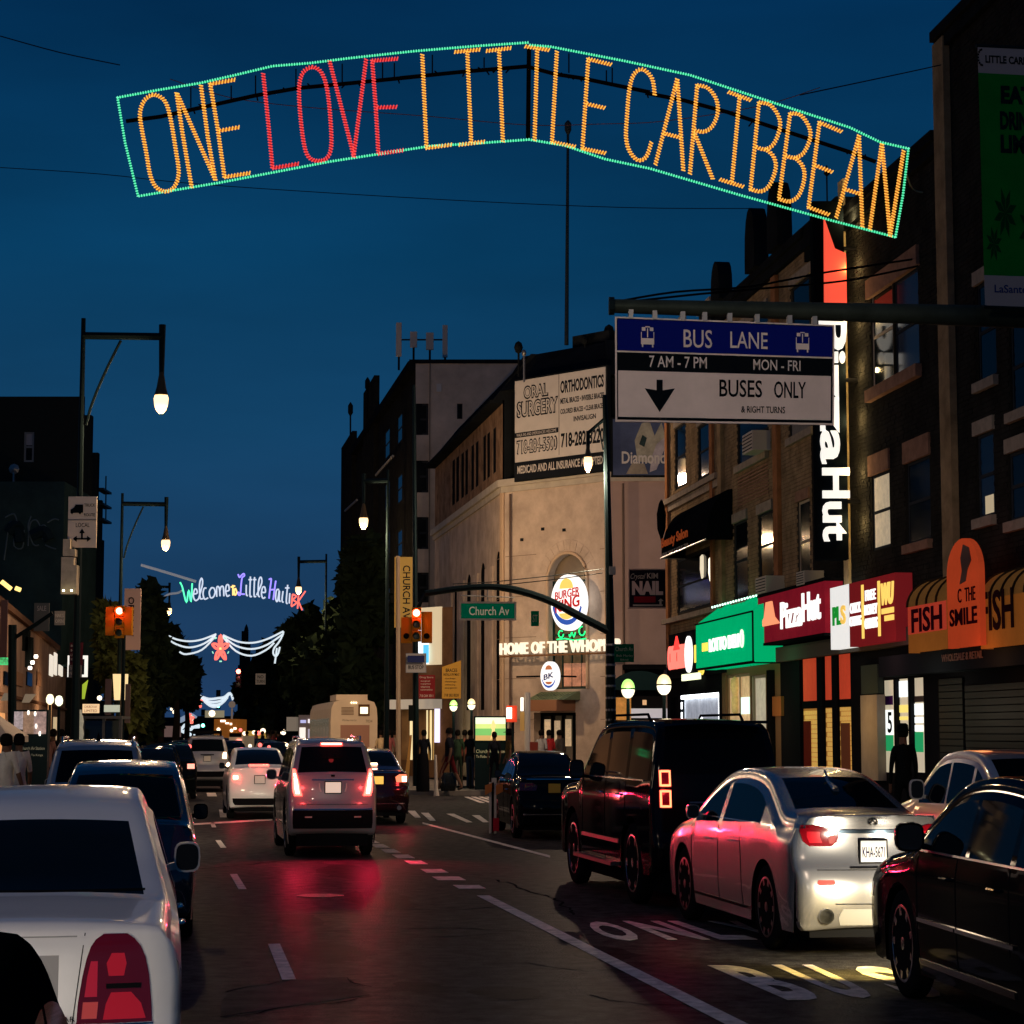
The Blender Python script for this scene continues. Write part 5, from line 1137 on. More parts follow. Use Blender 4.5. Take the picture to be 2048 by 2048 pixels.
# wing shaped awning of the beauty salon
bw = thing('salon_awning', 'dark curved salon awning with orange lettering on the corner house', 'awning', F.P(S(1340), 6, 0))
a, b, c, d = F.rect(1322, 1000, 1412, 1098, .6); m = MB(); k_n = 8
for k in range(k_n):
    a0, a1 = math.pi / 2 * k / k_n, math.pi / 2 * (k + 1) / k_n
    m.quad(F.P(a, c + (d - c) * math.sin(a0), .6 * math.cos(a0)), F.P(b, c + (d - c) * math.sin(a0), .6 * math.cos(a0)), F.P(b, c + (d - c) * math.sin(a1), .6 * math.cos(a1)), F.P(a, c + (d - c) * math.sin(a1), .6 * math.cos(a1)))
for q in (a, b): m.poly([F.P(q, c, 0)] + [F.P(q, c + (d - c) * math.sin(t_), .6 * math.cos(t_)) for t_ in [math.pi / 2 * k / 8 for k in range(9)]], F.e, .01)
part('hood', m, M('awning_black', (.004, .005, .007), .9, spec=.02), bw, True)
m = MB(); m.tube([F.P(a, c, .61), F.P(b, c, .61)], .02, 5); m.tube([F.P(a, c, .61), F.P(a, c, .02)], .02, 5); part('frame', m, GREYM, bw)
FS = Fr(F.P(a - .01, 0, 1.0)[:2], F.P(a - .01, 0, 0)[:2])
m = MB(); text_mb(m, 'Beauty Salon', F, a + .05, a + (b - a) * .62, c + (d - c) * .15, c + (d - c) * .42, .6, thick=.01, bold=.03); part('letters', m, M('letter_orange', (.5, .10, .03), .6, em=(1, .2, .05), es=.08), bw)
m = MB(); text_mb(m, 'HAIR NAILS WAX 718', F, a + .05, a + (b - a) * .62, c + .02, c + (d - c) * .09, .6, thick=.01); part('letters', m, M('letter_grey', (.35, .33, .30), .6), bw)
m = MB(); m.lathe(F.P(a + .05, (c + d) / 2 + .35, .6), [(.02, -.5), (.2, -.2), (.22, .15), (.12, .4), (.02, .5)], 10, sx=.5); part('cat_figure', m, M('awning_black', (.004, .005, .007), .9, spec=.02), bw, True)
# nail sign on the corner
ns_ = thing('nail_sign', 'dark projecting nail salon sign with white NAIL lettering and arrow', 'sign', P(1300, 1200, 54.5))
F2 = Face(54.5); a, b, c, d = F2.rect(1259, 1140, 1334, 1214); m = MB(); m.fbox(F2, a, b, c, d, -.12, 0); part('panel', m, M('nail_panel', (.012, .010, .018), .5), ns_)
m = MB(); m.fbox(F2, a - .03, a, c - .03, d + .03, -.13, .02); m.fbox(F2, a, b, d, d + .03, -.13, .02); m.fbox(F2, a, b, c - .03, c, -.13, .02); part('frame', m, M('frame_rose', (.35, .25, .22), .6), ns_)
m = MB(); text_px(m, 'NAIL', F2, 1264, 1162, 1326, 1190, .0, thick=.01, bold=.06); part('letters', m, M('letter_rose', (.60, .45, .42), .6), ns_)
m = MB(); text_px(m, 'Crystal', F2, 1261, 1147, 1291, 1161, .0, thick=.01, shear=.4); text_px(m, 'KIM', F2, 1294, 1146, 1316, 1157, .0, thick=.01, bold=.02); m.fbox(F2, *F2.rect(1266, 1209, 1325, 1212), 0, .01); m.fbox(F2, *F2.rect(1319, 1202, 1323, 1209), 0, .01); a_, b_, c_, d_ = F2.rect(1316, 1197, 1327, 1202); m.poly([F2.P(a_, c_, 0), F2.P(b_, c_, 0), F2.P((a_ + b_) / 2, d_, 0)], F2.n, .01); part('letters', m, M('letter_dull', (.42, .36, .32), .6), ns_)
m = MB(); m.fbox(F2, *F2.rect(1268, 1193, 1311, 1205), 0, .008); part('red_band', m, M('band_red', (.22, .01, .02), .6), ns_)

# ---------- restaurant corner building (chamfered)
cA, cB = P(1005, 1465, 73.5), P(1217, 1465, 70.0)
FC = Fr((cA.x, 73.5), (cB.x, 70.0)); FR2 = Fr((cB.x + .01, 70.0), (P(1480, 1465, 70).x, 70.0))
zc = P(1100, 962, 71.8).z
FL2 = Fr((cA.x - SL * 18.5, 92.0), (cA.x, 73.5)); FL2.neg = .2
bk = thing('corner_restaurant', 'stucco corner restaurant with tall arched window and oval burger sign', 'building', (cA.x + 1.8, 71.8, 0))
def hc(Fx, u0, v0, u1, v1, arch=0):
    a, b, c, d = Fx.rect(u0, v0, u1, v1); return (a, b, c, d, arch)
ah = hc(FC, 1098, 1160, 1174, 1378); r_ = P(1136, 1108, 71.8).z - P(1136, 1160, 71.8).z
ah = (ah[0], ah[1], ah[2], ah[3], r_); dh = hc(FC, 1068, 1425, 1152, 1560)
part('wall', wall_mb(FC, 0, FC.len, .1, zc, [ah, dh], .45, 16), STUC, bk)
part('wall', wall_mb(FR2, 0, FR2.len, .1, zc, [hc(FR2, 1245, 1330, 1330, 1560)], .4), M('stucco_shade_mauve', (.38, .27, .23), .85, noise=.12, ns=.8), bk)  # right face: its shade is put into the darker mauve colour
sl = [hc(FL2, u0, v0, u1, 1420, .45) for u0, u1, v0 in ((933, 942, 1172), (961, 970, 1150), (992, 1001, 1128), (908, 914, 1192))]
part('wall', wall_mb(FL2, 0, FL2.len, .1, zc, sl, .3), STUC, bk)
m = MB(); m.fbox(FL2, 0, FL2.len, .1, zc, -3, -.46); m.fbox(FC, 0, FC.len, .1, zc, -3, -.46); m.fbox(FR2, 0, FR2.len, .1, zc, -3, -.42); part('shell', m, INT, bk)
for h in sl: window(FL2, bk, h, FRM, INT, False, -.2, .03)
window(FC, bk, ah, M('window_frame_green', (.02, .04, .035), .5), M('pane_amber', (.10, .07, .04), .15, em=(1, .6, .3), es=.035, noise=.3, ns=1), True, -.25, .06, 3)
# arch surround: moulded reveal and voussoirs
cx_, rr_ = (ah[0] + ah[1]) / 2, (ah[1] - ah[0]) / 2
def arcp(k, ex, o): 
    t_ = math.pi * k; return FC.P(cx_ + (rr_ + ex) * math.cos(t_), ah[3] + (r_ + ex) * math.sin(t_), o)
m = MB(); m.tube([FC.P(ah[1] + .04, ah[2], .03)] + [arcp(k / 20, .04, .03) for k in range(21)] + [FC.P(ah[0] - .04, ah[2], .03)], .055, 8); part('arch_moulding', m, M('stucco_pale', (.52, .38, .26), .8), bk, True)
for k in range(13):
    k0, k1 = k / 13 + .006, (k + 1) / 13 - .006; m = MB(); m.hexa([arcp(k0, .14, 0), arcp(k1, .14, 0), arcp(k1, .50, 0), arcp(k0, .50, 0), arcp(k0, .14, .014), arcp(k1, .14, .014), arcp(k1, .46, .014), arcp(k0, .46, .014)]); part('arch_stone', m, STUC, bk)
m = MB()
for Fx in (FC, FR2, FL2):
    m.fbox(Fx, -.03 if Fx is not FR2 else .02, Fx.len + .02, zc - .02, zc + .22, -.3, .20); m.fbox(Fx, 0, Fx.len, zc - .22, zc - .02, -.1, .08)
part('cornice', m, M('cornice_pale', (.42, .38, .32), .8, noise=.15, ns=2), bk)
m = MB(); m.fbox(FC, 0, .10, .14, zc - .22, .0, .05); m.fbox(FC, FC.len - .10, FC.len, .14, zc - .22, .0, .05); m.fbox(FL2, FL2.len - .28, FL2.len - .05, .14, zc - .22, 0, .06); part('corner_strip', m, M('stucco_pale', (.52, .38, .26), .8), bk)
for u0, u1 in ((893, 905), (917, 930), (945, 958), (973, 988)):
    m = MB(); m.fbox(FL2, FL2.sz(u0, 1465)[0], FL2.sz(u1, 1465)[0], .14, zc - 2.6, 0, .08); part('pilaster', m, STUC, bk)
# upper storey set on the left front, then dark mansard roof
zu = P(1024, 800, 73.5).z; zr = P(1024, 706, 73.5).z
us = [hc(FL2, u, 845 + (1000 - u) * .78, u + 6, 935 + (1000 - u) * .78) for u in (904, 912, 922, 930, 942, 951, 966, 974, 986)]
us = [h for h in us if h[2] > zc + .4]
part('upper_wall', wall_mb(FL2, 0, FL2.len, zc + .22, zu, us, .2), M('brick_weathered', (.22, .14, .09), .85, noise=.5, ns=1.6), bk)
for h in us: window(FL2, bk, h, FRM, INT, False, -.12, .03)
m = MB(); m.fbox(FL2, 0, FL2.len, zc + .22, zu, -2, -.25); m.fbox(FC, 0, FC.len, zc + .22, zu + .7, -2.5, -.6); m.fbox(FR2, 0, FR2.len, zc + .22, zu + .7, -2.5, -.6); part('upper_shell', m, DARK, bk)
m = MB()
for Fx, o in ((FL2, .35), (FC, .1), (FR2, .1)):
    z0 = zu if Fx is FL2 else zu + .3
    a, b = 0, Fx.len; m.hexa([Fx.P(a, z0, o), Fx.P(a, z0, -4), Fx.P(b, z0, -4), Fx.P(b, z0, o), Fx.P(a, zr, -1.0), Fx.P(a, zr, -4), Fx.P(b, zr, -4), Fx.P(b, zr, -1.0)])
m.fbox(FC, FC.len * .45, FC.len * .8, zr - .1, zr + .45, -3, -1.2); part('roof', m, DARK, bk)
m = MB(); m.fbox(FL2, 0, FL2.len, zu - .12, zu, 0, .45); part('eaves', m, DARK, bk)
# entrance
m = MB(); a, b, c, d = dh[:4]; m.fbox(FC, a, b, c, d, -.5, -.40); part('door_glass', m, M('door_glass', (.03, .03, .03), .1), bk)
m = MB(); 
for q in (0, .26, .52, .78, 1): m.fbox(FC, a + (b - a) * q - .03, a + (b - a) * q + .03, c, d, -.40, -.32)
m.fbox(FC, a, b, d - .1, d, -.4, -.32); part('door_frame', m, BLACK, bk)
for q0, q1, z0, z1 in ((.06, .24, .55, .9), (.30, .44, .45, .88), (.56, .70, .5, .9)): m = MB(); m.fbox(FC, a + (b - a) * q0, a + (b - a) * q1, c + (d - c) * z0, c + (d - c) * z1, -.395, -.385); part('door_poster', m, M('door_poster', (.6, .45, .28), .7, em=(1, .7, .4), es=.35, noise=.4, ns=6), bk)
m = MB(); a, b, c, d = FC.rect(1060, 1400, 1130, 1422, .5); m.fbox(FC, a, b, c, d, 0, .9); part('entrance_fascia', m, M('fascia_terracotta', (.28, .14, .08), .7), bk)
m = MB(); a, b, c, d = FC.rect(1064, 1383, 1142, 1400, .5)
for k in range(12): q = a + (b - a) * k / 12; m.hexa([FC.P(q, c, 0), FC.P(q, c, .8), FC.P(q + (b - a) / 20, c, .8), FC.P(q + (b - a) / 20, c, 0), FC.P(q, d, 0), FC.P(q, d, .1), FC.P(q + (b - a) / 20, d, .1), FC.P(q + (b - a) / 20, d, 0)])
part('entrance_canopy', m, M('canopy_stripe', (.20, .24, .14), .6), bk)
m = MB(); a, b, c, d = FC.rect(1120, 1326, 1170, 1372, .0); m.fbox(FC, a, b, c, d, -.21, -.19); part('window_display', m, M('display_salmon', (.45, .22, .14), .7, em=(1, .45, .28), es=.16, noise=.7, ns=2.2), bk)
# side entrance columns right part
m = MB(); m.fbox(FR2, *FR2.rect(1245, 1330, 1330, 1340), 0, .6); part('side_canopy', m, BLACK, bk)

for z_ in (2.2, 3.6, 5.0, 6.4, 7.8):   # fine joints of the stone courses and a few pipes and vents
    for Fx in (FC, FL2):
        m = MB()
        if Fx is FC:
            m.fbox(Fx, .14, ah[0] - .6, z_, z_ + .02, 0, .006); m.fbox(Fx, ah[1] + .6, Fx.len - .14, z_, z_ + .02, 0, .006)
        else: m.fbox(Fx, FL2.len - 1.2, FL2.len - .35, z_, z_ + .02, 0, .006)
        part('stone_joint', m, M('joint_brown', (.20, .15, .12), .9), bk)
m = MB(); m.tube([FC.P(.45, .3, .08), FC.P(.45, zc - .3, .08)], .035, 6); part('downpipe', m, M('pipe_brown', (.14, .10, .08), .7), bk)
m = MB(); m.tube([FR2.P(.5, .3, .08), FR2.P(.5, zc - .3, .08)], .04, 6); part('downpipe', m, M('pipe_brown', (.14, .10, .08), .7), bk)
for q_, z_ in ((.9, 8.3), (2.9, 8.5), (1.9, 8.6)): m = MB(); m.fbox(FC, q_, q_ + .12, z_, z_ + .1, 0, .04); part('wall_vent', m, DARK, bk)
# oval burger sign (built as it looks)
def oval(Fx, cx, cz, rx_, rz_, o, t_, n=36): 
    m = MB(); m.poly([Fx.P(cx + rx_ * math.cos(2 * math.pi * k / n), cz + rz_ * math.sin(2 * math.pi * k / n), o) for k in range(n)], Fx.n, t_); return m
bu, bv_ = FC.sz(1137, 1205, .5)
rz_ = (P(0, 1150, 71.5).z - P(0, 1261, 71.5).z) / 2; rxx = (1169 - 1104) / 2 * 71 / FPX / FC.e.x
sg_ = thing('burger_sign', 'large lit oval burger sign in front of the arched window', 'sign', FC.P(bu, bv_, .4))
part('disc', oval(FC, bu, bv_, rxx, rz_, .35, .2), E('sign_disc', (1, .985, .96), 1.05), sg_)
YB = E('bun_yellow', (.95, .68, .16), .8); m = MB()
m.poly([FC.P(bu + rxx * .40 * math.cos(math.pi * k / 10) - rxx * .05, bv_ + rz_ * .50 + rz_ * .36 * math.sin(math.pi * k / 10), .555) for k in range(11)], FC.n, .02)
part('bun_top', m, YB, sg_)
m = MB(); m.poly([FC.P(bu - rxx * .05 + rxx * .42 * math.cos(math.pi + math.pi * k / 10), bv_ - rz_ * .38 + rz_ * .22 * math.sin(math.pi + math.pi * k / 10), .555) for k in range(11)], FC.n, .02); part('bun_bottom', m, YB, sg_)
RB = E('letter_red', (.62, .02, .02), .55)
def tilt(Fx, cx, cz, w_, h_, o):
    return lambda x, y, q: Fx.P(cx + (x - .5) * w_, cz + (y - .5) * h_ + (x - .5) * h_ * .55, o + q)
m = MB(); text_mb(m, 'BURGER', None, 0, 1, 0, 1, 0, thick=.02, bold=.01, mapf=tilt(FC, bu, bv_ + rz_ * .32, rxx * 1.45, rz_ * .30, .555)); text_mb(m, 'KING', None, 0, 1, 0, 1, 0, thick=.02, bold=.018, mapf=tilt(FC, bu, bv_ - rz_ * .05, rxx * 1.45, rz_ * .42, .555)); part('letters', m, RB, sg_)
m = MB(); n_ = 14; o1 = [FC.P(bu + rxx * .88 * math.cos(math.pi * (1.06 + .86 * k / n_)), bv_ + rz_ * .80 * math.sin(math.pi * (1.06 + .86 * k / n_)), .555) for k in range(n_ + 1)]; o2 = [FC.P(bu + rxx * .02 + rxx * .80 * math.cos(math.pi * (1.06 + .86 * k / n_)), bv_ + rz_ * .02 + rz_ * .64 * math.sin(math.pi * (1.06 + .86 * k / n_)), .555) for k in range(n_, -1, -1)]
m.poly(o1 + o2, FC.n, .02); part('blue_crescent', m, E('crescent_blue', (.03, .09, .42), .9), sg_)
m = MB(); m.tube([FC.P(bu, bv_, -.2), FC.P(bu, bv_, .36)], .08, 6); part('bracket', m, BLACK, sg_)
su, sv = FC.sz(1102, 1352, 1.2); sr = rz_ * .5
sg_ = thing('small_burger_sign', 'small lit oval sign projecting beside the restaurant entrance', 'sign', FC.P(su, sv, 1.2)); part('disc', oval(FC, su, sv, rxx * .50, rz_ * .51, 1.15, .15), E('sign_disc', (1, .985, .96), 1.05), sg_)
m = MB(); m.poly([FC.P(su + rxx * .2 * math.cos(math.pi * k / 8), sv + rz_ * .22 + rz_ * .16 * math.sin(math.pi * k / 8), 1.305) for k in range(9)], FC.n, .01); m.poly([FC.P(su + rxx * .2 * math.cos(math.pi + math.pi * k / 8), sv - rz_ * .2 + rz_ * .1 * math.sin(math.pi + math.pi * k / 8), 1.305) for k in range(9)], FC.n, .01); part('bun', m, E('bun_terracotta', (.6, .2, .08), .6), sg_)
m = MB(); text_mb(m, 'BK', None, 0, 1, 0, 1, 0, thick=.01, bold=.02, mapf=tilt(FC, su, sv, rxx * .6, rz_ * .2, 1.305)); part('letters', m, E('letter_navy', (.05, .05, .15), .5), sg_)
m = MB(); m.poly([FC.P(su + rxx * .42 * math.cos(math.pi * (1.1 + .8 * k / 10)), sv + rz_ * .42 * math.sin(math.pi * (1.1 + .8 * k / 10)), 1.305) for k in range(11)] + [FC.P(su + rxx * .40 * math.cos(math.pi * (1.1 + .8 * k / 10)), sv + rz_ * .34 * math.sin(math.pi * (1.1 + .8 * k / 10)), 1.305) for k in range(10, -1, -1)], FC.n, .01); part('blue_crescent', m, E('crescent_blue', (.03, .09, .42), .9), sg_)
m = MB(); m.tube([FC.P(su - 1.6, sv, 1.2), FC.P(su, sv, 1.2), FC.P(su, sv, 0)], .03, 5); part('bracket', m, BLACK, sg_)
hs = thing('whopper_lettering', 'cream lit letters HOME OF THE WHOPPER across the restaurant front', 'sign', FC.P(1.5, 4.5, .4))
m = MB(); text_mb(m, 'HOME OF THE WHOPPER', FC, FC.sz(1000, 1296, .5)[0], FC.sz(1243, 1290, .5)[0], P(0, 1307, 71.5).z, P(0, 1283, 71.5).z, .45, thick=.08, bold=.022, spacing=1.08); part('letters', m, E('letter_cream', (1, .87, .66), 1.0), hs)
m = MB(); zz = P(0, 1309, 71.5).z; m.fbox(FC, FC.sz(1000, 1296, .5)[0], FC.len + .9, zz - .05, zz, .38, .50); part('rail', m, M('rail_rust', (.2, .1, .05), .7), hs)
# green neon under the oval sign
m = MB(); 
for (pp) in ([(1122 + 5 * math.cos(a_), 1268 + 7 * math.sin(a_)) for a_ in [k * .6 for k in range(10)]], [(1138 + k * 1.6, 1269 + 5 * math.sin(k * 1.3)) for k in range(9)], [(1164 + 6 * math.cos(a_), 1262 + 9 * math.sin(a_)) for a_ in [k * .6 for k in range(9)]], [(1114, 1279), (1130, 1277), (1150, 1281), (1172, 1277)]):
    m.tube([FC.P(*FC.sz(u, v, .1), .1) for u, v in pp], .022, 5)
solo('neon_scroll', m, E('neon_green', (.02, 1, .25), 1.6), 'green neon scroll glowing just below the large oval burger sign', 'neon sign')
# billboards
def billboard(Fx, rect, name, label):
    t = thing(name, label, 'billboard', Fx.P(*Fx.sz((rect[0] + rect[2]) / 2, rect[3], .3), .3)); a, b, c, d = Fx.rect(*rect, .35)
    m = MB(); m.fbox(Fx, a - .06, b + .06, c - .05, d + .06, .12, .30); part('frame', m, DARK, t); return t, a, b, c, d
t, a, b, c, d = billboard(FC, (1029, 748, 1210, 950), 'dental_billboard', 'white dental billboard ORAL SURGERY ORTHODONTICS above the restaurant'); w_, h_ = b - a, d - c
PB_ = M('poster_paper', (.52, .47, .42), .8, noise=.08, ns=2, em=(1, .85, .7), es=.03); BP = M('print_black', (.012, .014, .018), .7)
m = MB(); m.fbox(FC, a, b, c + h_ * .18, d, .30, .33); part('board', m, PB_, t); m = MB(); m.fbox(FC, a, b, c, c + h_ * .178, .30, .33); part('lower_band', m, BP, t)
m = MB()
for st, x0, x1, y0, y1, bo in (('ORTHODONTICS', .515, .985, .805, .93, .03), ('METAL BRACES • INVISIBLE BRACES', .515, .985, .70, .755, .02), ('COLORED BRACES • CLEAR BRACES', .515, .985, .60, .65, .02), ('INVISALIGN', .66, .90, .51, .56, .02), ('718-282-8220', .52, .985, .265, .41, .03)):
    text_mb(m, st, FC, a + w_ * x0, a + w_ * x1, c + h_ * y0, c + h_ * y1, .332, thick=.004, bold=bo)
for st, x0, x1, y0, y1 in (('ORAL', .10, .38, .80, .94), ('SURGERY', .02, .49, .62, .79), ('718-284-5500', .02, .48, .25, .40)): text_mb(m, st, FC, a + w_ * x0, a + w_ * x1, c + h_ * y0, c + h_ * y1, .332, thick=.004, bold=.055)
m.fbox(FC, a, a + w_ * .49, c + h_ * .425, c + h_ * .475, .33, .334); m.fbox(FC, a + w_ * .496, a + w_ * .50, c + h_ * .2, d, .33, .334); part('print', m, BP, t)
m = MB()
for st, x0, x1, y0, y1 in (('ORAL', .11, .37, .815, .925), ('SURGERY', .035, .475, .635, .775), ('718-284-5500', .03, .47, .265, .385)): text_mb(m, st, FC, a + w_ * x0, a + w_ * x1, c + h_ * y0, c + h_ * y1, .337, thick=.004, bold=.0)
text_mb(m, 'MEDICAID AND ALL INSURANCE ACCEPTED', FC, a + w_ * .03, a + w_ * .97, c + h_ * .06, c + h_ * .14, .332, thick=.004, bold=.02); text_mb(m, 'WALK-INS AND EMERGENCIES WELCOME', FC, a + w_ * .02, a + w_ * .47, c + h_ * .435, c + h_ * .465, .336, thick=.003); part('print_pale', m, PB_, t)
t, a, b, c, d = billboard(FR2, (1226, 838, 1400, 950), 'braces_billboard', 'blue grey billboard lettered DiamondBraces with pale portrait shapes'); w_, h_ = b - a, d - c
m = MB(); m.fbox(FR2, a, b, c, d, .30, .33); part('board', m, M('board_slate', (.07, .09, .16), .7, noise=.3, ns=.7), t)
for k, (pp, cl) in enumerate((([(.28, .25), (.25, .62), (.33, .92), (.42, .98), (.48, .7), (.56, .95), (.62, .6), (.50, .2)], (.36, .34, .26)), ([(.44, .3), (.50, .55), (.68, .78), (.72, .62), (.58, .42), (.50, .1), (.42, .05)], (.40, .36, .38)), ([(.30, .55), (.34, .72), (.39, .66), (.36, .5)], (.03, .05, .05)), ([(.15, .02), (.22, .22), (.36, .2), (.40, .02)], (.28, .24, .18)))):
    m = MB(); m.poly([FR2.P(a + w_ * x, c + h_ * y, .33 + k * .006) for x, y in pp][::-1], FR2.n, .005); part('portrait_shape', m, M('portrait_%d' % k, cl, .7, noise=.3, ns=3), t)
m = MB(); text_mb(m, 'DiamondBraces', FR2, a + w_ * .10, a + w_ * .98, c + h_ * .20, c + h_ * .42, .36, thick=.004, bold=.02); part('print_pale', m, PB_, t)
# mast and small roof things
m = MB(); p0, p1 = P(1133, 690, 73), P(1136, 252, 73); m.tube([p0, (p1.x, 73, p1.z)], [.075, .045], 8); m.lathe((p1.x, 73, p1.z), [(.05, -.3), (.12, -.15), (.12, .1), (.03, .2)], 10); solo('roof_mast', m, METAL, 'very tall thin mast rising from the restaurant roof', 'mast', smooth=True)
for u, v, r_, lb in ((1037, 695, .22, 'dark round dish at the left end of the restaurant roof'), (1048, 706, .12, 'small pale round unit beside the dark roof dish'), (1170, 680, .18, 'dark round vent near the roof mast'), (1218, 665, .28, 'dark ball on the roof at the edge of the bus sign')):
    m = MB(); p = P(u, v, 72); m.lathe((p.x, 72, p.z), [(.02, -r_), (r_ * .7, -r_ * .7), (r_, 0), (r_ * .7, r_ * .7), (.02, r_)], 12, sx=.7); m.tube([(p.x, 72, p.z - r_), (p.x, 72, p.z - 1.0)], .04, 5); solo('roof_unit', m, DARK if 'pale' not in lb else GREYM, lb, 'roof unit', smooth=True)

# ---------- pale apartment tower behind the restaurant
FT = Face(96); FTL = Fr((P(828, 1465, 96).x - SL * 30, 126), (P(828, 1465, 96).x, 96)); FTL.neg = .2
tw_ = thing('apartment_tower', 'tall apartment block, pale end wall and black brick street side with window column', 'building', (P(900, 1465, 96).x, 96, 0))
x0, x1 = P(828, 1465, 96).x, P(1100, 1465, 96).x; zt = P(900, 727, 96).z
ths = [FT.rect(830, v0, 857, v1) + (0,) for v0, v1 in ((807, 870), (921, 985), (1034, 1098), (1145, 1205))]
part('wall', wall_mb(FT, x0, x1, .1, zt, ths + [FT.rect(914, 807, 925, 838) + (0,)], .3), STUC2, tw_); m = MB(); m.fbox(FT, x0, x1, 0, zt - .1, -12, -.35); part('shell', m, DARK, tw_)
pn = [M('pane_dusk', (.025, .035, .06), .1, spec=.1), M('pane_blind', (.30, .29, .25), .5, em=(1, .9, .7), es=.05), PAN, PAN]
for h, q in zip(ths, pn): window(FT, tw_, h, FRM, q, True, -.12, .10)
window(FT, tw_, FT.rect(914, 807, 925, 838) + (0,), FRM, PAN, False)
m = MB(); a_ = FT.rect(858, 727, 861, 1200); m.fbox(FT, a_[0], a_[1] - .02, .2, zt, 0, .06); part('pilaster_edge', m, M('edge_grey', (.2, .17, .14), .9), tw_)
m = MB(); m.fbox(FT, *FT.rect(873, 768, 883, 784), 0, .06); part('pale_box', m, M('pale_box', (.5, .5, .48), .7), tw_)
lw = [FTL.rect(u, v, u + 9, v + 55) + (0,) for u, v in ((795, 830), (770, 860), (748, 890), (795, 950), (770, 965), (748, 980), (725, 1000), (795, 1060), (770, 1065), (748, 1070), (795, 1165), (770, 1165))]
part('street_wall', wall_mb(FTL, 0, FTL.len, .1, zt - .3, lw, .25), BRD, tw_); 
for h in lw: window(FTL, tw_, h, FRM, PAN, True, -.14, .06)
m = MB(); m.fbox(FTL, 0, FTL.len, 0, zt - .4, -4, -.3); part('street_shell', m, DARK, tw_)
m = MB(); m.fbox(FTL, 0, FTL.len, zt - .3, zt + .1, -.3, .35); m.fbox(FT, x0 - .3, x1, zt, zt + .18, -.4, .05); part('parapet', m, DARK, tw_)
for u, v0, v1 in ((690, 880, 930), (735, 770, 860)): m = MB(); r_ = FTL.rect(u, v0, u + 22, v1 + 120); m.fbox(FTL, r_[0], r_[1], 0, r_[3], -.2, .25); part('bay', m, BRD, tw_)
for (q0, q1, r0) in (((752, 950), (786, 912), 0), ((690, 1022), (714, 1000), 0)):
    m = MB(); pa, pb = FTL.P(*FTL.sz(q0[0], q0[1], .4), .4), FTL.P(*FTL.sz(q1[0], q1[1], .4), .4); m.tube([pa, pb], .07, 5); part('awning_edge', m, GREYM, tw_)
an = thing('roof_antennas', 'row of four pale cellular panel antennas on the apartment block roof', 'antenna', (P(840, 720, 97).x, 97, zt))
for u0, u1, v0, v1 in ((792, 803, 645, 712), (820, 834, 663, 694), (852, 867, 665, 699), (885, 895, 650, 714)):
    a, b, c, d = Face(97).rect(u0, v0, u1, v1); m = MB(); m.box(a, b, 97, 97.15, c, d); part('antenna_panel', m, M('antenna_pale', (.48, .44, .40), .6), an); m = MB(); m.tube([((a + b) / 2, 97.2, zt - .1), ((a + b) / 2, 97.2, d - .2)], .05, 6); part('mast_pole', m, BLACK, an)
m = MB(); z = P(840, 678, 97).z; m.tube([(P(803, 678, 97).x, 97.2, z), (P(890, 680, 97).x, 97.2, z)], .04, 5); part('cross_bar', m, BLACK, an)
for u, v0, v1, lb in ((735, 765, 815, 'thin whip aerial on the stepped left end of the apartment roof'), (701, 815, 860, 'forked aerial lowest on the apartment roof edge')):
    m = MB(); p = P(u, v1 + 20, 116); q = P(u, v0, 116); m.tube([p, q], .05, 5); m.lathe(q, [(.02, -.5), (.14, -.3), (.14, .1), (.02, .3)], 6); solo('roof_aerial', m, DARK, lb, 'aerial')

# ---------- lit shop and brown building left of the restaurant
FLs = Fr((cA.x - SL * 36 + .2, 110.0), (cA.x - SL * 18.9 + .2, 92.4))
sb = thing('bright_shop', 'brightly lit shop with cream window and white canopy beyond the restaurant', 'shop front', (P(830, 1465, 80).x, 80, 0))
FS8 = Fr((P(797, 1465, 82).x, 82), (P(905, 1465, 79.5).x, 79.5))
part('wall', wall_mb(FS8, 0, FS8.len, .1, P(850, 1215, 80).z, [FS8.rect(803, 1420, 826, 1520) + (0,), FS8.rect(836, 1420, 868, 1520) + (0,)], .4), M('shop_brown', (.16, .09, .05), .8, noise=.3, ns=1), sb)
for r_ in ((803, 1420, 826, 1525), (836, 1420, 870, 1525)): m = MB(); m.fbox(FS8, *FS8.rect(*r_), -.45, -.40); part('shop_window', m, E('window_cream', (1, .80, .42), .95), sb)
m = MB()
for u in (842, 850, 857, 864): m.fbox(FS8, *FS8.rect(u, 1420, u + 2, 1525), -.38, -.33)
part('blind_slat', m, M('slat_ochre', (.5, .35, .15), .7), sb)
m = MB(); m.fbox(FS8, *FS8.rect(800, 1399, 884, 1418), 0, .5); part('canopy', m, M('canopy_white', (.6, .55, .46), .7, em=(1, .85, .65), es=.22), sb)
m = MB(); m.fbox(FS8, *FS8.rect(874, 1400, 880, 1485), 0, .12); part('light_strip', m, E('strip_violet', (.80, .74, 1), 1.3), sb)
m = MB(); m.fbox(FS8, *FS8.rect(835, 1215, 884, 1330), -.02, .10); part('lit_wall_sign', m, M('wall_sign_cream', (.6, .5, .35), .7, em=(1, .82, .5), es=.5), sb)
m = MB(); m.fbox(FS8, *FS8.rect(843, 1240, 862, 1328), .1, .2); part('white_lit_panel', m, E('panel_blue_white', (.9, .95, 1), 1.4), sb); m = MB(); a, b, c, d = FS8.rect(858, 1290, 866, 1326); m.fbox(FS8, a, b, c, d, .2, .28); part('blue_emblem', m, E('emblem_blue', (.1, .5, .8), 1.2), sb)
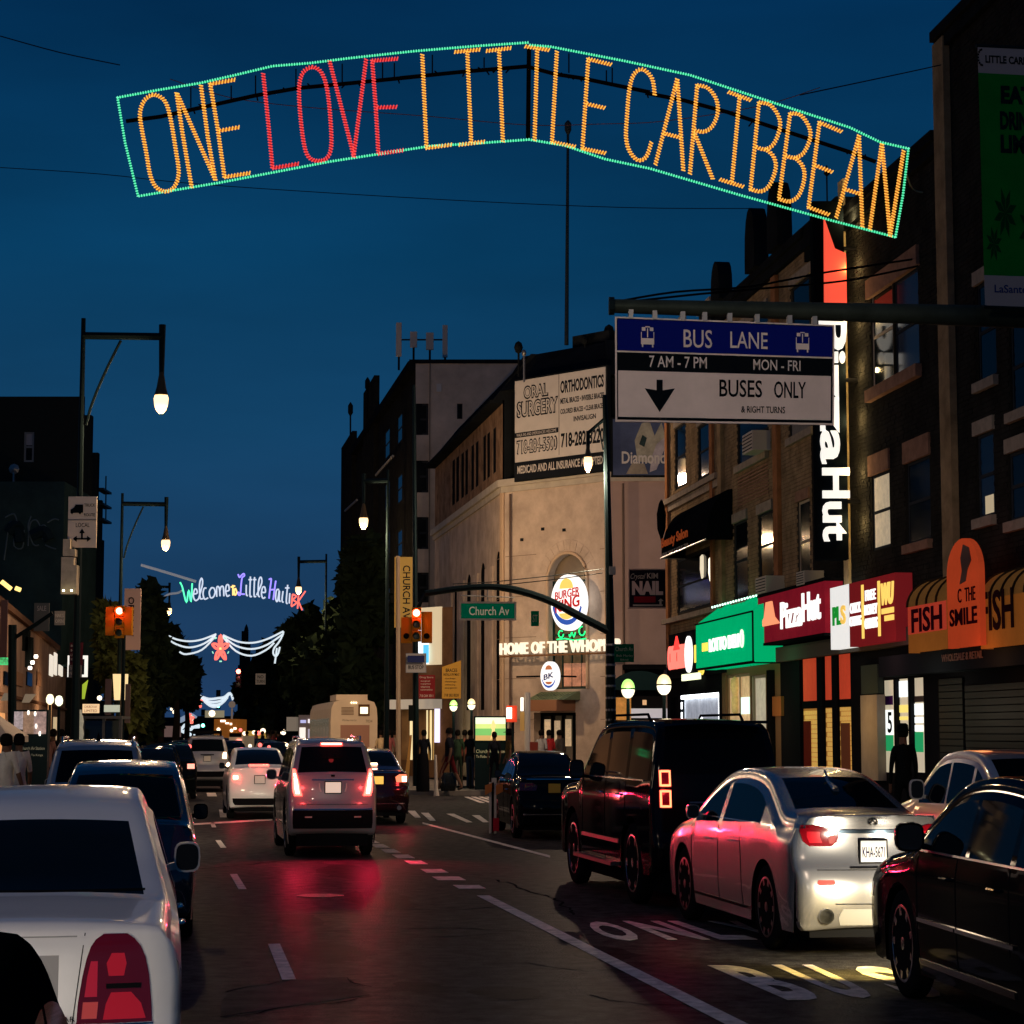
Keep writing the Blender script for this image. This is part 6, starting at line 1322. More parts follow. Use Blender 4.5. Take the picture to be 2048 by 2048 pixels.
def px_sign(name, label, D, rect, mat, lines, ink, frame=None, cat='sign', bold=.01, th=.05, ypad=.1, group=None):
    Fx = Face(D); a, b, c, d = Fx.rect(*rect); t = thing(name, label, cat, Fx.P((a + b) / 2, c, 0), group=group)
    m = MB(); m.fbox(Fx, a, b, c, d, -th, 0); part('panel', m, mat, t)
    if frame: m = MB(); e_ = (b - a) * .035; m.fbox(Fx, a - e_, b + e_, d, d + e_, -th - .01, .01); m.fbox(Fx, a - e_, b + e_, c - e_, c, -th - .01, .01); m.fbox(Fx, a - e_, a, c, d, -th - .01, .01); m.fbox(Fx, b, b + e_, c, d, -th - .01, .01); part('frame', m, frame, t)
    m = MB()
    for st, x0, x1, y0, y1 in lines: text_mb(m, st, Fx, a + (b - a) * x0, a + (b - a) * x1, c + (d - c) * y0, c + (d - c) * y1, .001, thick=.006, bold=bold)
    if lines: part('lettering', m, ink, t)
    return t, Fx, a, b, c, d
WINK = M('ink_white', (.6, .55, .48), .6)
px_sign('maroon_shop_sign', 'maroon sign with lines of white lettering beside the gold sign', 78.5, (836, 1350, 870, 1397), M('panel_maroon2', (.20, .02, .02), .6, em=(1, .1, .1), es=.03), [('Drug Store', .1, .9, .84, .95), ('surgical', .15, .7, .70, .78), ('supplies', .15, .75, .58, .66), ('vitamins', .15, .7, .46, .54), ('cosmetics', .15, .85, .34, .42), ('718 284 3011', .1, .9, .06, .17)], WINK)
t, Fx, a, b, c, d = px_sign('gold_shop_sign', 'ochre gold sign with slanted top and dark lettering over the lit shop', 78.0, (884, 1334, 922, 1397), M('panel_ochre', (.50, .25, .04), .6, em=(1, .5, .08), es=.10), [('BRACES', .2, .8, .84, .95), ('INSTALL & PAYMENT', .08, .92, .72, .80), ('checkups', .15, .7, .6, .66), ('cleanings', .15, .75, .50, .56), ('whitening', .15, .7, .40, .46), ('emergencies', .15, .8, .30, .36), ('718 282 8220', .12, .88, .06, .15)], BP)
m = MB(); m.poly([Fx.P(a, d, -.05), Fx.P(b, d, -.05), Fx.P(b, d + (b - a) * .35, -.05)], Fx.n, .05); part('slanted_top', m, M('panel_ochre', (.50, .25, .04), .6, em=(1, .5, .08), es=.10), t)
# ================================================================ street lamps, poles, signals
POLE = M('pole_dark', (.010, .018, .020), .45, .4)
YSIG = M('signal_yellow', (.62, .26, .02), .5); SIGD = M('signal_dark', (.012, .015, .014), .5)
def px3(u, v, D): p = P(u, v, D); return Vector((p.x, D, p.z))
def street_lamp(label, Xp, y, h, arm, side=1, power=900, group='street lamps along the avenue', lit=True, bulb=None, curve=True):
    """pole at Xp, arm reaching side*arm"""
    t = thing('street_lamp', label, 'street lamp', (Xp, y, .14), group=group)
    m = MB(); m.tube([(Xp, y, .14), (Xp, y, h * .5), (Xp, y, h + 1.7)], [.10, .07, .045], 8); m.lathe((Xp, y, .14), [(.2, 0), (.2, .1), (.14, .5), (.1, .7)], 12); part('pole', m, POLE, t, True)
    xe = Xp + side * arm; za = h + 1.35
    m = MB(); m.tube([(Xp, y, za), (xe, y, za - .02)], .075, 8); m.tube([(xe, y, za + .22), (xe, y, za - .35), (xe, y, h + .42)], [.07, .06, .05], 8); part('arm', m, POLE, t, True)
    if curve: m = MB(); m.tube([(Xp + side * arm * (.06 + .42 * math.sin(a) ** 1.3), y, za - .10 - 1.7 * (1 - math.sin(a))) for a in [math.pi / 2 * k / 8 for k in range(9)]], .03, 5); part('brace', m, POLE, t)
    m = MB(); m.lathe((xe, y, h), [(.05, .62), (.08, .5), (.12, .3), (.17, .16), (.15, .14)], 14, sx=.8); part('lamp_cap', m, M('lamp_cap', (.10, .07, .04), .4, .5), t, True)
    m = MB(); m.lathe((xe, y, h), [(.14, .15), (.165, .08), (.15, -.05), (.11, -.15), (.05, -.21)], 14, sx=.9); part('lamp_globe', m, E('street_lamp_glow', (1, .64, .30), 2.5), t, True)
    if power: light('street_or_fill_light', 'POINT', (xe, y - .02, h - .42), power, WARM, .14)
    return t
street_lamp('tall dark street lamp at the far left carrying the truck route sign', (167 - 1024) * 42 / 4205, 42, (P(325, 815, 42).z) + .1, (325 - 167) * 42 / 4205, 1, 420, None)
street_lamp('second street lamp on the left with pink banner, behind the first', (246 - 1024) * 70 / 4235, 70, P(334, 1095, 70).z + .1, (334 - 246) * 70 / 4235, 1, 420, None)
street_lamp('small third street lamp on the left beneath the Welcome lights', (312 - 1024) * 118 / 4260, 118, P(339, 1222, 118).z, (339 - 312) * 118 / 4260, 1, 500, None, curve=False)
street_lamp('street lamp in front of the black brick tower, left of the white banner pole', (776 - 1024) * 68 / 4235, 68, P(728, 1045, 68).z, (776 - 728) * 68 / 4235, -1, 1200, None, curve=False)
street_lamp('distant street lamp overlapping the BK letters of the Welcome lights', (652 - 1024) * 100 / 4260, 100, P(597, 1180, 100).z, (652 - 597) * 100 / 4260, -1, 500, None, curve=False)
# out of frame lamp of the left row beside the camera, then added fill lights
street_lamp('street lamp beside the camera on the left pavement', -5.0, 3.0, 8.6, 1.0, 1, 0, None)
light('street_or_fill_light', 'POINT', (-4.0, 3.0, 8.2), 560, (1, .78, .62), .14)
for x_ in (-.75, .05):   # fill beams added behind the camera, with no car there
    light('headlamp_or_fill_beam', 'SPOT', (x_, -3.0, .72), 70, (1, .88, .74), .07, (-.163, 1, .012), .52, 1.0)
    light('headlamp_or_fill_beam', 'SPOT', (x_, -3.0, .72), 4200, (1, .88, .74), .07, (-.064, 1, .008), .13, 1.0)
light('street_or_fill_light', 'SPOT', (-4.0, 3.0, 8.2), 2700, (1, .80, .66), .14, (5.9, 16, -2.9), .25, .7)  # spot added to brighten the bus lane sign
light('shop_or_fill_spill', 'POINT', (-7.2, 26.5, 3.0), 60, (1, .76, .5), .3)  # fill added to brighten the two walkers in white
light('shop_or_fill_spill', 'POINT', (-6.6, 35.5, 3.0), 240, (1, .74, .5), .3)  # fill added for the truck route sign, standing for left shop light

# corner mast: pole with small lamp, curved signal arm, street name signs
DC = 57.0
cm = thing('corner_mast', 'dark corner pole before the restaurant with curved signal arm and small lamp', 'traffic pole', (px3(1215, 1560, DC).x, DC, .14))
m = MB(); m.tube([px3(1222, 1565, DC), px3(1220, 1250, DC), px3(1213, 900, DC), px3(1209, 790, DC)], [.15, .12, .08, .06], 8); part('pole', m, POLE, cm, True)
m = MB(); m.tube([px3(1209, 838, DC), px3(1176, 866, DC)], .05, 6); m.tube([px3(1176, 862, DC), px3(1176, 905, DC)], .05, 6); m.tube([px3(1197, 850, DC), px3(1206, 900, DC)], .02, 5); part('lamp_arm', m, POLE, cm)
m = MB(); q = px3(1176, 925, DC); m.lathe(q, [(.04, .5), (.09, .25), (.13, .14)], 12, sx=.8); part('lamp_cap', m, M('lamp_cap', (.10, .07, .04), .4, .5), cm, True)
m = MB(); m.lathe(q, [(.13, .14), (.15, .05), (.13, -.1), (.04, -.27)], 14, sx=.8); part('lamp_globe', m, E('street_lamp_glow', (1, .64, .30), 2.5), cm, True)
light('street_or_fill_light', 'POINT', (q.x, DC - .02, q.z - .42), 1700, (1, .70, .48), .14)
m = MB(); m.tube(smoothpath([px3(1217, 1262, DC), px3(1170, 1238, DC), px3(1090, 1198, DC), px3(1010, 1176, DC), px3(940, 1175, DC), px3(850, 1187, DC)], 5), [.11] * 8 + [.10] * 8 + [.085] * 10, 8); part('signal_arm', m, POLE, cm, True)
m = MB()
for v0 in (1170, 1178): m.tube([px3(1205, v0 - 32, DC), px3(1100, v0 - 18, DC), px3(985, v0 - 6, DC), px3(905, v0 - 2, DC)], .012, 4)
part('tie_cable', m, METAL, cm)
m = MB(); m.box(q.x + .55, q.x + .72, DC - .2, DC, P(0, 1150, DC).z, P(0, 1134, DC).z); part('bracket_light', m, GREYM, cm)
for v in (1290, 1310, 1330, 1352, 1372, 1396, 1420, 1440): m = MB(); p = px3(1221, v, DC); m.lathe((p.x, DC, p.z), [(.135, -.03), (.14, 0), (.135, .03)], 10); part('band_clamp', m, GREYM, cm)
px_sign('church_avenue_sign', 'green street name sign CHURCH AV hanging from the curved signal arm', DC - .3, (922, 1207, 1029, 1237), M('sign_green', (.0, .20, .085), .45, em=(0, .5, .25), es=.06), [('Church Av', .15, .90, .22, .80)], M('ink_reflective', (.75, .7, .5), .5, em=(1, .9, .6), es=.12), M('sign_border', (.65, .6, .45), .5), bold=.01)
m = MB(); m.tube([px3(975, 1180, DC - .2), px3(975, 1206, DC - .2)], .02, 5); m.tube([px3(920, 1191, DC - .2), px3(1030, 1195, DC - .2)], .018, 5); part('sign_hanger', m, GREYM, cm)
px_sign('corner_street_sign', 'small green double street name sign on the corner pole right of the whopper letters', DC - .3, (1229, 1288, 1268, 1324), M('sign_green_dim', (.0, .10, .05), .5), [('Church Av', .05, .95, .60, .85), ('Bob Marley', .1, .95, .25, .42), ('Blvd', .3, .7, .08, .18)], M('ink_dim', (.35, .38, .30), .5), None, bold=.0)
px_sign('cross_street_sign', 'narrow green street sign seen edge on, hung left of the oval burger sign', DC - .1, (1062, 1222, 1078, 1252), M('sign_green', (.0, .20, .085), .45), [('ST', .2, .8, .25, .75)], M('ink_dim', (.35, .38, .30), .5), None)

def signal(name, label, u, v, D, color, w=.22, h=.62, faces=1, housing=YSIG, top=True, lens=None, lensr=None, glow=0, group=None):
    """three lamp head; (u,v) is the lit lamp"""
    p = px3(u, v, D); t = thing(name, label, 'traffic light', (p.x, D, p.z), group=group)
    k = {'red': 0, 'yellow': 1, 'green': 2}[color]; ztop = p.z + h / 6 + k * h / 3
    m = MB()
    for i in range(3):
        z1 = ztop - i * h / 3; m.box(p.x - w / 2, p.x + w / 2, D, D + .2, z1 - h / 3 + .012, z1 - .004)
    part('housing', m, housing, t, stuff=False)
    for i in range(3):
        zc_ = ztop - h / 6 - i * h / 3; on = i == k
        c_ = {0: (1, .06, .04), 1: (1, .6, .1), 2: (.1, 1, .6)}[i]
        m = MB(); m.lathe((p.x, D, zc_), [(w * .40, -.02), (w * .36, -.035), (.01, -.045)], 14, axis='y')
        part('lens', m, E('signal_%d_lit' % i, c_ if i != 0 else (1, .12, .08), 16) if on else M('lens_off_%d' % i, tuple(x * .03 + .004 for x in c_), .3), t, True)
        m = MB()
        for a in range(9):
            a0, a1 = math.pi * (-.1 + 1.2 * a / 9), math.pi * (-.1 + 1.2 * (a + 1) / 9); r1 = w * .44
            m.quad((p.x + r1 * math.cos(a0), D - .18, zc_ + r1 * math.sin(a0)), (p.x + r1 * math.cos(a1), D - .18, zc_ + r1 * math.sin(a1)), (p.x + r1 * math.cos(a1), D, zc_ + r1 * math.sin(a1)), (p.x + r1 * math.cos(a0), D, zc_ + r1 * math.sin(a0)))
        part('visor', m, housing, t)
    if glow: light('signal_glow', 'POINT', (p.x, D - .32, p.z), glow, {'red': (1, .07, .05), 'green': (.1, 1, .6), 'yellow': (1, .6, .1)}[color], .07)
    return t, p
# near right signals on the curved arm
t, p = signal('traffic_light', 'yellow traffic light showing red at the tip of the curved arm', 833, 1226, DC - .3, 'red', .24, .92, glow=7)
m = MB(); m.box(p.x + .12, p.x + .40, DC - .05, DC + .25, p.z - .78, p.z + .05); m.box(p.x - .42, p.x - .14, DC - .05, DC + .25, p.z - .78, p.z - .1); part('side_heads', m, YSIG, t, stuff=True)
m = MB(); m.lathe((p.x + .26, DC - .06, p.z - .60), [(.08, -.01), (.07, -.02)], 12, axis='y'); m.lathe((p.x - .28, DC - .06, p.z - .60), [(.08, -.01), (.07, -.02)], 12, axis='y'); part('dark_lenses', m, BLACK, t, stuff=True)
m = MB(); m.tube([(p.x, DC, p.z + .1), px3(850, 1187, DC)], .05, 6); part('hanger', m, POLE, t)
# second pole right with signs
pl = thing('signal_pole', 'dark pole by the lit shop carrying small white and blue bus signs', 'traffic pole', (px3(832, 1560, 63).x, 63, .14))
m = MB(); m.tube([px3(832, 1572, 63), px3(830, 1100, 63), px3(828, 770, 63)], [.10, .075, .05], 8); part('pole', m, POLE, pl, True)
m = MB(); a, b, c, d = Face(62.7).rect(817, 1410, 827, 1442); m.box(a, b, 62.7, 63, c, d); part('pedestrian_signal', m, SIGD, pl)
px_sign('bus_notice_sign', 'small white and navy bus notice on the dark pole by the lit shop', 62.5, (813, 1308, 851, 1344), M('notice_pale', (.45, .42, .38), .6), [('BUS STOP', .1, .9, .15, .38)], BP, M('notice_frame', (.3, .3, .3), .6))
m = MB(); m.fbox(Face(62.44), *Face(62.44).rect(815, 1311, 849, 1325), 0, .01); solo('notice_band', m, M('navy', (.03, .04, .12), .6), 'navy band across the top of the bus notice sign', 'sign')
bp_ = thing('banner_pole', 'pale yellow lit flag pole with gold banner beside the apartment tower', 'pole', (px3(797, 1560, 66).x, 66, .14))
m = MB(); m.tube([px3(797, 1560, 66), px3(796, 1112, 66)], [.075, .06], 8); part('pole', m, M('pole_pale', (.62, .45, .28), .6), bp_, True)
t, Fx, a, b, c, d = px_sign('gold_banner', 'gold vertical banner with dark lettering on the pale pole', 66, (789, 1114, 826, 1255), M('banner_gold', (.55, .32, .07), .7, em=(1, .6, .15), es=.10), [], BP, None, 'banner')
m = MB(); text_mb(m, 'CHURCH AV', Fx, a + (b - a) * .45, a + (b - a) * .85, c + (d - c) * .12, c + (d - c) * .88, .0, thick=.01, bold=.01, rot=True); part('lettering', m, BP, t)

# subway entrances: globes and screens
def globe(u, v, D, top, lab, r_=.155, base=True, es=1.6):
    p = px3(u, v, D); t = thing('globe_lamp', lab, 'globe lamp', (p.x, D, .14))
    m = MB(); m.lathe(p, [(r_ * math.sin(math.pi * k / 10) + .002, -r_ * 1.35 * math.cos(math.pi * k / 10)) for k in range(6)], 18, sx=.95); part('lower_globe', m, E('globe_cream', (1, .88, .62), es), t, True)
    m = MB(); m.lathe(p, [(r_ * math.sin(math.pi * k / 10) + .002, -r_ * 1.35 * math.cos(math.pi * k / 10) + .012) for k in range(5, 11)], 18, sx=.95); part('upper_globe', m, E('globe_top_' + top, (.50, 1, .22) if top == 'green' else (1, .72, .35), es * .8), t, True)
    m = MB(); m.lathe((p.x, D, p.z), [(r_ * 1.02, -.012), (r_ * 1.02, .02)], 18, sx=.95); m.tube([(p.x, D, .14), (p.x, D, p.z - r_ * 1.3)], [.07, .035], 8); part('post', m, POLE, t)
    light('globe_glow', 'POINT', (p.x, D - r_ - .12, p.z), 9, (1, .85, .55) if top != 'green' else (.8, 1, .55), .1)
globe(1256, 1378, 47, 'green', 'green topped globe lamp of the subway entrance right of the corner pole')
globe(1328, 1370, 44, 'amber', 'amber topped globe lamp, rightmost, before the white framed shop window', es=2.0)
globe(907, 1412, 63, 'green', 'green topped globe lamp left of the street screen', .12)
globe(943, 1409, 63, 'cream', 'pale globe lamp directly left of the street screen', .12)
def entrance(u0, u1, vt, D, lab):
    t = thing('subway_entrance', lab, 'subway entrance', (px3((u0 + u1) / 2, 1500, D).x, D, .14)); a, b = px3(u0, 1500, D).x, px3(u1, 1500, D).x
    m = MB(); n = int((b - a) / .12)
    for k in range(n + 1): q = a + (b - a) * k / n; m.box(q - .012, q + .012, D, D + .03, .16, 1.12)
    m.box(a, b, D, D + .04, 1.12, 1.17); m.box(a, b, D, D + .04, .14, .2); part('railing', m, POLE, t, stuff=True)
    m = MB(); m.box(a, a + .05, D, D + 3, .14, 1.15); m.box(b - .05, b, D, D + 3, .14, 1.15); part('side_panel', m, POLE, t); return t
entrance(1225, 1345, 1400, 46, 'dark railed subway entrance hidden behind the big black SUV'); entrance(900, 1035, 1500, 64, 'dark railed subway entrance below the lit green screen')
sc = thing('street_screen', 'lit outdoor screen showing a green field with a figure, station panel beneath', 'screen', (px3(982, 1560, 62).x, 62, .14))
Fs = Face(62); a, b, c, d = Fs.rect(951, 1435, 1011, 1481)
m = MB(); m.fbox(Fs, a - .05, b + .05, c - .04, d + .04, -.25, -.02); m.fbox(Fs, a - .02, b + .02, .14, c - .04, -.25, -.04); part('casing', m, POLE, sc)
for z0, z1, cl, s_ in ((0, .22, (.62, .38, .14), .9), (.22, .52, (.22, .55, .16), .8), (.52, .72, (.65, .75, .25), .95), (.72, 1, (.85, .95, .72), 1.0)):
    m = MB(); m.fbox(Fs, a, b, c + (d - c) * z0, c + (d - c) * z1, -.02, 0); part('screen_band', m, E('screen_%d' % int(z0 * 100), cl, s_), sc)
m = MB(); m.poly([Fs.P(a + (b - a) * x, c + (d - c) * y, .001) for x, y in ((.50, .02), (.55, .45), (.52, .62), (.56, .85), (.60, .90), (.66, .70), (.64, .45), (.66, .02), (.60, .30))], Fs.n, .004); part('figure_shape', m, E('screen_figure', (1, .62, .25), 1.1), sc)
m = MB(); text_mb(m, 'Church Av Station', Fs, a + .02, b - .02, c - .36, c - .26, -.04, thick=.006, bold=.0); text_mb(m, 'To Flatbush Av', Fs, a + .02, a + (b - a) * .6, c - .50, c - .42, -.04, thick=.006); part('panel_text', m, M('ink_reflective', (.75, .7, .5), .5), sc)
light('screen_glow', 'POINT', (a + .3, 61.5, c + .3), 5, (.7, 1, .4), .2)
# pedestrian hand signal and small things near the restaurant corner
t = thing('pedestrian_signal', 'orange pedestrian signal with bright white lamp left of the entrance', 'pedestrian signal', px3(1022, 1430, 60)); p = px3(1022, 1427, 60)
m = MB(); m.box(p.x - .13, p.x + .17, 60, 60.25, p.z - .24, p.z + .22); part('housing', m, M('signal_orange', (.5, .06, .02), .5, em=(1, .1, .05), es=.25), t); m = MB(); m.box(p.x - .12, p.x + .02, 59.97, 60, p.z - .14, p.z + .16); part('lit_hand', m, E('hand_lit', (1, .75, .6), 7), t); m = MB(); m.tube([(p.x + .05, 60.1, .14), (p.x + .05, 60.1, p.z - .24)], .04, 6); part('post', m, POLE, t); light('hand_glow', 'POINT', (p.x - .1, 59.8, p.z), 4, (1, .3, .2), .05)
m = MB(); p = px3(1055, 1385, 66); m.tube([(p.x, 66, .14), (p.x + .0, 66, p.z)], .09, 6); solo('white_post', m, M('post_white', (.6, .56, .5), .6), 'slim speckled white post left of the restaurant doorway', 'post')
t, Fx, a, b, c, d = px_sign('lit_menu_sign', 'tall narrow lit menu light left of the doorway', 66, (1041, 1395, 1047, 1422), E('menu_white', (1, .95, .8), 1.8), [], BP); 
px_sign('yellow_notice', 'ochre notice beside the doorway below the narrow lit sign', 66.1, (1040, 1424, 1052, 1462), M('notice_ochre', (.5, .28, .08), .6, em=(1, .6, .2), es=.12), [], BP)
# newsstand right of the doorway
nk = thing('newsstand', 'dark newsstand with curved roof and orange lit side on the corner', 'kiosk', (px3(1270, 1560, 60).x, 60, .14)); Fk = Face(60.5); a, b, c, d = Fk.rect(1228, 1345, 1332, 1560)
m = MB(); m.fbox(Fk, a, b, .14, d - .5, -1.5, 0); part('body', m, BLACK, nk); m = MB(); m.poly([Fk.P(a - .1, d - .5, .1), Fk.P(b + .1, d - .5, .1)] + [Fk.P((a + b) / 2 + ((b - a) / 2 + .1) * math.cos(math.pi * k / 10), d - .5 + .55 * math.sin(math.pi * k / 10), .1) for k in range(1, 10)], (0, 1, 0), 1.7); part('roof', m, M('kiosk_roof', (.008, .02, .022), .4), nk)
m = MB(); m.fbox(Fk, *Fk.rect(1232, 1395, 1262, 1440), 0, .05); part('lit_side', m, M('lit_orange', (.4, .18, .05), .7, em=(1, .45, .1), es=.25, noise=.7, ns=4), nk); m = MB(); m.fbox(Fk, *Fk.rect(1262, 1417, 1356, 1436), 0, .06); part('lit_counter', m, M('counter_white', (.5, .5, .52), .7, em=(.9, .9, 1), es=.30), nk); m = MB(); m.fbox(Fk, *Fk.rect(1285, 1400, 1293, 1410), 0, .05); part('small_picture', m, E('picture_amber', (1, .6, .3), .5), nk)

# ---------------- bus lane sign on its mast arm
DS = 19.0; Fb = Face(DS)
bl = thing('bus_lane_sign', 'large overhead BUS LANE sign, blue, black and white, with arrow', 'sign', px3(1450, 850, DS))
TL, TR, BR_, BL_ = (1230, 633), (1669, 650), (1668, 850), (1231, 843)
q00, q10, q01, q11 = px3(*BL_, DS), px3(*BR_, DS), px3(*TL, DS), px3(*TR, DS)
def mb_map(x, y, q): 
    p = q00.lerp(q10, x).lerp(q01.lerp(q11, x), y); return p + Vector((0, -q, 0))
def sgn(name, x0, x1, y0, y1, o, t_, mat, parent=bl):
    m = MB(); v = [mb_map(x0, y0, o), mb_map(x1, y0, o), mb_map(x1, y0, o - t_), mb_map(x0, y0, o - t_), mb_map(x0, y1, o), mb_map(x1, y1, o), mb_map(x1, y1, o - t_), mb_map(x0, y1, o - t_)]; m.hexa(v); return part(name, m, mat, parent)
SW = M('sign_face_white', (.62, .52, .46), .5, noise=.10, ns=2.5); SBL = M('sign_blue', (.004, .009, .14), .5); SBK = M('sign_face_black', (.004, .006, .008), .5, spec=.04)
sgn('border', 0, 1, 0, 1, .0, .03, SW); sgn('black_edge', .008, .992, .018, .985, .004, .003, SBK)
sgn('blue_band', .011, .989, .675, .978, .008, .004, SBL); sgn('divider', .008, .992, .660, .675, .009, .004, SW); sgn('white_field', .013, .984, .045, .485, .008, .004, SW)
def sub_map(x0, x1, y0, y1): return lambda a_, b_, q: mb_map(x0 + (x1 - x0) * a_, y0 + (y1 - y0) * b_, .009 + q)
m = MB()
for st, x0, x1, y0, y1 in (('BUS', .312, .442, .725, .900), ('LANE', .525, .695, .735, .895), ('7 AM - 7 PM', .155, .418, .525, .635), ('MON - FRI', .63, .845, .525, .63)): text_mb(m, st, None, 0, 1, 0, 1, 0, thick=.004, bold=.004, mapf=sub_map(x0, x1, y0, y1))
part('white_lettering', m, M('sign_letter_white', (.60, .52, .46), .35), bl)
m = MB()
for st, x0, x1, y0, y1 in (('BUSES', .475, .670, .255, .425), ('ONLY', .725, .870, .255, .42), ('& RIGHT TURNS', .575, .775, .105, .17)): text_mb(m, st, None, 0, 1, 0, 1, 0, thick=.004, bold=.012, mapf=sub_map(x0, x1, y0, y1))
ar_ = [(.188, .405), (.216, .405), (.216, .305), (.272, .325), (.202, .095), (.134, .32), (.188, .305)]
part('black_lettering', m, SBK, bl); m = MB(); m.poly([mb_map(x, y, .009) for x, y in ar_][::-1], (0, -1, 0), .004); part('down_arrow', m, SBK, bl)
for cx0 in (.148, .854):
    m = MB()
    def bx(x0, x1, y0, y1, o=.009): v = [mb_map(cx0 + x0, y0, o), mb_map(cx0 + x1, y0, o), mb_map(cx0 + x1, y0, o + .004), mb_map(cx0 + x0, y0, o + .004), mb_map(cx0 + x0, y1, o), mb_map(cx0 + x1, y1, o), mb_map(cx0 + x1, y1, o + .004), mb_map(cx0 + x0, y1, o + .004)]; m.hexa(v)
    bx(-.030, .030, .742, .80); bx(-.026, -.020, .715, .742); bx(.020, .026, .715, .742); bx(-.026, -.010, .872, .905); bx(.010, .026, .872, .905); bx(-.002, .002, .81, .895); bx(-.03, -.027, .80, .86); bx(.027, .03, .80, .86); bx(-.01, .01, .905, .915)
    part('bus_symbol', m, M('sign_letter_white', (.60, .52, .46), .35), bl)
ma = thing('mast_arm', 'thick dark steel mast arm reaching in from the right above the bus sign', 'mast arm', (9.2, DS + .3, .14))
m = MB(); pa, pb = px3(1222, 612, DS + .3), px3(2048, 634, DS + .3); pc = Vector((9.2, DS + .3, pb.z - .02)); m.tube([pa, pb, pc], [.065, .105, .13], 12); part('arm', m, M('arm_green_grey', (.030, .040, .032), .45, .3, noise=.3, ns=4), ma, True)
m = MB(); m.tube([(9.2, DS + .3, .14), (9.2, DS + .3, 8.5)], [.2, .13], 12); part('upright', m, POLE, ma, True)
m = MB(); m.tube([pa - Vector((.02, 0, 0)), pa + Vector((.03, 0, 0))], .085, 12); part('end_cap', m, POLE, ma)
for u in (1262, 1310, 1366, 1410, 1460, 1515, 1580, 1630): m = MB(); p = px3(u, 629 + (u - 1230) * .036, DS); m.box(p.x - .02, p.x + .02, DS - .01, DS + .1, p.z - .03, p.z + .05); part('sign_clamp', m, GREYM, ma)

# ---------------- green banner at the upper right
DBn = 19.0; gb = thing('green_banner', 'large green banner headed LITTLE CARIBBEAN at the upper right edge', 'banner', px3(2010, 615, DBn))
B0, B1, B2, B3 = px3(1970, 614, DBn), px3(2110, 618, DBn), px3(1955, 92, DBn), px3(2100, 100, DBn)
def bmap(x, y, q): p = B0.lerp(B1, x).lerp(B2.lerp(B3, x), y); return p + Vector((0, -q, 0))
def bpart(name, x0, x1, y0, y1, mat, o=0):
    m = MB(); v = [bmap(x0, y0, o), bmap(x1, y0, o), bmap(x1, y0, o + .01), bmap(x0, y0, o + .01), bmap(x0, y1, o), bmap(x1, y1, o), bmap(x1, y1, o + .01), bmap(x0, y1, o + .01)]; m.hexa(v); return part(name, m, mat, gb)
BGR = M('banner_green', (.004, .16, .02), .7, noise=.15, ns=2); BWH = M('banner_white', (.32, .28, .27), .7); BDK = M('banner_ink', (.004, .012, .014), .7)
bpart('green_field', 0, 1, .12, .895, BGR); bpart('white_head', 0, 1, .895, 1, BWH); bpart('white_foot', 0, 1, 0, .12, BWH)
m = MB()
def bt(st, x0, x1, y0, y1, bo=.02): text_mb(m, st, None, 0, 1, 0, 1, 0, thick=.003, bold=bo, mapf=lambda a_, b_, q: bmap(x0 + (x1 - x0) * a_, y0 + (y1 - y0) * b_, .011 + q))
bt('LITTLE CARIBBEAN', .10, .95, .935, .965, .03); bt('EAT', .30, .75, .78, .85, .05); bt('DRINK', .28, .80, .68, .75, .05); bt('LIME', .28, .75, .59, .66, .05)
part('dark_lettering', m, BDK, gb)
m = MB(); bt('LaSante', .14, .60, .055, .085, .01); part('blue_lettering', m, M('banner_blue', (.01, .03, .14), .7), gb)
m = MB()
for k in range(9): a_ = math.pi * (-.1 + 1.0 * k / 8) + math.pi * .2; m.lathe(bmap(.05 + .05 * math.cos(a_ + 1.3), .955 + .03 * math.sin(a_ + 1.3), .015), [(.008, -.008), (.008, .008)], 5)
part('sunburst_dots', m, BDK, gb)
for cx0, cy0, sc_ in ((.32, .36, 1.0), (.70, .30, 1.2), (.15, .24, .7)):
    m = MB()
    for k in range(8):
        a_ = 2 * math.pi * k / 8 + .3; L_ = .17 * sc_; w_ = .03 * sc_
        c0 = (cx0, cy0); tip = (cx0 + L_ * math.cos(a_), cy0 + L_ * .6 * math.sin(a_)); s1_ = (cx0 + L_ * .5 * math.cos(a_) - w_ * math.sin(a_), cy0 + .6 * (L_ * .5 * math.sin(a_) + w_ * math.cos(a_))); s2_ = (cx0 + L_ * .5 * math.cos(a_) + w_ * math.sin(a_), cy0 + .6 * (L_ * .5 * math.sin(a_) - w_ * math.cos(a_)))
        m.add([bmap(x, y, .012) for x, y in (c0, s2_, tip, s1_)], [(0, 1, 2, 3)])
    part('leaf_motif', m, M('motif_dark_green', (.003, .045, .012), .7), gb, stuff=True)
m = MB(); m.tube([bmap(-.02, 1.0, 0), bmap(1.3, 1.003, 0)], .018, 6); part('banner_rod', m, POLE, gb); m = MB(); m.tube([bmap(-.02, 0, 0), bmap(1.3, -.003, 0)], .018, 6); part('banner_rod', m, POLE, gb)

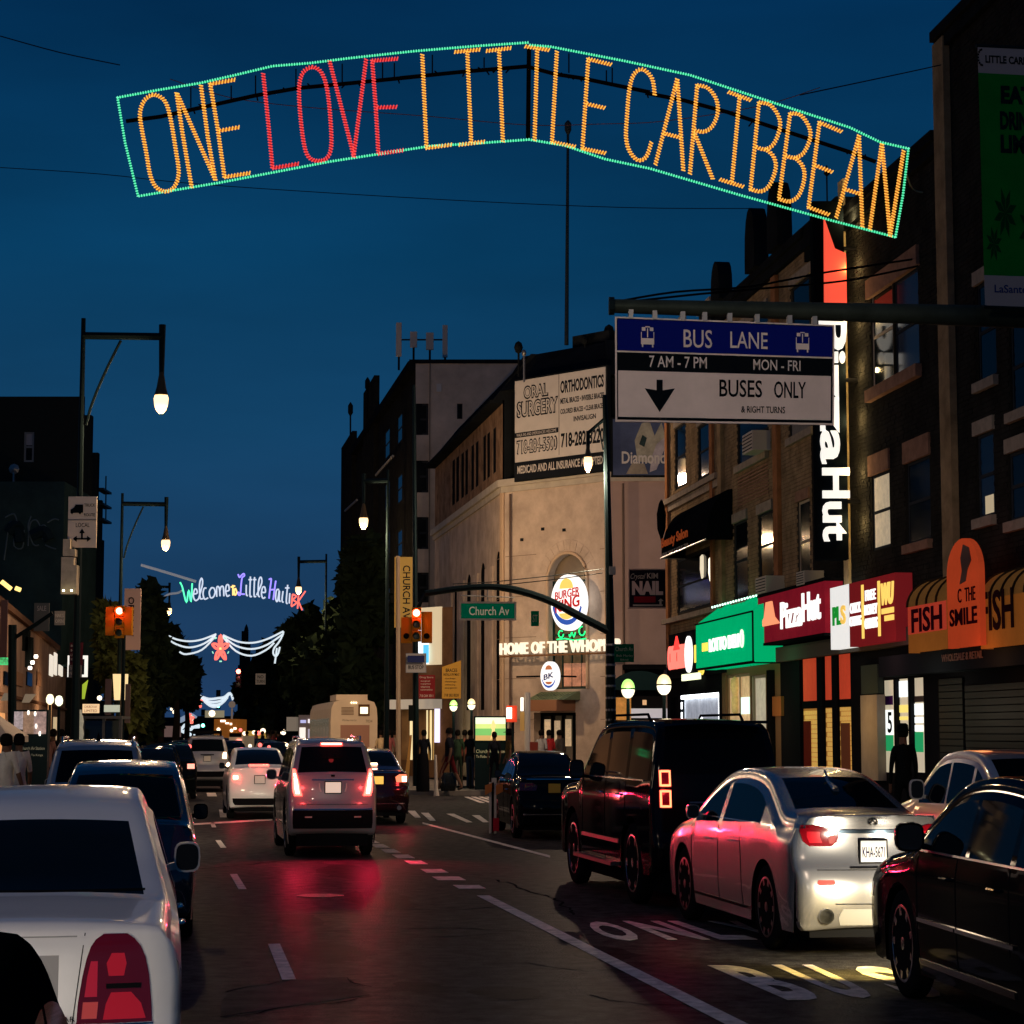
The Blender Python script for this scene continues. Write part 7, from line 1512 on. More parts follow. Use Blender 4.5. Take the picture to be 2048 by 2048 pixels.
# ---------------- the big light sign over the avenue
DG = 24.0
GOLD = E('rope_gold', (1, .50, .075), 1.2); GOLDB = E('rope_gold_glow', (1, .30, .03), .42); REDB = E('rope_red', (1, .09, .09), .95); REDBB = E('rope_red_glow', (1, .02, .03), .38); TEAL = E('rope_mint', (.16, .90, .52), 1.1); TEALB = E('rope_green_glow', (.0, .8, .28), .5)  # backing tubes in darker emission mimic the glow around the ropes
big = thing('arch_light_sign', 'huge light sign ONE LOVE LITTLE CARIBBEAN in a mint rope light frame', 'light sign', px3(1055, 280, DG))
def rope(name, strokes, D, parent, mat, base, sp=5.6, half=4.0, th=.0105, slant=.35, label=None, hw=None):
    """strokes: lists of px points; bulbs set side by side across the stroke"""
    m = MB(); bm = MB(); k = D / 4150
    for st in strokes:
        pts = [px3(u, v, D) for u, v in st]; bm.tube([p + Vector((0, .012, 0)) for p in pts], half * k * .75, 5)
        tot = 0; seg = []
        for i in range(len(pts) - 1): d = (pts[i + 1] - pts[i]).length; seg.append((tot, d, i)); tot += d
        n = max(2, int(tot / (sp * k)))
        for j in range(n + 1):
            s_ = tot * j / n
            for (t0, d, i) in seg:
                if s_ <= t0 + d + 1e-6: break
            a = pts[i]; b = pts[i + 1]; p = a.lerp(b, min(1, (s_ - t0) / max(d, 1e-6))); dr = (b - a).normalized(); nn = Vector((-dr.z, 0, dr.x)); ax = (nn + dr * slant).normalized() * (half * k)
            c1, c2 = p - ax, p + ax; u_ = Vector((0, th, 0)); w_ = ax.normalized().cross(Vector((0, 1, 0))) * (sp * k * .27)
            m.add([c1 - ax * .18, c1 + w_ * .8, c1 - u_, c1 - w_ * .8, c2 + ax * .18, c2 + w_ * .8, c2 - u_, c2 - w_ * .8], [(0, 2, 1), (0, 3, 2), (1, 2, 6, 5), (2, 3, 7, 6), (3, 1, 5, 7), (4, 5, 6), (4, 6, 7)])
    o = part(name, m, mat, parent, label=label); q = bpy.data.objects.new('rope_tube', mesh_of('rope_tube', bm, base, False, top(o))); COL.objects.link(q); q.parent = o; return o
def zA(l): return [(200 + x * .3364, 50 + y * .3364) for x, y in l]
def zB(l): return [(800 + x * .2588, 50 + y * .2588) for x, y in l]
def zC(l): return [(1200 + x * .3364, 100 + y * .3364) for x, y in l]
def closed(l, n=4):
    pts = [Vector((x, y, 0)) for x, y in l]; pts = [pts[-1]] + pts + [pts[0], pts[1]]
    sp_ = smoothpath(pts, n); return [(p.x, p.y) for p in sp_[n:-n]]
def curve(l, n=5): return [(p.x, p.y) for p in smoothpath([Vector((x, y, 0)) for x, y in l], n)]
LET = [
 ('O', 'g', [zA(closed([(310, 415), (262, 450), (238, 520), (245, 600), (275, 760), (298, 890), (330, 960), (385, 990), (440, 965), (468, 880), (450, 740), (420, 560), (395, 470), (360, 428)]))]),
 ('N', 'g', [zA([(545, 965), (490, 640), (455, 405)]), zA([(460, 410), (685, 920)]), zA([(685, 920), (640, 660), (600, 360)])]),
 ('E', 'g', [zA([(800, 325), (655, 350)]), zA([(655, 350), (700, 620), (740, 905)]), zA([(745, 903), (890, 880)]), zA([(712, 628), (825, 608)])]),
 ('L', 'r', [zA([(970, 290), (1000, 580), (1025, 850)]), zA([(1030, 850), (1178, 825)])]),
 ('O', 'r', [zA(closed([(1260, 250), (1205, 285), (1183, 380), (1193, 560), (1215, 720), (1245, 790), (1300, 808), (1350, 790), (1375, 720), (1370, 560), (1350, 380), (1315, 280)]))]),
 ('V', 'r', [zA([(1365, 215), (1510, 785)]), zA([(1508, 780), (1582, 205)])]),
 ('E', 'r', [zA([(1768, 200), (1618, 212)]), zA([(1618, 212), (1640, 500), (1655, 765)]), zA([(1658, 765), (1800, 745)]), zA([(1650, 490), (1762, 487)])]),
 ('L', 'g', [zB([(172, 230), (205, 950)]), zB([(205, 950), (395, 925)])]),
 ('I', 'g', [zB([(425, 208), (615, 190)]), zB([(520, 205), (550, 905)]), zB([(460, 925), (650, 902)])]),
 ('T', 'g', [zB([(670, 200), (855, 178)]), zB([(765, 195), (795, 900)])]),
 ('T', 'g', [zB([(970, 165), (1150, 193)]), zB([(1060, 185), (1040, 890)])]),
 ('L', 'g', [zB([(1212, 205), (1175, 905)]), zB([(1175, 905), (1350, 940)])]),
 ('E', 'g', [zB([(1630, 305), (1455, 262)]), zB([(1455, 262), (1410, 955)]), zB([(1410, 955), (1585, 990)]), zB([(1445, 610), (1580, 640)])]),
 ('C', 'g', [zC(curve([(325, 265), (310, 170), (255, 115), (205, 140), (175, 230), (160, 400), (155, 520), (175, 600), (225, 655), (275, 635), (305, 550)]))]),
 ('A', 'g', [zC([(330, 680), (458, 175)]), zC([(460, 175), (495, 715)]), zC([(378, 495), (478, 520)])]),
 ('R', 'g', [zC([(535, 735), (578, 210)]), zC(curve([(578, 210), (640, 225), (690, 290), (700, 370), (670, 450), (620, 485), (565, 478)])), zC([(565, 500), (670, 765)])]),
 ('I', 'g', [zC([(765, 250), (895, 298)]), zC([(830, 275), (785, 780)]), zC([(715, 770), (850, 812)])]),
 ('B', 'g', [zC([(945, 315), (895, 830)]), zC(curve([(945, 312), (1010, 325), (1060, 390), (1070, 460), (1035, 555), (985, 590), (930, 578)])), zC(curve([(985, 590), (1030, 630), (1045, 700), (1010, 800), (960, 840), (895, 828)]))]),
 ('B', 'g', [zC([(1130, 380), (1065, 880)]), zC(curve([(1130, 378), (1190, 385), (1240, 450), (1250, 520), (1212, 610), (1160, 640), (1105, 630)])), zC(curve([(1160, 640), (1205, 690), (1215, 760), (1185, 860), (1130, 900), (1065, 885)]))]),
 ('E', 'g', [zC([(1435, 485), (1305, 430)]), zC([(1305, 430), (1240, 935)]), zC([(1240, 935), (1360, 978)]), zC([(1278, 685), (1380, 725)])]),
 ('A', 'g', [zC([(1405, 995), (1540, 510)]), zC([(1540, 510), (1560, 1050)]), zC([(1458, 828), (1545, 855)])]),
 ('N', 'g', [zC([(1605, 1065), (1675, 560)]), zC([(1677, 560), (1725, 1105)]), zC([(1725, 1105), (1805, 600)])])]
for ch, cl, st in LET: rope('light_letter', st, DG, big, GOLD if cl == 'g' else REDB, GOLDB if cl == 'g' else REDBB, label=('glowing gold letter ' if cl == 'g' else 'glowing red letter ') + ch)
rope('light_frame', [[(235, 195), (315, 180), (400, 166), (470, 150), (545, 132), (620, 126), (700, 116), (830, 102), (950, 92), (1056, 85)], [(1060, 90), (1100, 93), (1250, 122), (1380, 150), (1540, 203), (1700, 255), (1760, 284), (1817, 297)], [(235, 195), (250, 285), (276, 392)], [(278, 392), (440, 365), (660, 323), (860, 292), (960, 286), (1058, 279)], [(1058, 279), (1130, 291), (1210, 318), (1300, 337), (1480, 390), (1660, 440), (1790, 474)], [(1817, 297), (1806, 390), (1791, 474)]], DG, big, TEAL, TEALB, 5.2, 2.4, .008, .0)
tr_ = [zA([(155, 572), (360, 545), (560, 500), (740, 460), (920, 420), (1180, 375), (1500, 345), (1900, 305)])[k] for k in range(8)] + zB([(0, 410), (500, 360), (980, 320), (1200, 380), (1400, 410), (1932, 520)]) + zC([(270, 255), (500, 300), (760, 370), (1000, 450), (1480, 605), (1640, 665)])
m = MB(); pts = [px3(u, v, DG + .05) for u, v in tr_]; m.tube(pts, .024, 6); part('support_cable', m, BLACK, big)
m = MB(); m.tube([px3(1058, 98, DG + .05), px3(1056, 276, DG + .05)], .026, 6); part('centre_post', m, BLACK, big)
m = MB()
for x, y0, y1 in ((540, 370, 490), (780, 360, 440), (925, 300, 410), (1165, 260, 370), (1440, 230, 340), (1680, 225, 320), (1750, 225, 315)): m.tube([px3(*zA([(x, y0)])[0], DG + .04), px3(*zA([(x, y1)])[0], DG + .04)], .008, 4)
for x, y0, y1 in ((250, 230, 370), (650, 250, 330), (1305, 220, 370), (1595, 350, 440), (1640, 330, 450)): m.tube([px3(*zB([(x, y0)])[0], DG + .04), px3(*zB([(x, y1)])[0], DG + .04)], .008, 4)
part('drop_wires', m, BLACK, big, stuff=True)
rnd = random.Random(3); m = MB()
for k in range(46):
    i = rnd.randrange(1, len(pts) - 1); p = pts[i].lerp(pts[i + 1] if i + 1 < len(pts) else pts[i], rnd.random()); m.tube([p, p + Vector((rnd.uniform(-.06, .06), 0, rnd.uniform(-.07, .05)))], .009, 4)
part('cable_ties', m, BLACK, big, stuff=True)
def wire(label, px, D0, D1, r_=.006, mat=BLACK, name='overhead_wire'):
    n = len(px) - 1; m = MB(); m.tube(smoothpath([px3(u, v, D0 + (D1 - D0) * i / n) for i, (u, v) in enumerate(px)], 4), r_, 4); return solo(name, m, mat, label, 'wire')
RW = M('wire_reddish', (.22, .10, .10), .6)
wire('thin reddish wire crossing behind the LOVE and LITTLE letters', [(340, 158), (460, 195), (620, 215), (850, 232), (1055, 250), (1200, 248), (1330, 242), (1520, 212), (1640, 175)], 24.6, 24.6, .005, RW)
wire('faint high wire at the upper left sky above the sign', [(0, 72), (120, 105), (240, 130)], 24.5, 24.5, .007, M('wire_faint', (.01, .03, .06), .8)); wire('faint high wire below the left end of the sign', [(0, 335), (200, 348), (420, 370), (900, 400), (1250, 415), (1500, 417)], 30, 30, .006, M('wire_faint', (.01, .03, .06), .8))
wire('faint wire from the upper right parapet towards the sign', [(1882, 130), (1780, 152), (1600, 190)], 31, 26, .008, M('wire_faint', (.01, .03, .06), .8))
wire('upper of two dark wires over the bus lane sign', [(1224, 605), (1350, 584), (1500, 573), (1650, 545), (1836, 517)], 30, 33, .016); wire('lower of two dark wires over the bus lane sign', [(1235, 606), (1400, 588), (1560, 574), (1700, 560), (1836, 532)], 29.6, 32.6, .016)
wire('pale looped tie hanging from the right end of the big sign', [(1813, 348), (1822, 372), (1832, 382), (1845, 385)], 24, 24.6, .010, M('tie_pale', (.35, .28, .15), .7))

# ---------------- Welcome lights, garlands and star further up the avenue
def neon(name, label, items, D, r_=.035, cat='light sign'):
    t = thing(name, label, cat, px3(items[0][1][0][0][0], items[0][1][0][0][1], D))
    for nm, strokes, mat, lb in items:
        m = MB()
        for st in strokes:
            q = smoothpath([px3(u, v, D) for u, v in st], 4) if len(st) > 2 else [px3(u, v, D) for u, v in st]; m.tube(q, r_, 5)
        part(nm, m, mat, t, label=lb)
    return t
def zD(l): return [(300 + x * .207, 1120 + y * .207) for x, y in l]
NG = E('neon_mint', (.10, 1, .45), 1.6); NW = E('neon_white', (.72, .82, 1), .85); NY_ = E('neon_amber', (1, .62, .2), 1.6); NV = E('neon_violet', (.28, .22, 1), 1.7); NR = E('neon_tomato', (1, .16, .12), 1.5)
its = [('light_letter', [zD([(290, 215), (312, 262), (352, 412), (374, 290), (396, 405), (408, 225)])], NG, 'green letter W')]
for ch, st in (('e', [[(420, 330), (455, 320), (450, 285), (430, 285), (418, 350), (440, 392), (470, 375)]]), ('l', [[(470, 375), (508, 230), (497, 175), (478, 235), (484, 365), (512, 372)]]), ('c', [[(545, 272), (522, 275), (512, 330), (528, 378), (562, 365)]]), ('o', [[(592, 268), (572, 310), (584, 362), (612, 358), (630, 310), (616, 272), (592, 268)]]), ('m', [[(645, 355), (645, 268), (662, 258), (672, 290), (676, 350)], [(676, 300), (685, 262), (704, 255), (711, 290), (713, 350)]]), ('e', [[(735, 302), (765, 290), (758, 242), (738, 245), (730, 300), (745, 350), (770, 338)]])): its.append(('light_letter', [zD(s_) for s_ in st], NW, 'white letter ' + ch))
its.append(('light_letter', [zD([(780, 262), (822, 250)]), zD([(800, 242), (801, 342)]), zD([(825, 272), (812, 300), (822, 340), (838, 310), (825, 272)])], NY_, 'amber word to'))
its.append(('light_letter', [zD([(850, 138), (865, 168), (882, 150), (905, 132), (912, 152), (890, 172), (880, 240), (872, 332), (855, 335), (852, 312), (880, 328), (915, 330)])], NV, 'violet letter L'))
for ch, st in (('i', [[(930, 240), (930, 330), (945, 345)]]), ('t', [[(970, 160), (965, 340), (985, 350)], [(952, 190), (986, 190)]]), ('t', [[(1010, 165), (1005, 340), (1025, 350)], [(995, 190), (1027, 190)]]), ('l', [[(1030, 340), (1080, 222), (1070, 165), (1050, 205), (1045, 335), (1062, 355)]]), ('e', [[(1080, 312), (1115, 310), (1108, 262), (1086, 268), (1076, 330), (1092, 370), (1115, 358)]])): its.append(('light_letter', [zD(s_) for s_ in st], NW, 'white letter ' + ch))
its.append(('light_letter', [zD([(1148, 190), (1168, 180), (1170, 200), (1158, 290), (1150, 372)]), zD([(1215, 200), (1202, 290), (1190, 385)]), zD([(1152, 288), (1204, 285)])], NV, 'violet letter H'))
for ch, st in (('a', [[(1247, 285), (1222, 292), (1213, 370), (1232, 400), (1250, 292), (1248, 385), (1262, 400)]]), ('i', [[(1285, 300), (1275, 390), (1290, 410)]]), ('t', [[(1330, 240), (1316, 400), (1330, 420)], [(1305, 270), (1347, 270)]]), ('i', [[(1350, 320), (1345, 420)]])): its.append(('light_letter', [zD(s_) for s_ in st], NW, 'white letter ' + ch))
its.append(('light_letter', [zD([(1377, 330), (1365, 447)]), zD([(1377, 330), (1412, 350), (1376, 385)]), zD([(1376, 385), (1415, 412), (1365, 450)]), zD([(1435, 330), (1425, 470)]), zD([(1502, 300), (1432, 400)]), zD([(1432, 395), (1470, 485)])], NR, 'red letters BK'))
neon('welcome_light_sign', 'small cursive light sign Welcome to Little Haiti BK above the avenue', its, 96, .036)
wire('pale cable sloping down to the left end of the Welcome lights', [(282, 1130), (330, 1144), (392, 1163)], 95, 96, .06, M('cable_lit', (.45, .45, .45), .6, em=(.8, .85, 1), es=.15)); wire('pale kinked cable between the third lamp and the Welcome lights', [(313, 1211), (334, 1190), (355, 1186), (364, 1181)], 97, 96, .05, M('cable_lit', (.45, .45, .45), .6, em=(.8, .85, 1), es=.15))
NW2 = E('garland_white', (.80, .92, 1), .85)
gl = [('garland_strand', [zD(s_)], NW2, None) for s_ in ([(640, 715), (500, 768), (380, 785), (260, 768), (170, 728)], [(635, 725), (520, 808), (380, 845), (250, 812), (150, 750)], [(630, 740), (500, 868), (350, 910), (285, 888)], [(215, 850), (180, 818), (145, 780)], [(105, 700), (118, 716)], [(705, 725), (850, 788), (990, 800), (1130, 765), (1290, 688)], [(705, 735), (830, 828), (980, 860), (1130, 820), (1290, 712)], [(705, 745), (830, 880), (980, 925), (1120, 870), (1200, 800)], [(1290, 690), (1275, 740), (1240, 800), (1200, 850), (1190, 900), (1215, 930), (1240, 900), (1255, 840)], [(1225, 850), (1215, 930), (1205, 1000)])]
neon('swag_garland', 'white light swags spreading both sides of a red star', gl, 112, .05, 'garland')
def star(lab, cx, cy, rx_, ry_, D, r_=.06):
    its = []
    for k in range(5):
        a = math.pi / 2 + 2 * math.pi * k / 5
        def q(rr, da): return (cx + rx_ * rr * math.cos(a + da), cy - ry_ * rr * math.sin(a + da))
        its.append(('star_petal', [[q(.15, 0), q(.55, .30), q(1, 0), q(.55, -.30), q(.15, 0)]], NR, None))
    its.append(('star_centre', [[(cx - rx_ * .12, cy), (cx + rx_ * .12, cy)]], NY_, None)); its.append(('star_sparkle', [[(cx + rx_ * .9 * math.cos(a_), cy - ry_ * .9 * math.sin(a_)), (cx + rx_ * 1.0 * math.cos(a_), cy - ry_ * 1.0 * math.sin(a_))] for a_ in [math.pi / 2 + math.pi / 5 + 2 * math.pi * k / 5 for k in range(5)]], E('neon_pale_green', (.4, 1, .7), 1.0), None))
    return neon('light_star', lab, its, D, r_, 'light star')
star('large red five petal light star between the white swags', 441, 1297, 17, 27, 111.5, .07)
def zE(l): return [(300 + x * .1553, 1380 + y * .1553) for x, y in l]
neon('swag_garland', 'second smaller white light swag further along with an orange star at its left', [('garland_strand', [zE(s_)], NW2, None) for s_ in ([(640, 75), (760, 115), (880, 105), (960, 90), (1030, 40), (1070, 130)], [(650, 90), (760, 150), (870, 150), (950, 120), (1020, 55)], [(660, 105), (760, 180), (860, 190), (940, 160), (1000, 90)], [(670, 115), (770, 200), (850, 215), (930, 170)], [(575, 85), (600, 75)])], 170, .10, 'garland')
star('small orange star at the left end of the second swag', 396, 1405, 7, 10, 169, .14)
neon('swag_garland', 'pale blue curved light swag above the queue at the vanishing point', [('garland_strand', [zE(s_)], E('garland_blue', (.45, .6, .8), .45), None) for s_ in ([(320, 390), (400, 385), (480, 315), (530, 310), (600, 355)], [(310, 405), (380, 410), (450, 380), (500, 330)], [(330, 375), (390, 370), (450, 340)])], 200, .12, 'garland')
star('tiny orange star below the blue swag', 380, 1438, 6, 9, 199, .16)
neon('swag_garland', 'lowest bright white light swag near the vanishing point', [('garland_strand', [zE(s_)], NW2, None) for s_ in ([(340, 470), (400, 500), (450, 450), (480, 460), (520, 510), (560, 480), (640, 455)], [(360, 500), (430, 540), (500, 560), (560, 600)], [(440, 510), (500, 570), (580, 590)], [(530, 480), (640, 475)])], 230, .16, 'garland')
# far traffic lights and lamps
for u, v, D, cl, lb in ((477, 1343, 130, 'red', 'far red traffic light left of the dark steeple'), (377, 1349, 128, 'red', 'small red traffic light within the left trees'), (355, 1426, 180, 'green', 'leftmost far green traffic light beside the blue swag'), (370, 1417, 185, 'green', 'upper far green traffic light right of the leftmost one'), (436, 1412, 190, 'green', 'far green traffic light under the second swag'), (406, 1451, 210, 'green', 'low green traffic light left of the orange lit truck'), (497, 1447, 200, 'green', 'far green traffic light over the white sedan'), (652, 1459, 110, 'green', 'green traffic light beside the bus'), (614, 1404, 210, 'green', 'tiny green traffic light left of the bus top')):
    s_ = D / 100; signal('far_traffic_light', lb, u, v, D, cl, .26 * s_ * (.75 if cl == 'green' else 1.0), .9 * s_, housing=SIGD, glow=0)
light('signal_glow', 'POINT', px3(477, 1343, 129), 60, (1, .1, .15), .1)
rnd = random.Random(5)
FARL = [(336, 1510, .8), (341, 1522, .8), (349, 1531, .8), (366, 1501, .9), (373, 1516, .8), (500, 1492, .9), (507, 1499, .7), (538, 1494, .8), (551, 1500, .9), (574, 1490, .8), (352, 1478, 1), (362, 1488, .8), (371, 1478, .9), (346, 1497, .8), (359, 1508, .9), (512, 1483, .9), (520, 1490, 1), (533, 1482, .8), (545, 1487, .9), (556, 1478, .8), (437, 1459, .9), (463, 1461, .8), (349, 1424, 1), (424, 1427, 1.6), (563, 1403, 1.5), (587, 1402, 1.6), (600, 1402, 1.3), (577, 1412, 1.3), (567, 1453, 1.6), (567, 1463, 1.6), (508, 1465, 1), (517, 1466, 1), (526, 1462, 1.3), (489, 1467, 1), (481, 1460, .8), (504, 1480, 1), (343, 1418, .7), (624, 1409, 1), (620, 1421, .8), (199, 1396, 1.2), (316, 1525, 1), (310, 1500, 1), (332, 1520, 1.4), (379, 1493, 1), (376, 1527, 1)]
for i, (u, v, s_) in enumerate(FARL):
    D = 150 if v < 1490 else 62; m = MB(); p = px3(u, v, D); r_ = .10 * s_ * D / 100; m.lathe(p, [(.01, -r_), (r_ * .75, -r_ * .7), (r_, 0), (r_ * .75, r_ * .7), (.01, r_)], 8)
    if i % 3 == 1 and v > 1455: solo('far_tail_light', m, E('far_tail_glow', (1, .12, .10), 3), 'one of the tiny red tail lights glittering far down the avenue', 'tail light', 'tiny red tail lights down the avenue', True)
    else: solo('far_lamp', m, E('far_lamp_glow', (1, .80, .55), 2.2), 'one of the tiny warm lamps glittering far down the avenue', 'lamp', 'tiny far lamps down the avenue', True)

# ---------------- bus
DBu = 78.0; bx_ = (P(708, 1465, DBu).x, DBu, 0); Wb = 93 * DBu / FPX
bus = thing('city_bus', 'pale city bus seen from behind, lit warm, with small route display', 'bus', bx_, math.pi / 2 + .16)
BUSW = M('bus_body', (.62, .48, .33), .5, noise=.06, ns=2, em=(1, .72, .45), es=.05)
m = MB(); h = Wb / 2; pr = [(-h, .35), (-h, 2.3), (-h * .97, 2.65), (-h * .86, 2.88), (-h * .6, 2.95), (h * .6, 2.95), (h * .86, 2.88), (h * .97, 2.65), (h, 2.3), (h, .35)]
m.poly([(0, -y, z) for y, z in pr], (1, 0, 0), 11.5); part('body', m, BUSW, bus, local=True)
m = MB(); m.box(.3, 3.2, -h * .6, h * .75, 2.95, 3.16); part('roof_unit', m, BUSW, bus, local=True)
def bbox(n, y0, y1, z0, z1, mat, x0=-.03, x1=0): m = MB(); m.box(x0, x1, min(y0, y1), max(y0, y1), z0, z1); return part(n, m, mat, bus, local=True)
bbox('rear_panel', h * .58, -h * .66, 1.05, 2.05, M('bus_panel_rose', (.40, .22, .16), .6)); 
for k in range(6): bbox('vent_slat', h * .55, h * .02, 2.42 + k * .05, 2.445 + k * .05, M('vent_dark', (.25, .17, .11), .6), -.02)
bbox('display_frame', -h * .18, -h * .66, 2.38, 2.80, M('display_brown', (.12, .06, .03), .5)); bbox('route_display', -h * .26, -h * .58, 2.46, 2.70, E('route_amber', (1, .85, .5), 2.2), -.05, -.03)
m = MB(); x0_ = -.035
text_mb(m, 'MTA New York City', None, 0, 1, 0, 1, 0, thick=.004, mapf=lambda a_, b_, q: (-.012 - q, h * .5 - a_ * h * .6, 2.18 + b_ * .07)); text_mb(m, '7034', None, 0, 1, 0, 1, 0, thick=.004, mapf=lambda a_, b_, q: (-.012 - q, -h * .5 - a_ * h * .28, 2.14 + b_ * .10)); part('lettering', m, M('bus_ink', (.2, .15, .12), .6), bus, local=True)
for k in range(3): m = MB(); m.lathe((-.03, -h * (.0 + .10 * k) + .1, 2.86), [(.03, 0), (.025, -.02)], 8, axis='x'); part('marker_lamp', m, E('marker_warm', (1, .8, .5), 4), bus, local=True)
bbox('bumper', h * .98, -h * .98, .35, .65, M('bus_bumper', (.2, .14, .1), .6), -.12); 
for y in (h * .82, -h * .82):
    for z in (.85, 1.05): m = MB(); m.lathe((-.03, y, z), [(.07, 0), (.06, -.02)], 10, axis='x'); part('tail_lamp', m, LAMP, bus, local=True)
m = MB(); m.lathe((-.04, -h * .86, .98), [(.06, 0), (.05, -.03)], 10, axis='x'); part('turn_lamp', m, E('turn_amber', (1, .55, .15), 14), bus, local=True)
for k in range(7): m = MB(); m.box(.8 + k * 1.5, 2.1 + k * 1.5, h - .01, h + .02, 1.3, 2.3); part('side_window', m, M('bus_glass', (.04, .05, .05), .1, em=(1, .8, .5), es=.08), bus, local=True)
for x in (2.8, 9.0):
    for y in (h - .15, -h + .15): m = MB(); m.lathe((x, y, .48), [(.3, -.12), (.48, -.12), (.48, .12), (.3, .12)], 20, axis='y'); part('wheel', m, TYRE, bus, local=True)
light('bus_lit', 'SPOT', (bx_[0] - .2, DBu - 14, 6.0), 700, WARM, .3, (.0, 14, -4.6), .5)
# lit storefronts and truck behind the traffic
def lit_block(name, lab, cat, D, rect, mat, depth=2.0, extra=()):
    Fx = Face(D); t = thing(name, lab, cat, Fx.P(Fx.rect(*rect)[0], 0, 0)); a, b, c, d = Fx.rect(*rect); m = MB(); m.fbox(Fx, a, b, c, d, -depth, 0); part('body', m, mat, t)
    for nm, r_, mt in extra: m = MB(); m.fbox(Fx, *Fx.rect(*r_), 0, .06); part(nm, m, mt, t)
    return t
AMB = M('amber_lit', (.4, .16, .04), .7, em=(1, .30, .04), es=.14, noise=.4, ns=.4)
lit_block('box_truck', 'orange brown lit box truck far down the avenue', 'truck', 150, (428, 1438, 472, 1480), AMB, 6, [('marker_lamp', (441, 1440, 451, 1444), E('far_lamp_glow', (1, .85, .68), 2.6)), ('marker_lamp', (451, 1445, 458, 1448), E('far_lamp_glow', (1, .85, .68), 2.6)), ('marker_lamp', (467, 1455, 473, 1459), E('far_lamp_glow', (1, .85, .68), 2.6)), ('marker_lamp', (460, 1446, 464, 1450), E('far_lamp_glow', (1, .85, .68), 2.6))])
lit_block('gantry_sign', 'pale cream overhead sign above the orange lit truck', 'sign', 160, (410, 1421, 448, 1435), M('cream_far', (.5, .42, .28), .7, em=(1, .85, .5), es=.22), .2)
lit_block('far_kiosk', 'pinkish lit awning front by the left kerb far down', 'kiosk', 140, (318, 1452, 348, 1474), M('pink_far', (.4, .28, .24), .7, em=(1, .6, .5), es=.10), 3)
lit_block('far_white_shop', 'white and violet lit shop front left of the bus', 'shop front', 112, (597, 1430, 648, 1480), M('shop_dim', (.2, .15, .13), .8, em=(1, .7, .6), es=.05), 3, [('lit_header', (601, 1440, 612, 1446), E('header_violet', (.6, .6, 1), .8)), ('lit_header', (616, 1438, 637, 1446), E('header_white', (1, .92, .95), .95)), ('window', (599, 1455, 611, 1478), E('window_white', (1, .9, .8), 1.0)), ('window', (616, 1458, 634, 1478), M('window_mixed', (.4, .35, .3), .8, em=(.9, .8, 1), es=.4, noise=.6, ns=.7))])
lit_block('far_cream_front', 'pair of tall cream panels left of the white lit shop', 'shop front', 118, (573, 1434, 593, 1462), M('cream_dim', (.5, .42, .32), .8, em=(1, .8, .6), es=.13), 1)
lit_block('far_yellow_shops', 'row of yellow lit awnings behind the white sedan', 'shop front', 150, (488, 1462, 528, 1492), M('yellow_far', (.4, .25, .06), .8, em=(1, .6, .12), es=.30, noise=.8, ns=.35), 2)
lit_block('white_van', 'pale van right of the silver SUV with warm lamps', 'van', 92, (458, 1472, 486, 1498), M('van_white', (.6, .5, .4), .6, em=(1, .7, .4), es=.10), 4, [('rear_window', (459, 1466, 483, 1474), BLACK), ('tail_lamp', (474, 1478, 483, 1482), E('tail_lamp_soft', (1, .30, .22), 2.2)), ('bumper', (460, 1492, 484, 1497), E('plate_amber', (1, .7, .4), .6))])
for u, v, w_, lb in ((464, 1409, 7, 'round pale sign right of the second swag'), ): 
    m = MB(); p = px3(u, v, 168); m.lathe(p, [(w_ * 168 / FPX, -.05), (w_ * 168 / FPX, .05)], 8, axis='y'); m.tube([p - Vector((0, 0, .3)), p - Vector((0, 0, 5))], .08, 5); solo('round_sign', m, M('round_cream', (.5, .35, .25), .7, em=(1, .7, .5), es=.12), lb, 'sign')
px_sign('street_notice', 'small pale notice hanging among the dark trees', 112, (511, 1347, 531, 1369), M('notice_dim', (.30, .25, .20), .7, em=(1, .8, .6), es=.04), [('NO', .2, .8, .55, .85), ('TURN', .1, .9, .15, .42)], BP)
px_sign('bus_stop_sign', 'small round blue white bus stop sign among dark trees near the bus', 95, (723, 1372, 732, 1388), M('stop_violet', (.35, .30, .45), .7, em=(.8, .7, 1), es=.05), [], BP)

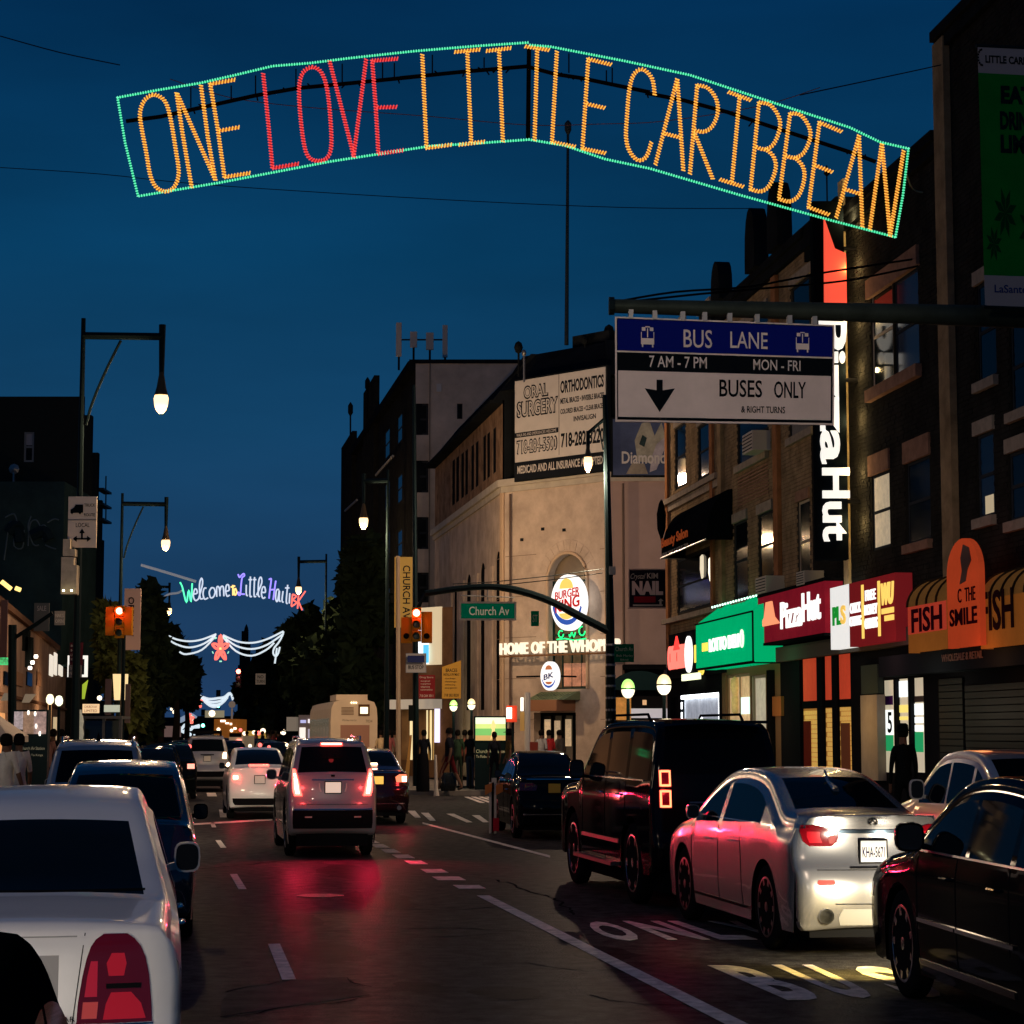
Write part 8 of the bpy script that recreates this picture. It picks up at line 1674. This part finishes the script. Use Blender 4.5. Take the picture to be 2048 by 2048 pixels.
# ---------------- trees
LEAF = M('foliage', (.016, .026, .014), .8, noise=.5, ns=.8); LEAF2 = M('foliage_lit_tone', (.060, .072, .022), .75, noise=.5, ns=1.2); BARK = M('bark', (.03, .024, .018), .9)  # second leaf colour is brighter, painting the lit trees
def tree(u, D, vt, ru, label, seed, mat=LEAF, n=1500, vb=1470, leaf=.30, group=None):
    rnd = random.Random(seed); c = px3(u, 1465, D); zt_ = P(u, vt, D).z; zb_ = max(1.8, P(u, vb, D).z); r_ = ru * D / FPX
    t = thing('street_tree', label, 'tree', (c.x, D, .1), group=group); m = MB()
    zc_ = (zt_ + zb_) / 2; m.tube([(c.x, D, .1), (c.x + .1, D, zc_ * .5), (c.x - .1, D, zc_)], [.24, .18, .10], 7)
    lobes = []
    for k in range(14):
        a = rnd.uniform(0, 2 * math.pi); q = rnd.uniform(.15, .62); zz = zb_ + (zt_ - zb_) * rnd.uniform(.08, .86); f = math.sin(math.pi * min(.95, max(.12, (zz - zb_) / (zt_ - zb_)))) ** .5
        lobes.append((c.x + math.cos(a) * r_ * q * f, D + math.sin(a) * r_ * 1.3 * q, zz, r_ * rnd.uniform(.32, .55), (zt_ - zb_) * rnd.uniform(.10, .18)))
    for lb in lobes[:7]: m.tube([(c.x - .05, D, zc_ * .7), ((c.x + lb[0]) / 2, (D + lb[1]) / 2, (zc_ + lb[2]) / 2), lb[:3]], [.09, .06, .02], 5)
    part('trunk', m, BARK, t, True)
    m = MB()
    for k in range(n):
        lb = lobes[k % len(lobes)]; v = Vector((rnd.gauss(0, 1), rnd.gauss(0, 1), rnd.gauss(0, 1))).normalized() * rnd.uniform(.5, 1.08)
        p = Vector((lb[0] + v.x * lb[3], lb[1] + v.y * lb[3] * 1.3, lb[2] + v.z * lb[4])); a = Vector((rnd.uniform(-1, 1), rnd.uniform(-1, 1), rnd.uniform(-1, 1))).normalized(); b = a.cross(Vector((rnd.uniform(-1, 1), rnd.uniform(-1, 1), rnd.uniform(-1, 1)))).normalized(); s_ = leaf * rnd.uniform(.5, 1.2)
        m.add([p - a * s_, p + b * s_ * .5, p + a * s_, p - b * s_ * .5], [(0, 1, 2, 3)])
    part('crown', m, mat, t, stuff=True); return t
for q in ((722, 88, 1040, 62, 'dark tree beside the black brick tower behind the bus', 1, LEAF, 3600), (660, 100, 1150, 62, 'broad dark tree left of the tower above the bus', 2, LEAF, 3800), (600, 120, 1215, 55, 'mid distance dark tree right of the steeple', 3, LEAF, 3200), (545, 150, 1275, 48, 'small far dark tree near the steeple', 4, LEAF, 2200),
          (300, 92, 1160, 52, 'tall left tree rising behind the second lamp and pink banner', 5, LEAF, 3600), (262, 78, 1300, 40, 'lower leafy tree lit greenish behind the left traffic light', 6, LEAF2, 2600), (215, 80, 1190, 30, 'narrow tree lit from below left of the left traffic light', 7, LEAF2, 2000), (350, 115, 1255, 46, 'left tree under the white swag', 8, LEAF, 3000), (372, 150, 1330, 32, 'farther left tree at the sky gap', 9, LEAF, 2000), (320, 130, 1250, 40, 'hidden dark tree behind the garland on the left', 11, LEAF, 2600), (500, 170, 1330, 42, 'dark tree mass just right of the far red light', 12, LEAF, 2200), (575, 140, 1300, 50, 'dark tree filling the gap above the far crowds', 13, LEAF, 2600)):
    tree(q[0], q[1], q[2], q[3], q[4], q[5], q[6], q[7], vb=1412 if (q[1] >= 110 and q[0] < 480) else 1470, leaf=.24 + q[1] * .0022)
st_ = thing('church_steeple', 'dark slender church steeple at the end of the avenue', 'steeple', px3(488, 1465, 260)); m = MB(); p = px3(488, 1465, 260)
for w_, v0, v1 in ((13, 1470, 1330), (9, 1330, 1285), (5, 1285, 1262)): a, b, c, d = Face(260).rect(488 - w_, v1, 488 + w_, v0); m.box(a, b, 260, 262, c, d)
m.lathe((p.x, 261, P(488, 1262, 260).z), [(.3, 0), (.2, .5), (.02, .9)], 6); part('tower', m, DARK, st_)
m = MB()
for k in range(9): a, b, c, d = Face(280).rect(100 + k * 90, 1400 + (k * 37) % 40, 192 + k * 90, 1475); m.box(a, b, 280 + k * 3, 290 + k * 3, 0, d)
solo('far_buildings', m, DARK, 'dark low line of far buildings closing the avenue', 'buildings')['kind'] = 'stuff'

# ---------------- left side of the street
FLL = Fr((LX(-5.0, 40), 40), (LX(-5.0, 160), 160)); FLL.neg = .2
db = thing('dark_block', 'tall black apartment block at the far left with one pale window', 'building', px3(80, 1465, 110)); Fd = Face(110)
x1 = P(168, 900, 110).x; x0 = P(-120, 900, 110).x; zt = P(80, 793, 110).z; wd = Fd.rect(48, 864, 68, 924) + (0,)
part('wall', wall_mb(Fd, x0, x1, .1, zt, [wd], .25), M('brick_black', (.018, .022, .020), .9), db); m = MB(); m.fbox(Fd, x0, x1 - .3, 0, zt - .2, -1.2, -.3); part('shell', m, DARK, db)
window(Fd, db, wd, M('frame_slate', (.16, .18, .19), .6), PAN, True, -.1, .10); a, b, c, d = wd[:4]; m = MB(); m.fbox(Fd, a + .1, b - .1, (c + d) / 2 + .1, d - .1, -.07, -.06); part('blind', m, M('blind_slate', (.28, .28, .30), .7), db)
for u, v, D2 in ((183, 830, 122), (196, 905, 140), (203, 1000, 158), (206, 1080, 176)): m = MB(); a = P(u, v, D2); m.box(P(100, v, D2).x, a.x, D2, D2 + .6, 0, a.z); part('stepped_wing', m, M('brick_black', (.018, .022, .020), .9), db)
m = MB()
for v in (980, 1010, 1040): a = px3(203, v, 150); m.box(a.x - .2, a.x + .35, 149, 152, a.z - .1, a.z + .05); m.tube([(a.x + .3, 150, a.z), (a.x + .3, 150, a.z + 1.0)], .05, 4)
part('fire_escape', m, METAL, db); m = MB(); p = px3(28, 938, 109.8); m.lathe(p, [(.05, -.1), (.28, 0), (.05, .1)], 8, axis='y'); m.tube([p, p - Vector((0, 0, 2.2))], .06, 5); part('vent_pipe', m, GREYM, db)
gw = thing('graffiti_wall', 'dark teal side wall with faint graffiti lettering at the far left', 'building', px3(60, 1465, 100)); Fg = Face(100); a, b, c, d = Fg.rect(-80, 963, 126, 1260)
m = MB(); m.fbox(Fg, a, b, 5.0, d, -8, 0); part('wall', m, M('wall_teal', (.026, .050, .048), .85, noise=.3, ns=.6), gw)
m = MB()
def zF(l): return [(x * .207, 1050 + y * .207 - 0) for x, y in l]
for st in ([(8, 1120), (20, 1045), (30, 1060), (28, 1092), (45, 1095), (48, 1060)], [(56, 1092), (60, 1048), (72, 1040), (80, 1052)], [(62, 1032), (56, 1055), (66, 1088), (78, 1090)], [(90, 1090), (104, 1096), (112, 1098)], [(95, 1045), (108, 1038), (118, 1040)], [(10, 1035), (28, 1028), (35, 1048)], [(76, 1058), (88, 1050), (96, 1066), (84, 1078)]): m.tube(smoothpath([Fg.P(*Fg.sz(u, v, .02), .02) for u, v in st], 4), .035, 4)
part('graffiti_outline', m, M('graffiti_pale', (.10, .15, .17), .8), gw, stuff=True); m = MB()
for st in ([(18, 1065), (34, 1050), (40, 1085)], [(64, 1072), (88, 1062), (100, 1080)]): m.tube(smoothpath([Fg.P(*Fg.sz(u, v, .0), .0) for u, v in st], 4), .28, 6)
part('graffiti_fill', m, M('graffiti_dark', (.012, .025, .03), .8), gw, stuff=True)
lf = thing('left_shops', 'low brown shop row on the left pavement with lit awnings', 'building', FLL.P(20, 0, 0))
h_ = [FLL.rect(u0, 1395, u1, 1440) + (0,) for u0, u1 in ((0, 14), (20, 34), (42, 54), (62, 72), (78, 88), (94, 102))]
h_ = [(a, b, .3, 2.4, 0) for a, b, c, d, e_ in h_]
part('wall', wall_mb(FLL, 0, 95, .1, 5.6, h_, .3), M('render_umber', (.27, .19, .15), .85, noise=.25, ns=.8), lf); m = MB(); m.fbox(FLL, 0, 95, .1, 5.5, -5, -.71); part('shell', m, DARK, lf)
LC = [E('shopl_orange', (1, .50, .2), .55), E('shopl_cream', (1, .75, .42), .5), E('shopl_red', (.7, .12, .08), .4)]
for i, h in enumerate(h_): m = MB(); m.fbox(FLL, h[0], h[1], h[2], h[3], -.30, -.27); part('shop_window', m, LC[i % 3], lf)
m = MB(); m.fbox(FLL, 0, 95, 5.6, 5.8, -.3, .15); m.fbox(FLL, 0, 95, 2.9, 3.0, 0, .1); part('cornice', m, M('cornice_umber', (.12, .07, .05), .8), lf)
light('shop_or_fill_spill', 'POINT', FLL.P(26, 2.8, 1.8), 130, (1, .55, .25), .4); light('shop_or_fill_spill', 'POINT', FLL.P(46, 2.6, 1.8), 220, (1, .6, .3), .4)
for i, (u0, u1, v0, v1) in enumerate(((98, 104, 1310, 1352), (107, 112, 1306, 1350), (117, 124, 1268, 1352))):
    m = MB(); m.fbox(FLL, *FLL.rect(u0, v0, u1, v1), 0, .06); part('lit_window_edge', m, E('window_edge_white', (1, .9, .75), .8), lf)
for i, (u0, u1) in enumerate(((6, 22), (30, 44), (52, 62), (72, 80))):
    m = MB(); m.fbox(FLL, *FLL.rect(u0, 1345, u1, 1372), 0, .05); part('upper_window', m, [PAN, M('blind_brown', (.25, .15, .1), .7)][i % 2], lf)
AWC = M('awning_cream', (.55, .45, .32), .8, em=(1, .75, .45), es=.12)
for u0, u1, v0, v1, D, lb in ((8, 30, 1386, 1402, 52, 'small cream shop awning, leftmost on the left pavement'), (50, 72, 1388, 1406, 54, 'small cream shop awning beside the purple pennant')):
    Fx = Face(D); a, b, c, d = Fx.rect(u0, v0, u1, v1); m = MB(); m.poly([Fx.P(a, d, 0), Fx.P(b, d, 0), Fx.P(b - (b - a) * .15, c, .6), Fx.P(a + (b - a) * .2, c, .6)][::-1], (0, 1, 0), .05); solo('cream_awning', m, AWC, lb, 'awning')
# yellow wall lamps, road signs, poles on the left
for u0, v0, u1, v1, lb in ((3, 1163, 22, 1178, 'slanted yellow lamp on the dark teal wall, left one'), (31, 1176, 41, 1180, 'small yellow lamp on the dark teal wall, right one')): m = MB(); pa, pb = px3(u0, v0, 60), px3(u1, v1, 60); m.tube([pa, pb], .07, 6); solo('wall_lamp', m, E('lamp_yellow', (1, .70, .22), 1.6), lb, 'lamp')
t = thing('side_mast', 'dark slanted mast arm and pole at the left edge with black signal backs', 'traffic pole', px3(26, 1440, 50)); m = MB(); m.tube([px3(24, 1500, 50), px3(25, 1250, 50)], .10, 8); m.tube([px3(30, 1275, 50), px3(70, 1250, 50), px3(105, 1226, 50)], .05, 6); part('pole', m, POLE, t); m = MB()
for u, v0, v1 in ((54, 1262, 1302), (60, 1275, 1335)): a, b, c, d = Face(50).rect(u - 6, v0, u + 6, v1); m.box(a, b, 49.8, 50.05, c, d)
part('signal_back', m, SIGD, t)
for u, v in ((72, 1313), (65, 1325), (60, 1336)): m = MB(); p = px3(u, v, 49.7); m.lathe(p, [(.04, -.04), (.05, 0), (.04, .04)], 8); solo('string_bulb', m, E('bulb_warm', (1, .85, .7), 4), 'small white bulb beside the black signal backs at the left', 'bulb', 'bulbs beside the left signal backs')
px_sign('truck_route_sign', 'white TRUCK ROUTE LOCAL sign with arrows high on the left lamp post', 41.8, (136, 993, 193, 1095), M('sign_cream', (.72, .60, .50), .6), [('TRUCK', .56, .94, .80, .86), ('ROUTE', .56, .94, .61, .67), ('LOCAL', .28, .76, .40, .48)], SBK, None, bold=.0)
Fx = Face(41.78); a, b, c, d = Fx.rect(136, 993, 193, 1095); w_, h_2 = b - a, d - c
def pp(l): return [Fx.P(a + w_ * x, c + h_2 * y, 0) for x, y in l]
m = MB(); m.poly(pp([(.08, .68), (.08, .74), (.20, .78), (.26, .84), (.52, .84), (.52, .68), (.46, .68), (.42, .645), (.36, .68), (.18, .68), (.14, .65)]), Fx.n, .006)
m.fbox(Fx, a, b, c + h_2 * .535, c + h_2 * .545, 0, .006); m.fbox(Fx, a + w_ * .27, a + w_ * .73, c + h_2 * .155, c + h_2 * .185, 0, .006); m.fbox(Fx, a + w_ * .47, a + w_ * .53, c + h_2 * .185, c + h_2 * .29, 0, .006)
for l in ([(.18, .17), (.32, .23), (.32, .11)], [(.82, .17), (.68, .11), (.68, .23)], [(.50, .37), (.60, .28), (.40, .28)]): m.poly(pp(l), Fx.n, .006)
solo('route_pictogram', m, SBK, 'black lorry and three way arrow pictogram on the truck route sign', 'pictogram')
cb = thing('signal_cabinet', 'pale control boxes strapped to the left lamp post under the route sign', 'cabinet', px3(140, 1190, 41.7))
for r_ in ((126, 1078, 140, 1112), (139, 1098, 150, 1112), (122, 1114, 147, 1188), (147, 1130, 153, 1188)): a, b, c, d = Face(41.6).rect(*r_); m = MB(); m.box(a, b, 41.6, 41.85, c, d); part('box', m, M('box_cream', (.50, .42, .32), .6, noise=.2, ns=6), cb)
for u in (127, 143): m = MB(); p = px3(u, 1181, 41.5); m.lathe(p, [(.02, -.02), (.025, .0), (.02, .02)], 8); part('pilot_lamp', m, E('pilot', (1, .9, .5), 5), cb)
for r_, mt, ln, lb in (((139, 1285, 165, 1330), M('panel_plum', (.10, .02, .03), .6), [('BUS', .1, .5, .8, .9), ('B41 B35', .1, .8, .6, .7), ('LIMITED', .1, .8, .4, .5), ('SELECT', .1, .8, .2, .3)], 'plum bus information sign on the left post'), ((137, 1330, 163, 1355), M('panel_grey2', (.22, .20, .19), .6), [('Church Av', .1, .9, .6, .8), ('Flatbush', .1, .9, .2, .4)], 'grey lower panel beneath the plum bus sign'), ((68, 1206, 98, 1262), M('banner_slate', (.16, .17, .15), .7), [('SALE', .2, .8, .72, .9)], 'grey green square banner left of the first lamp post'), ((109, 1222, 129, 1250), M('board_grey3', (.26, .24, .22), .7), [('NAILS', .1, .9, .55, .8), ('OPEN', .1, .9, .15, .4)], 'small grey sign under the control boxes'), ((0, 1200, 14, 1320), M('banner_rose', (.20, .12, .11), .7), [], 'dull rose banner cut by the left picture edge'), ((135, 1311, 175, 1354), E('lit_bracket', (1, .95, .85), 1.0), [], 'white lit square frame behind the plum bus sign'), ((143, 1318, 168, 1349), DARK, [], 'dark centre panel of the white lit square frame'), ((210, 1358, 222, 1430), M('banner_thin', (.22, .14, .13), .7), [], 'thin pinkish banner left of the twin cream lanterns'), ((250, 1368, 260, 1446), M('banner_thin2', (.24, .16, .13), .7), [], 'thin pinkish banner right of the twin cream lanterns'), ((0, 1315, 20, 1330), E('lit_green_sign', (.1, .8, .25), .8), [('OPEN', .1, .9, .2, .8)], 'small lit green sign at the left picture edge')):
    D = 43 if r_[0] in (139, 137, 109) else (58 if r_[0] != 135 and r_[0] != 143 else (59 if r_[0] == 135 else 58.6)); px_sign('left_street_sign', lb, D, r_, mt, ln, WINK, None, bold=.0)
m = MB(); a, b, c, d = Face(60).rect(165, 1360, 176, 1398); m.poly([Face(60).P(a, c, 0), Face(60).P(b - (b - a) * .6, c, 0), Face(60).P(b, d, 0), Face(60).P(a, d - (d - c) * .25, 0)], (0, -1, 0), .05); solo('lime_banner', m, E('lime', (.55, .75, .06), .55), 'slanted lime green banner right of the left post', 'banner')
for u0, u1, lb in ((225, 240, 'left of the two tapered cream lanterns on the second pole'), (242, 254, 'right of the two tapered cream lanterns on the second pole')):
    a, b, c, d = Face(69).rect(u0, 1348, u1, 1400); m = MB(); w_ = b - a; m.hexa([(a + w_ * .25, 69, c), (b - w_ * .1, 69, c), (b - w_ * .1, 69.2, c), (a + w_ * .25, 69.2, c), (a, 69, d), (b, 69, d), (b, 69.2, d), (a, 69.2, d)]); solo('cream_lantern', m, E('lantern_cream', (1, .76, .38), .85), lb, 'lantern')
t, Fx, a, b, c, d = px_sign('pink_banner', 'long pink white banner on the second left lamp post behind the red light', 69.4, (248, 1177, 281, 1300), M('banner_pinkwhite', (.42, .31, .28), .7), [], BP, None, 'banner'); m = MB(); text_mb(m, 'OPEN AV', Fx, a + (b - a) * .25, a + (b - a) * .6, c + (d - c) * .22, c + (d - c) * .86, .0, thick=.01, bold=.01, rot=True); part('lettering', m, BP, t)
t, p = signal('traffic_light', 'yellow traffic light cluster showing red on the left beside the pink banner', 239, 1222, 62, 'red', .25, .95, glow=7); m = MB(); m.box(p.x + .14, p.x + .36, 62, 62.25, p.z - .70, p.z + .12); m.box(p.x - .40, p.x - .15, 62, 62.25, p.z - .70, p.z + .12); part('side_heads', m, YSIG, t, stuff=True); m = MB(); m.tube([(p.x + .1, 62.2, p.z + .15), (p.x + .1, 62.2, .14)], .06, 6); part('post', m, POLE, t)
kb = thing('glass_shelter', 'dark glass bus shelter with lit orange sign on top behind the silver crossover', 'bus shelter', px3(205, 1500, 46)); Fx = Face(46); a, b, c, d = Fx.rect(166, 1432, 240, 1560); m = MB(); m.fbox(Fx, a, b, .2, d - .1, -.05, 0); part('glass_panel', m, M('shelter_glass', (.006, .012, .014), .06), kb); m = MB()
for q in (a, a + (b - a) * .55, b): m.fbox(Fx, q - .03, q + .03, .14, d, -.08, .03)
m.fbox(Fx, a, b, d - .06, d, -1.2, .1); part('frame', m, M('shelter_frame', (.10, .10, .10), .4, .6), kb); m = MB(); m.fbox(Fx, *Fx.rect(165, 1408, 197, 1426), -.1, 0); part('lit_sign', m, E('sign_peach', (1, .66, .36), .85), kb); m = MB(); text_px(m, 'CHURCH AV', Fx, 169, 1411, 194, 1416, .001, thick=.004); text_px(m, 'LIMITED', Fx, 169, 1419, 194, 1424, .001, thick=.004); part('sign_text', m, M('ink_brown', (.3, .1, .04), .7), kb); m = MB(); m.fbox(Fx, *Fx.rect(208, 1410, 238, 1424), -.1, 0); part('lit_sign', m, E('sign_palegreen', (.85, .9, .7), .45), kb)
m = MB(); 
for k in range(5): p = px3(158 + (k % 2) * 3, 1432 + k * 12, 44); m.lathe(p, [(.05, -.13), (.07, 0), (.05, .13)], 6)
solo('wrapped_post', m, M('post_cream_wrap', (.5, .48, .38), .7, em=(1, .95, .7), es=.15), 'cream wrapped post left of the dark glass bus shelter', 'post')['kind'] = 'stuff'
s2 = thing('left_screen', 'street screen with dull picture over a dark station panel at the far left', 'screen', px3(60, 1540, 38)); Fx = Face(38); a, b, c, d = Fx.rect(28, 1423, 92, 1468); m = MB(); m.fbox(Fx, a - .03, b + .03, .14, d + .03, -.2, -.02); part('casing', m, POLE, s2)
for i, (x0, x1, y0, y1, cl, s_) in enumerate(((0, .28, .2, 1, (.5, .45, .5), .5), (.28, .62, 0, 1, (.35, .24, .18), .4), (.62, 1, 0, 1, (.4, .3, .3), .45))): m = MB(); m.fbox(Fx, a + (b - a) * x0, a + (b - a) * x1, c + (d - c) * y0, c + (d - c) * y1, -.02, 0); part('screen_image', m, M('screen_img_%d' % i, cl, .6, em=cl, es=s_ * .6, noise=.7, ns=9), s2)
for x, y in ((.45, .95), (.66, .9), (.70, .35), (.08, .05), (.82, .02)): m = MB(); m.lathe(Fx.P(a + (b - a) * x, c + (d - c) * y, .02), [(.012, -.04), (.022, 0), (.012, .04)], 6); part('bright_spot', m, E('spot_warm', (1, .95, .8), 2), s2)
m = MB(); text_mb(m, 'Church Av Station', Fx, a + .12, b - .02, c - .28, c - .22, -.02, thick=.004); text_mb(m, 'B Q To Kings', Fx, a + .2, b - .05, c - .40, c - .35, -.02, thick=.004); part('panel_text', m, M('ink_dim', (.35, .38, .30), .5), s2)
cn = thing('beige_canopy', 'beige slanted market umbrella at the far left picture edge', 'canopy', px3(0, 1500, 34)); m = MB(); ap = px3(-20, 1418, 34)
rim_ = [Vector((ap.x + .62 * math.cos(2 * math.pi * k / 8), 34 + .9 * math.sin(2 * math.pi * k / 8), ap.z - .42)) for k in range(8)]
m.add([ap] + rim_ + [p - Vector((0, 0, .1)) for p in rim_], [(0, 1 + k, 1 + (k + 1) % 8) for k in range(8)] + [(1 + k, 9 + k, 9 + (k + 1) % 8, 1 + (k + 1) % 8) for k in range(8)]); part('fabric', m, M('fabric_beige', (.42, .34, .27), .8, noise=.15, ns=3), cn); m = MB(); m.tube([ap, (ap.x, 34, .14)], .03, 6); part('pole', m, POLE, cn)
for u, mt, lb in ((98, LC[0], 'tall orange lit slot beside the left street screen'), (109, LC[1], 'tall cream lit slot further right of the left street screen')): m = MB(); a, b, c, d = Face(56).rect(u - 3, 1400 + (u > 100) * 34, u + 3, 1480); m.box(a, b, 56, 56.1, c, d); solo('lit_doorway', m, mt, lb, 'lit doorway')
for u, v, cl in ((100, 1399, (1, .85, .5)), (118, 1402, (.9, .9, .6))):
    m = MB(); p = px3(u, v, 48); m.lathe(p, [(.02, -.12), (.08, -.06), (.09, .02), (.06, .1), (.02, .12)], 10); t = thing('left_globe', 'pale %s globe lamp in front of the lit doorways at the left' % ('left' if u < 110 else 'right'), 'globe lamp', p); part('globe', m, E('globe_left_%d' % u, cl, 2.0), t, True); m = MB(); m.tube([p - Vector((0, 0, .1)), (p.x + .02, 48, .14)], .03, 5); part('post', m, POLE, t)

# ---------------- barricade, bins, mailbox, small corner things
br = thing('barricade', 'striped orange and white wooden barricade left of the glossy black sedan', 'barricade', px3(985, 1660, 38)); F3 = Face(38)
for r_, sl_ in (((978, 1565, 988, 1668), 0), ((983, 1556, 993, 1670), 0)): m = MB(); a, b, c, d = F3.rect(*r_); m.fbox(F3, a, b, .01, d, -.06, 0); part('leg', m, M('barricade_white', (.6, .5, .42), .7), br)
for r_ in ((970, 1566, 984, 1590), (992, 1566, 1006, 1590)): m = MB(); a, b, c, d = F3.rect(*r_); m.poly([F3.P(a, c, .01), F3.P(b, c + (d - c) * .3, .01), F3.P(b, d, .01), F3.P(a, d - (d - c) * .2, .01)], F3.n, .03); part('orange_board', m, M('barricade_orange', (.55, .17, .05), .6), br)
m = MB(); a, b, c, d = F3.rect(986, 1636, 998, 1662); m.fbox(F3, a, b, max(.02, c), d, .02, .04); part('red_tape', m, M('tape_red', (.5, .02, .04), .6), br)
wp = solo('white_bollard', MB().tube([px3(873, 1592, 59), px3(872, 1575, 59), px3(871, 1510, 59)], [.08, .05, .035], 8), M('bollard_white', (.6, .52, .42), .6), 'slim white bollard on the far corner kerb before the pedestrians', 'bollard')
m = MB(); p = G(853, 1588); m.lathe((p.x, 60, .14), [(.22, 0), (.24, .1), (.2, .9), (.15, 1.05)], 12, sx=.8); solo('litter_bin', m, BLACK, 'black litter bin left of the white bollard', 'bin', smooth=True)
m = MB()
for k in range(5): m.lathe((px3(888 + k * 4, 1580, 60.5).x, 60.5 + k * .05, .14), [(.12, 0), (.19, .15), (.14, .38), (.03, .52)], 9, sx=.7)
solo('rubbish_bags', m, M('bag_black', (.006, .008, .009), .25), 'heap of black rubbish bags right of the white bollard', 'rubbish bags', smooth=True)['kind'] = 'stuff'
gd = thing('leaning_board', 'orange and white leaning work board beside the dark shop pole', 'board', px3(818, 1540, 60)); m = MB(); m.hexa([px3(806, 1580, 60), px3(816, 1580, 60), px3(816, 1580, 60.3), px3(806, 1580, 60.3), px3(820, 1470, 60), px3(824, 1470, 60), px3(824, 1470, 60.3), px3(820, 1470, 60.3)]); part('board', m, M('board_amber', (.5, .22, .06), .7, em=(1, .5, .1), es=.06), gd)
m = MB(); p = G(1070, 1590); m.box(px3(1060, 1500, 63).x, px3(1076, 1500, 63).x, 63, 63.4, .14, 1.5); solo('phone_box', m, M('box_maroon', (.20, .04, .03), .6), 'maroon street box by the restaurant doorway left side', 'street box')

# ---------------- people
DKS = (.012, .013, .018); JEAN = (.03, .05, .09)
person(849, 62.5, 'person in black seen dark against the cream shop window', DKS, DKS, walk=.2, sleeve=True)
person(900, 60.5, 'person in black top and maroon shorts walking on the corner', DKS, (.09, .012, .015), walk=.75, shorts=True, face=1.2, h=1.78)
person(941, 62.5, 'person in dark T shirt and blue jeans left of the street screen', DKS, JEAN, walk=.3, face=-.3)
person(930, 63.3, 'person in red striped top behind the one in jeans', (.30, .09, .06), DKS, walk=.1)
person(989, 61, 'person in black directly in front of the station panel', DKS, DKS, face=.2, h=1.66)
person(1020, 60.5, 'person in khaki coat and dark hat right of the screen', (.10, .08, .03), (.10, .09, .09), walk=.4, hat=(.02, .02, .03), face=1.4)
person(916, 62, 'person in green dark clothes between the maroon shorts and red top walkers', (.03, .05, .03), (.02, .03, .02), walk=.1)
person(1098, 65, 'person in red shirt standing at the restaurant doorway', (.45, .03, .03), DKS, face=.5)
person(1082, 64, 'person in white and black by the maroon street box', (.40, .38, .36), DKS, face=-.5)
person(1119, 66, 'person in grey inside the restaurant doorway shadow', (.08, .07, .06), DKS, face=.8)
person(763, 76, 'person in cream shirt on the pavement just right of the bus', (.55, .42, .25), DKS, walk=.3)
person(780, 74, 'person in dark pink top on the pavement between bus and pale pole', (.25, .08, .08), JEAN, walk=.3)
person(791, 77, 'person in grey on the pavement nearest the pale pole', (.2, .16, .13), DKS, walk=.1)
person(18, 29.5, 'person in white T shirt walking at the far left, nearer one', (.62, .58, .50), DKS, walk=.5, face=-.4, h=1.62)
person(44, 30.5, 'person in white top and pale trousers at the far left, beside the dark panel', (.60, .55, .48), (.45, .40, .33), walk=.6, face=.3, h=1.62)
person(1802, 30.8, 'person with tall dark cap silhouetted before the white poster shop', (.006, .008, .008), (.006, .008, .008), hat=(.006, .008, .008), walk=.1, h=1.74, sleeve=True)
for u, D, cl, lb in ((100, 44, (.2, .1, .08), 'person in dull red on the left pavement beneath the twin globe lamps'), (112, 47, DKS, 'person in black on the left pavement right of the dull red one'), (128, 50, (.25, .22, .18), 'person in grey near the left post above the silver crossover'), (150, 53, DKS, 'person in black between the left post and the glass shelter')): person(u, D, lb, cl, DKS, walk=.4, face=.4)
for i, (u, D, cl) in enumerate(((515, 120, (.3, .12, .1)), (528, 118, DKS), (540, 122, (.4, .3, .2)), (549, 116, (.25, .06, .05)), (497, 124, (.35, .25, .15)), (560, 119, DKS))): person(u, D, 'one of the pedestrians crossing far down between the white sedan and grey crossover', cl, DKS, walk=.5, face=1.4, group='far pedestrians crossing the avenue')
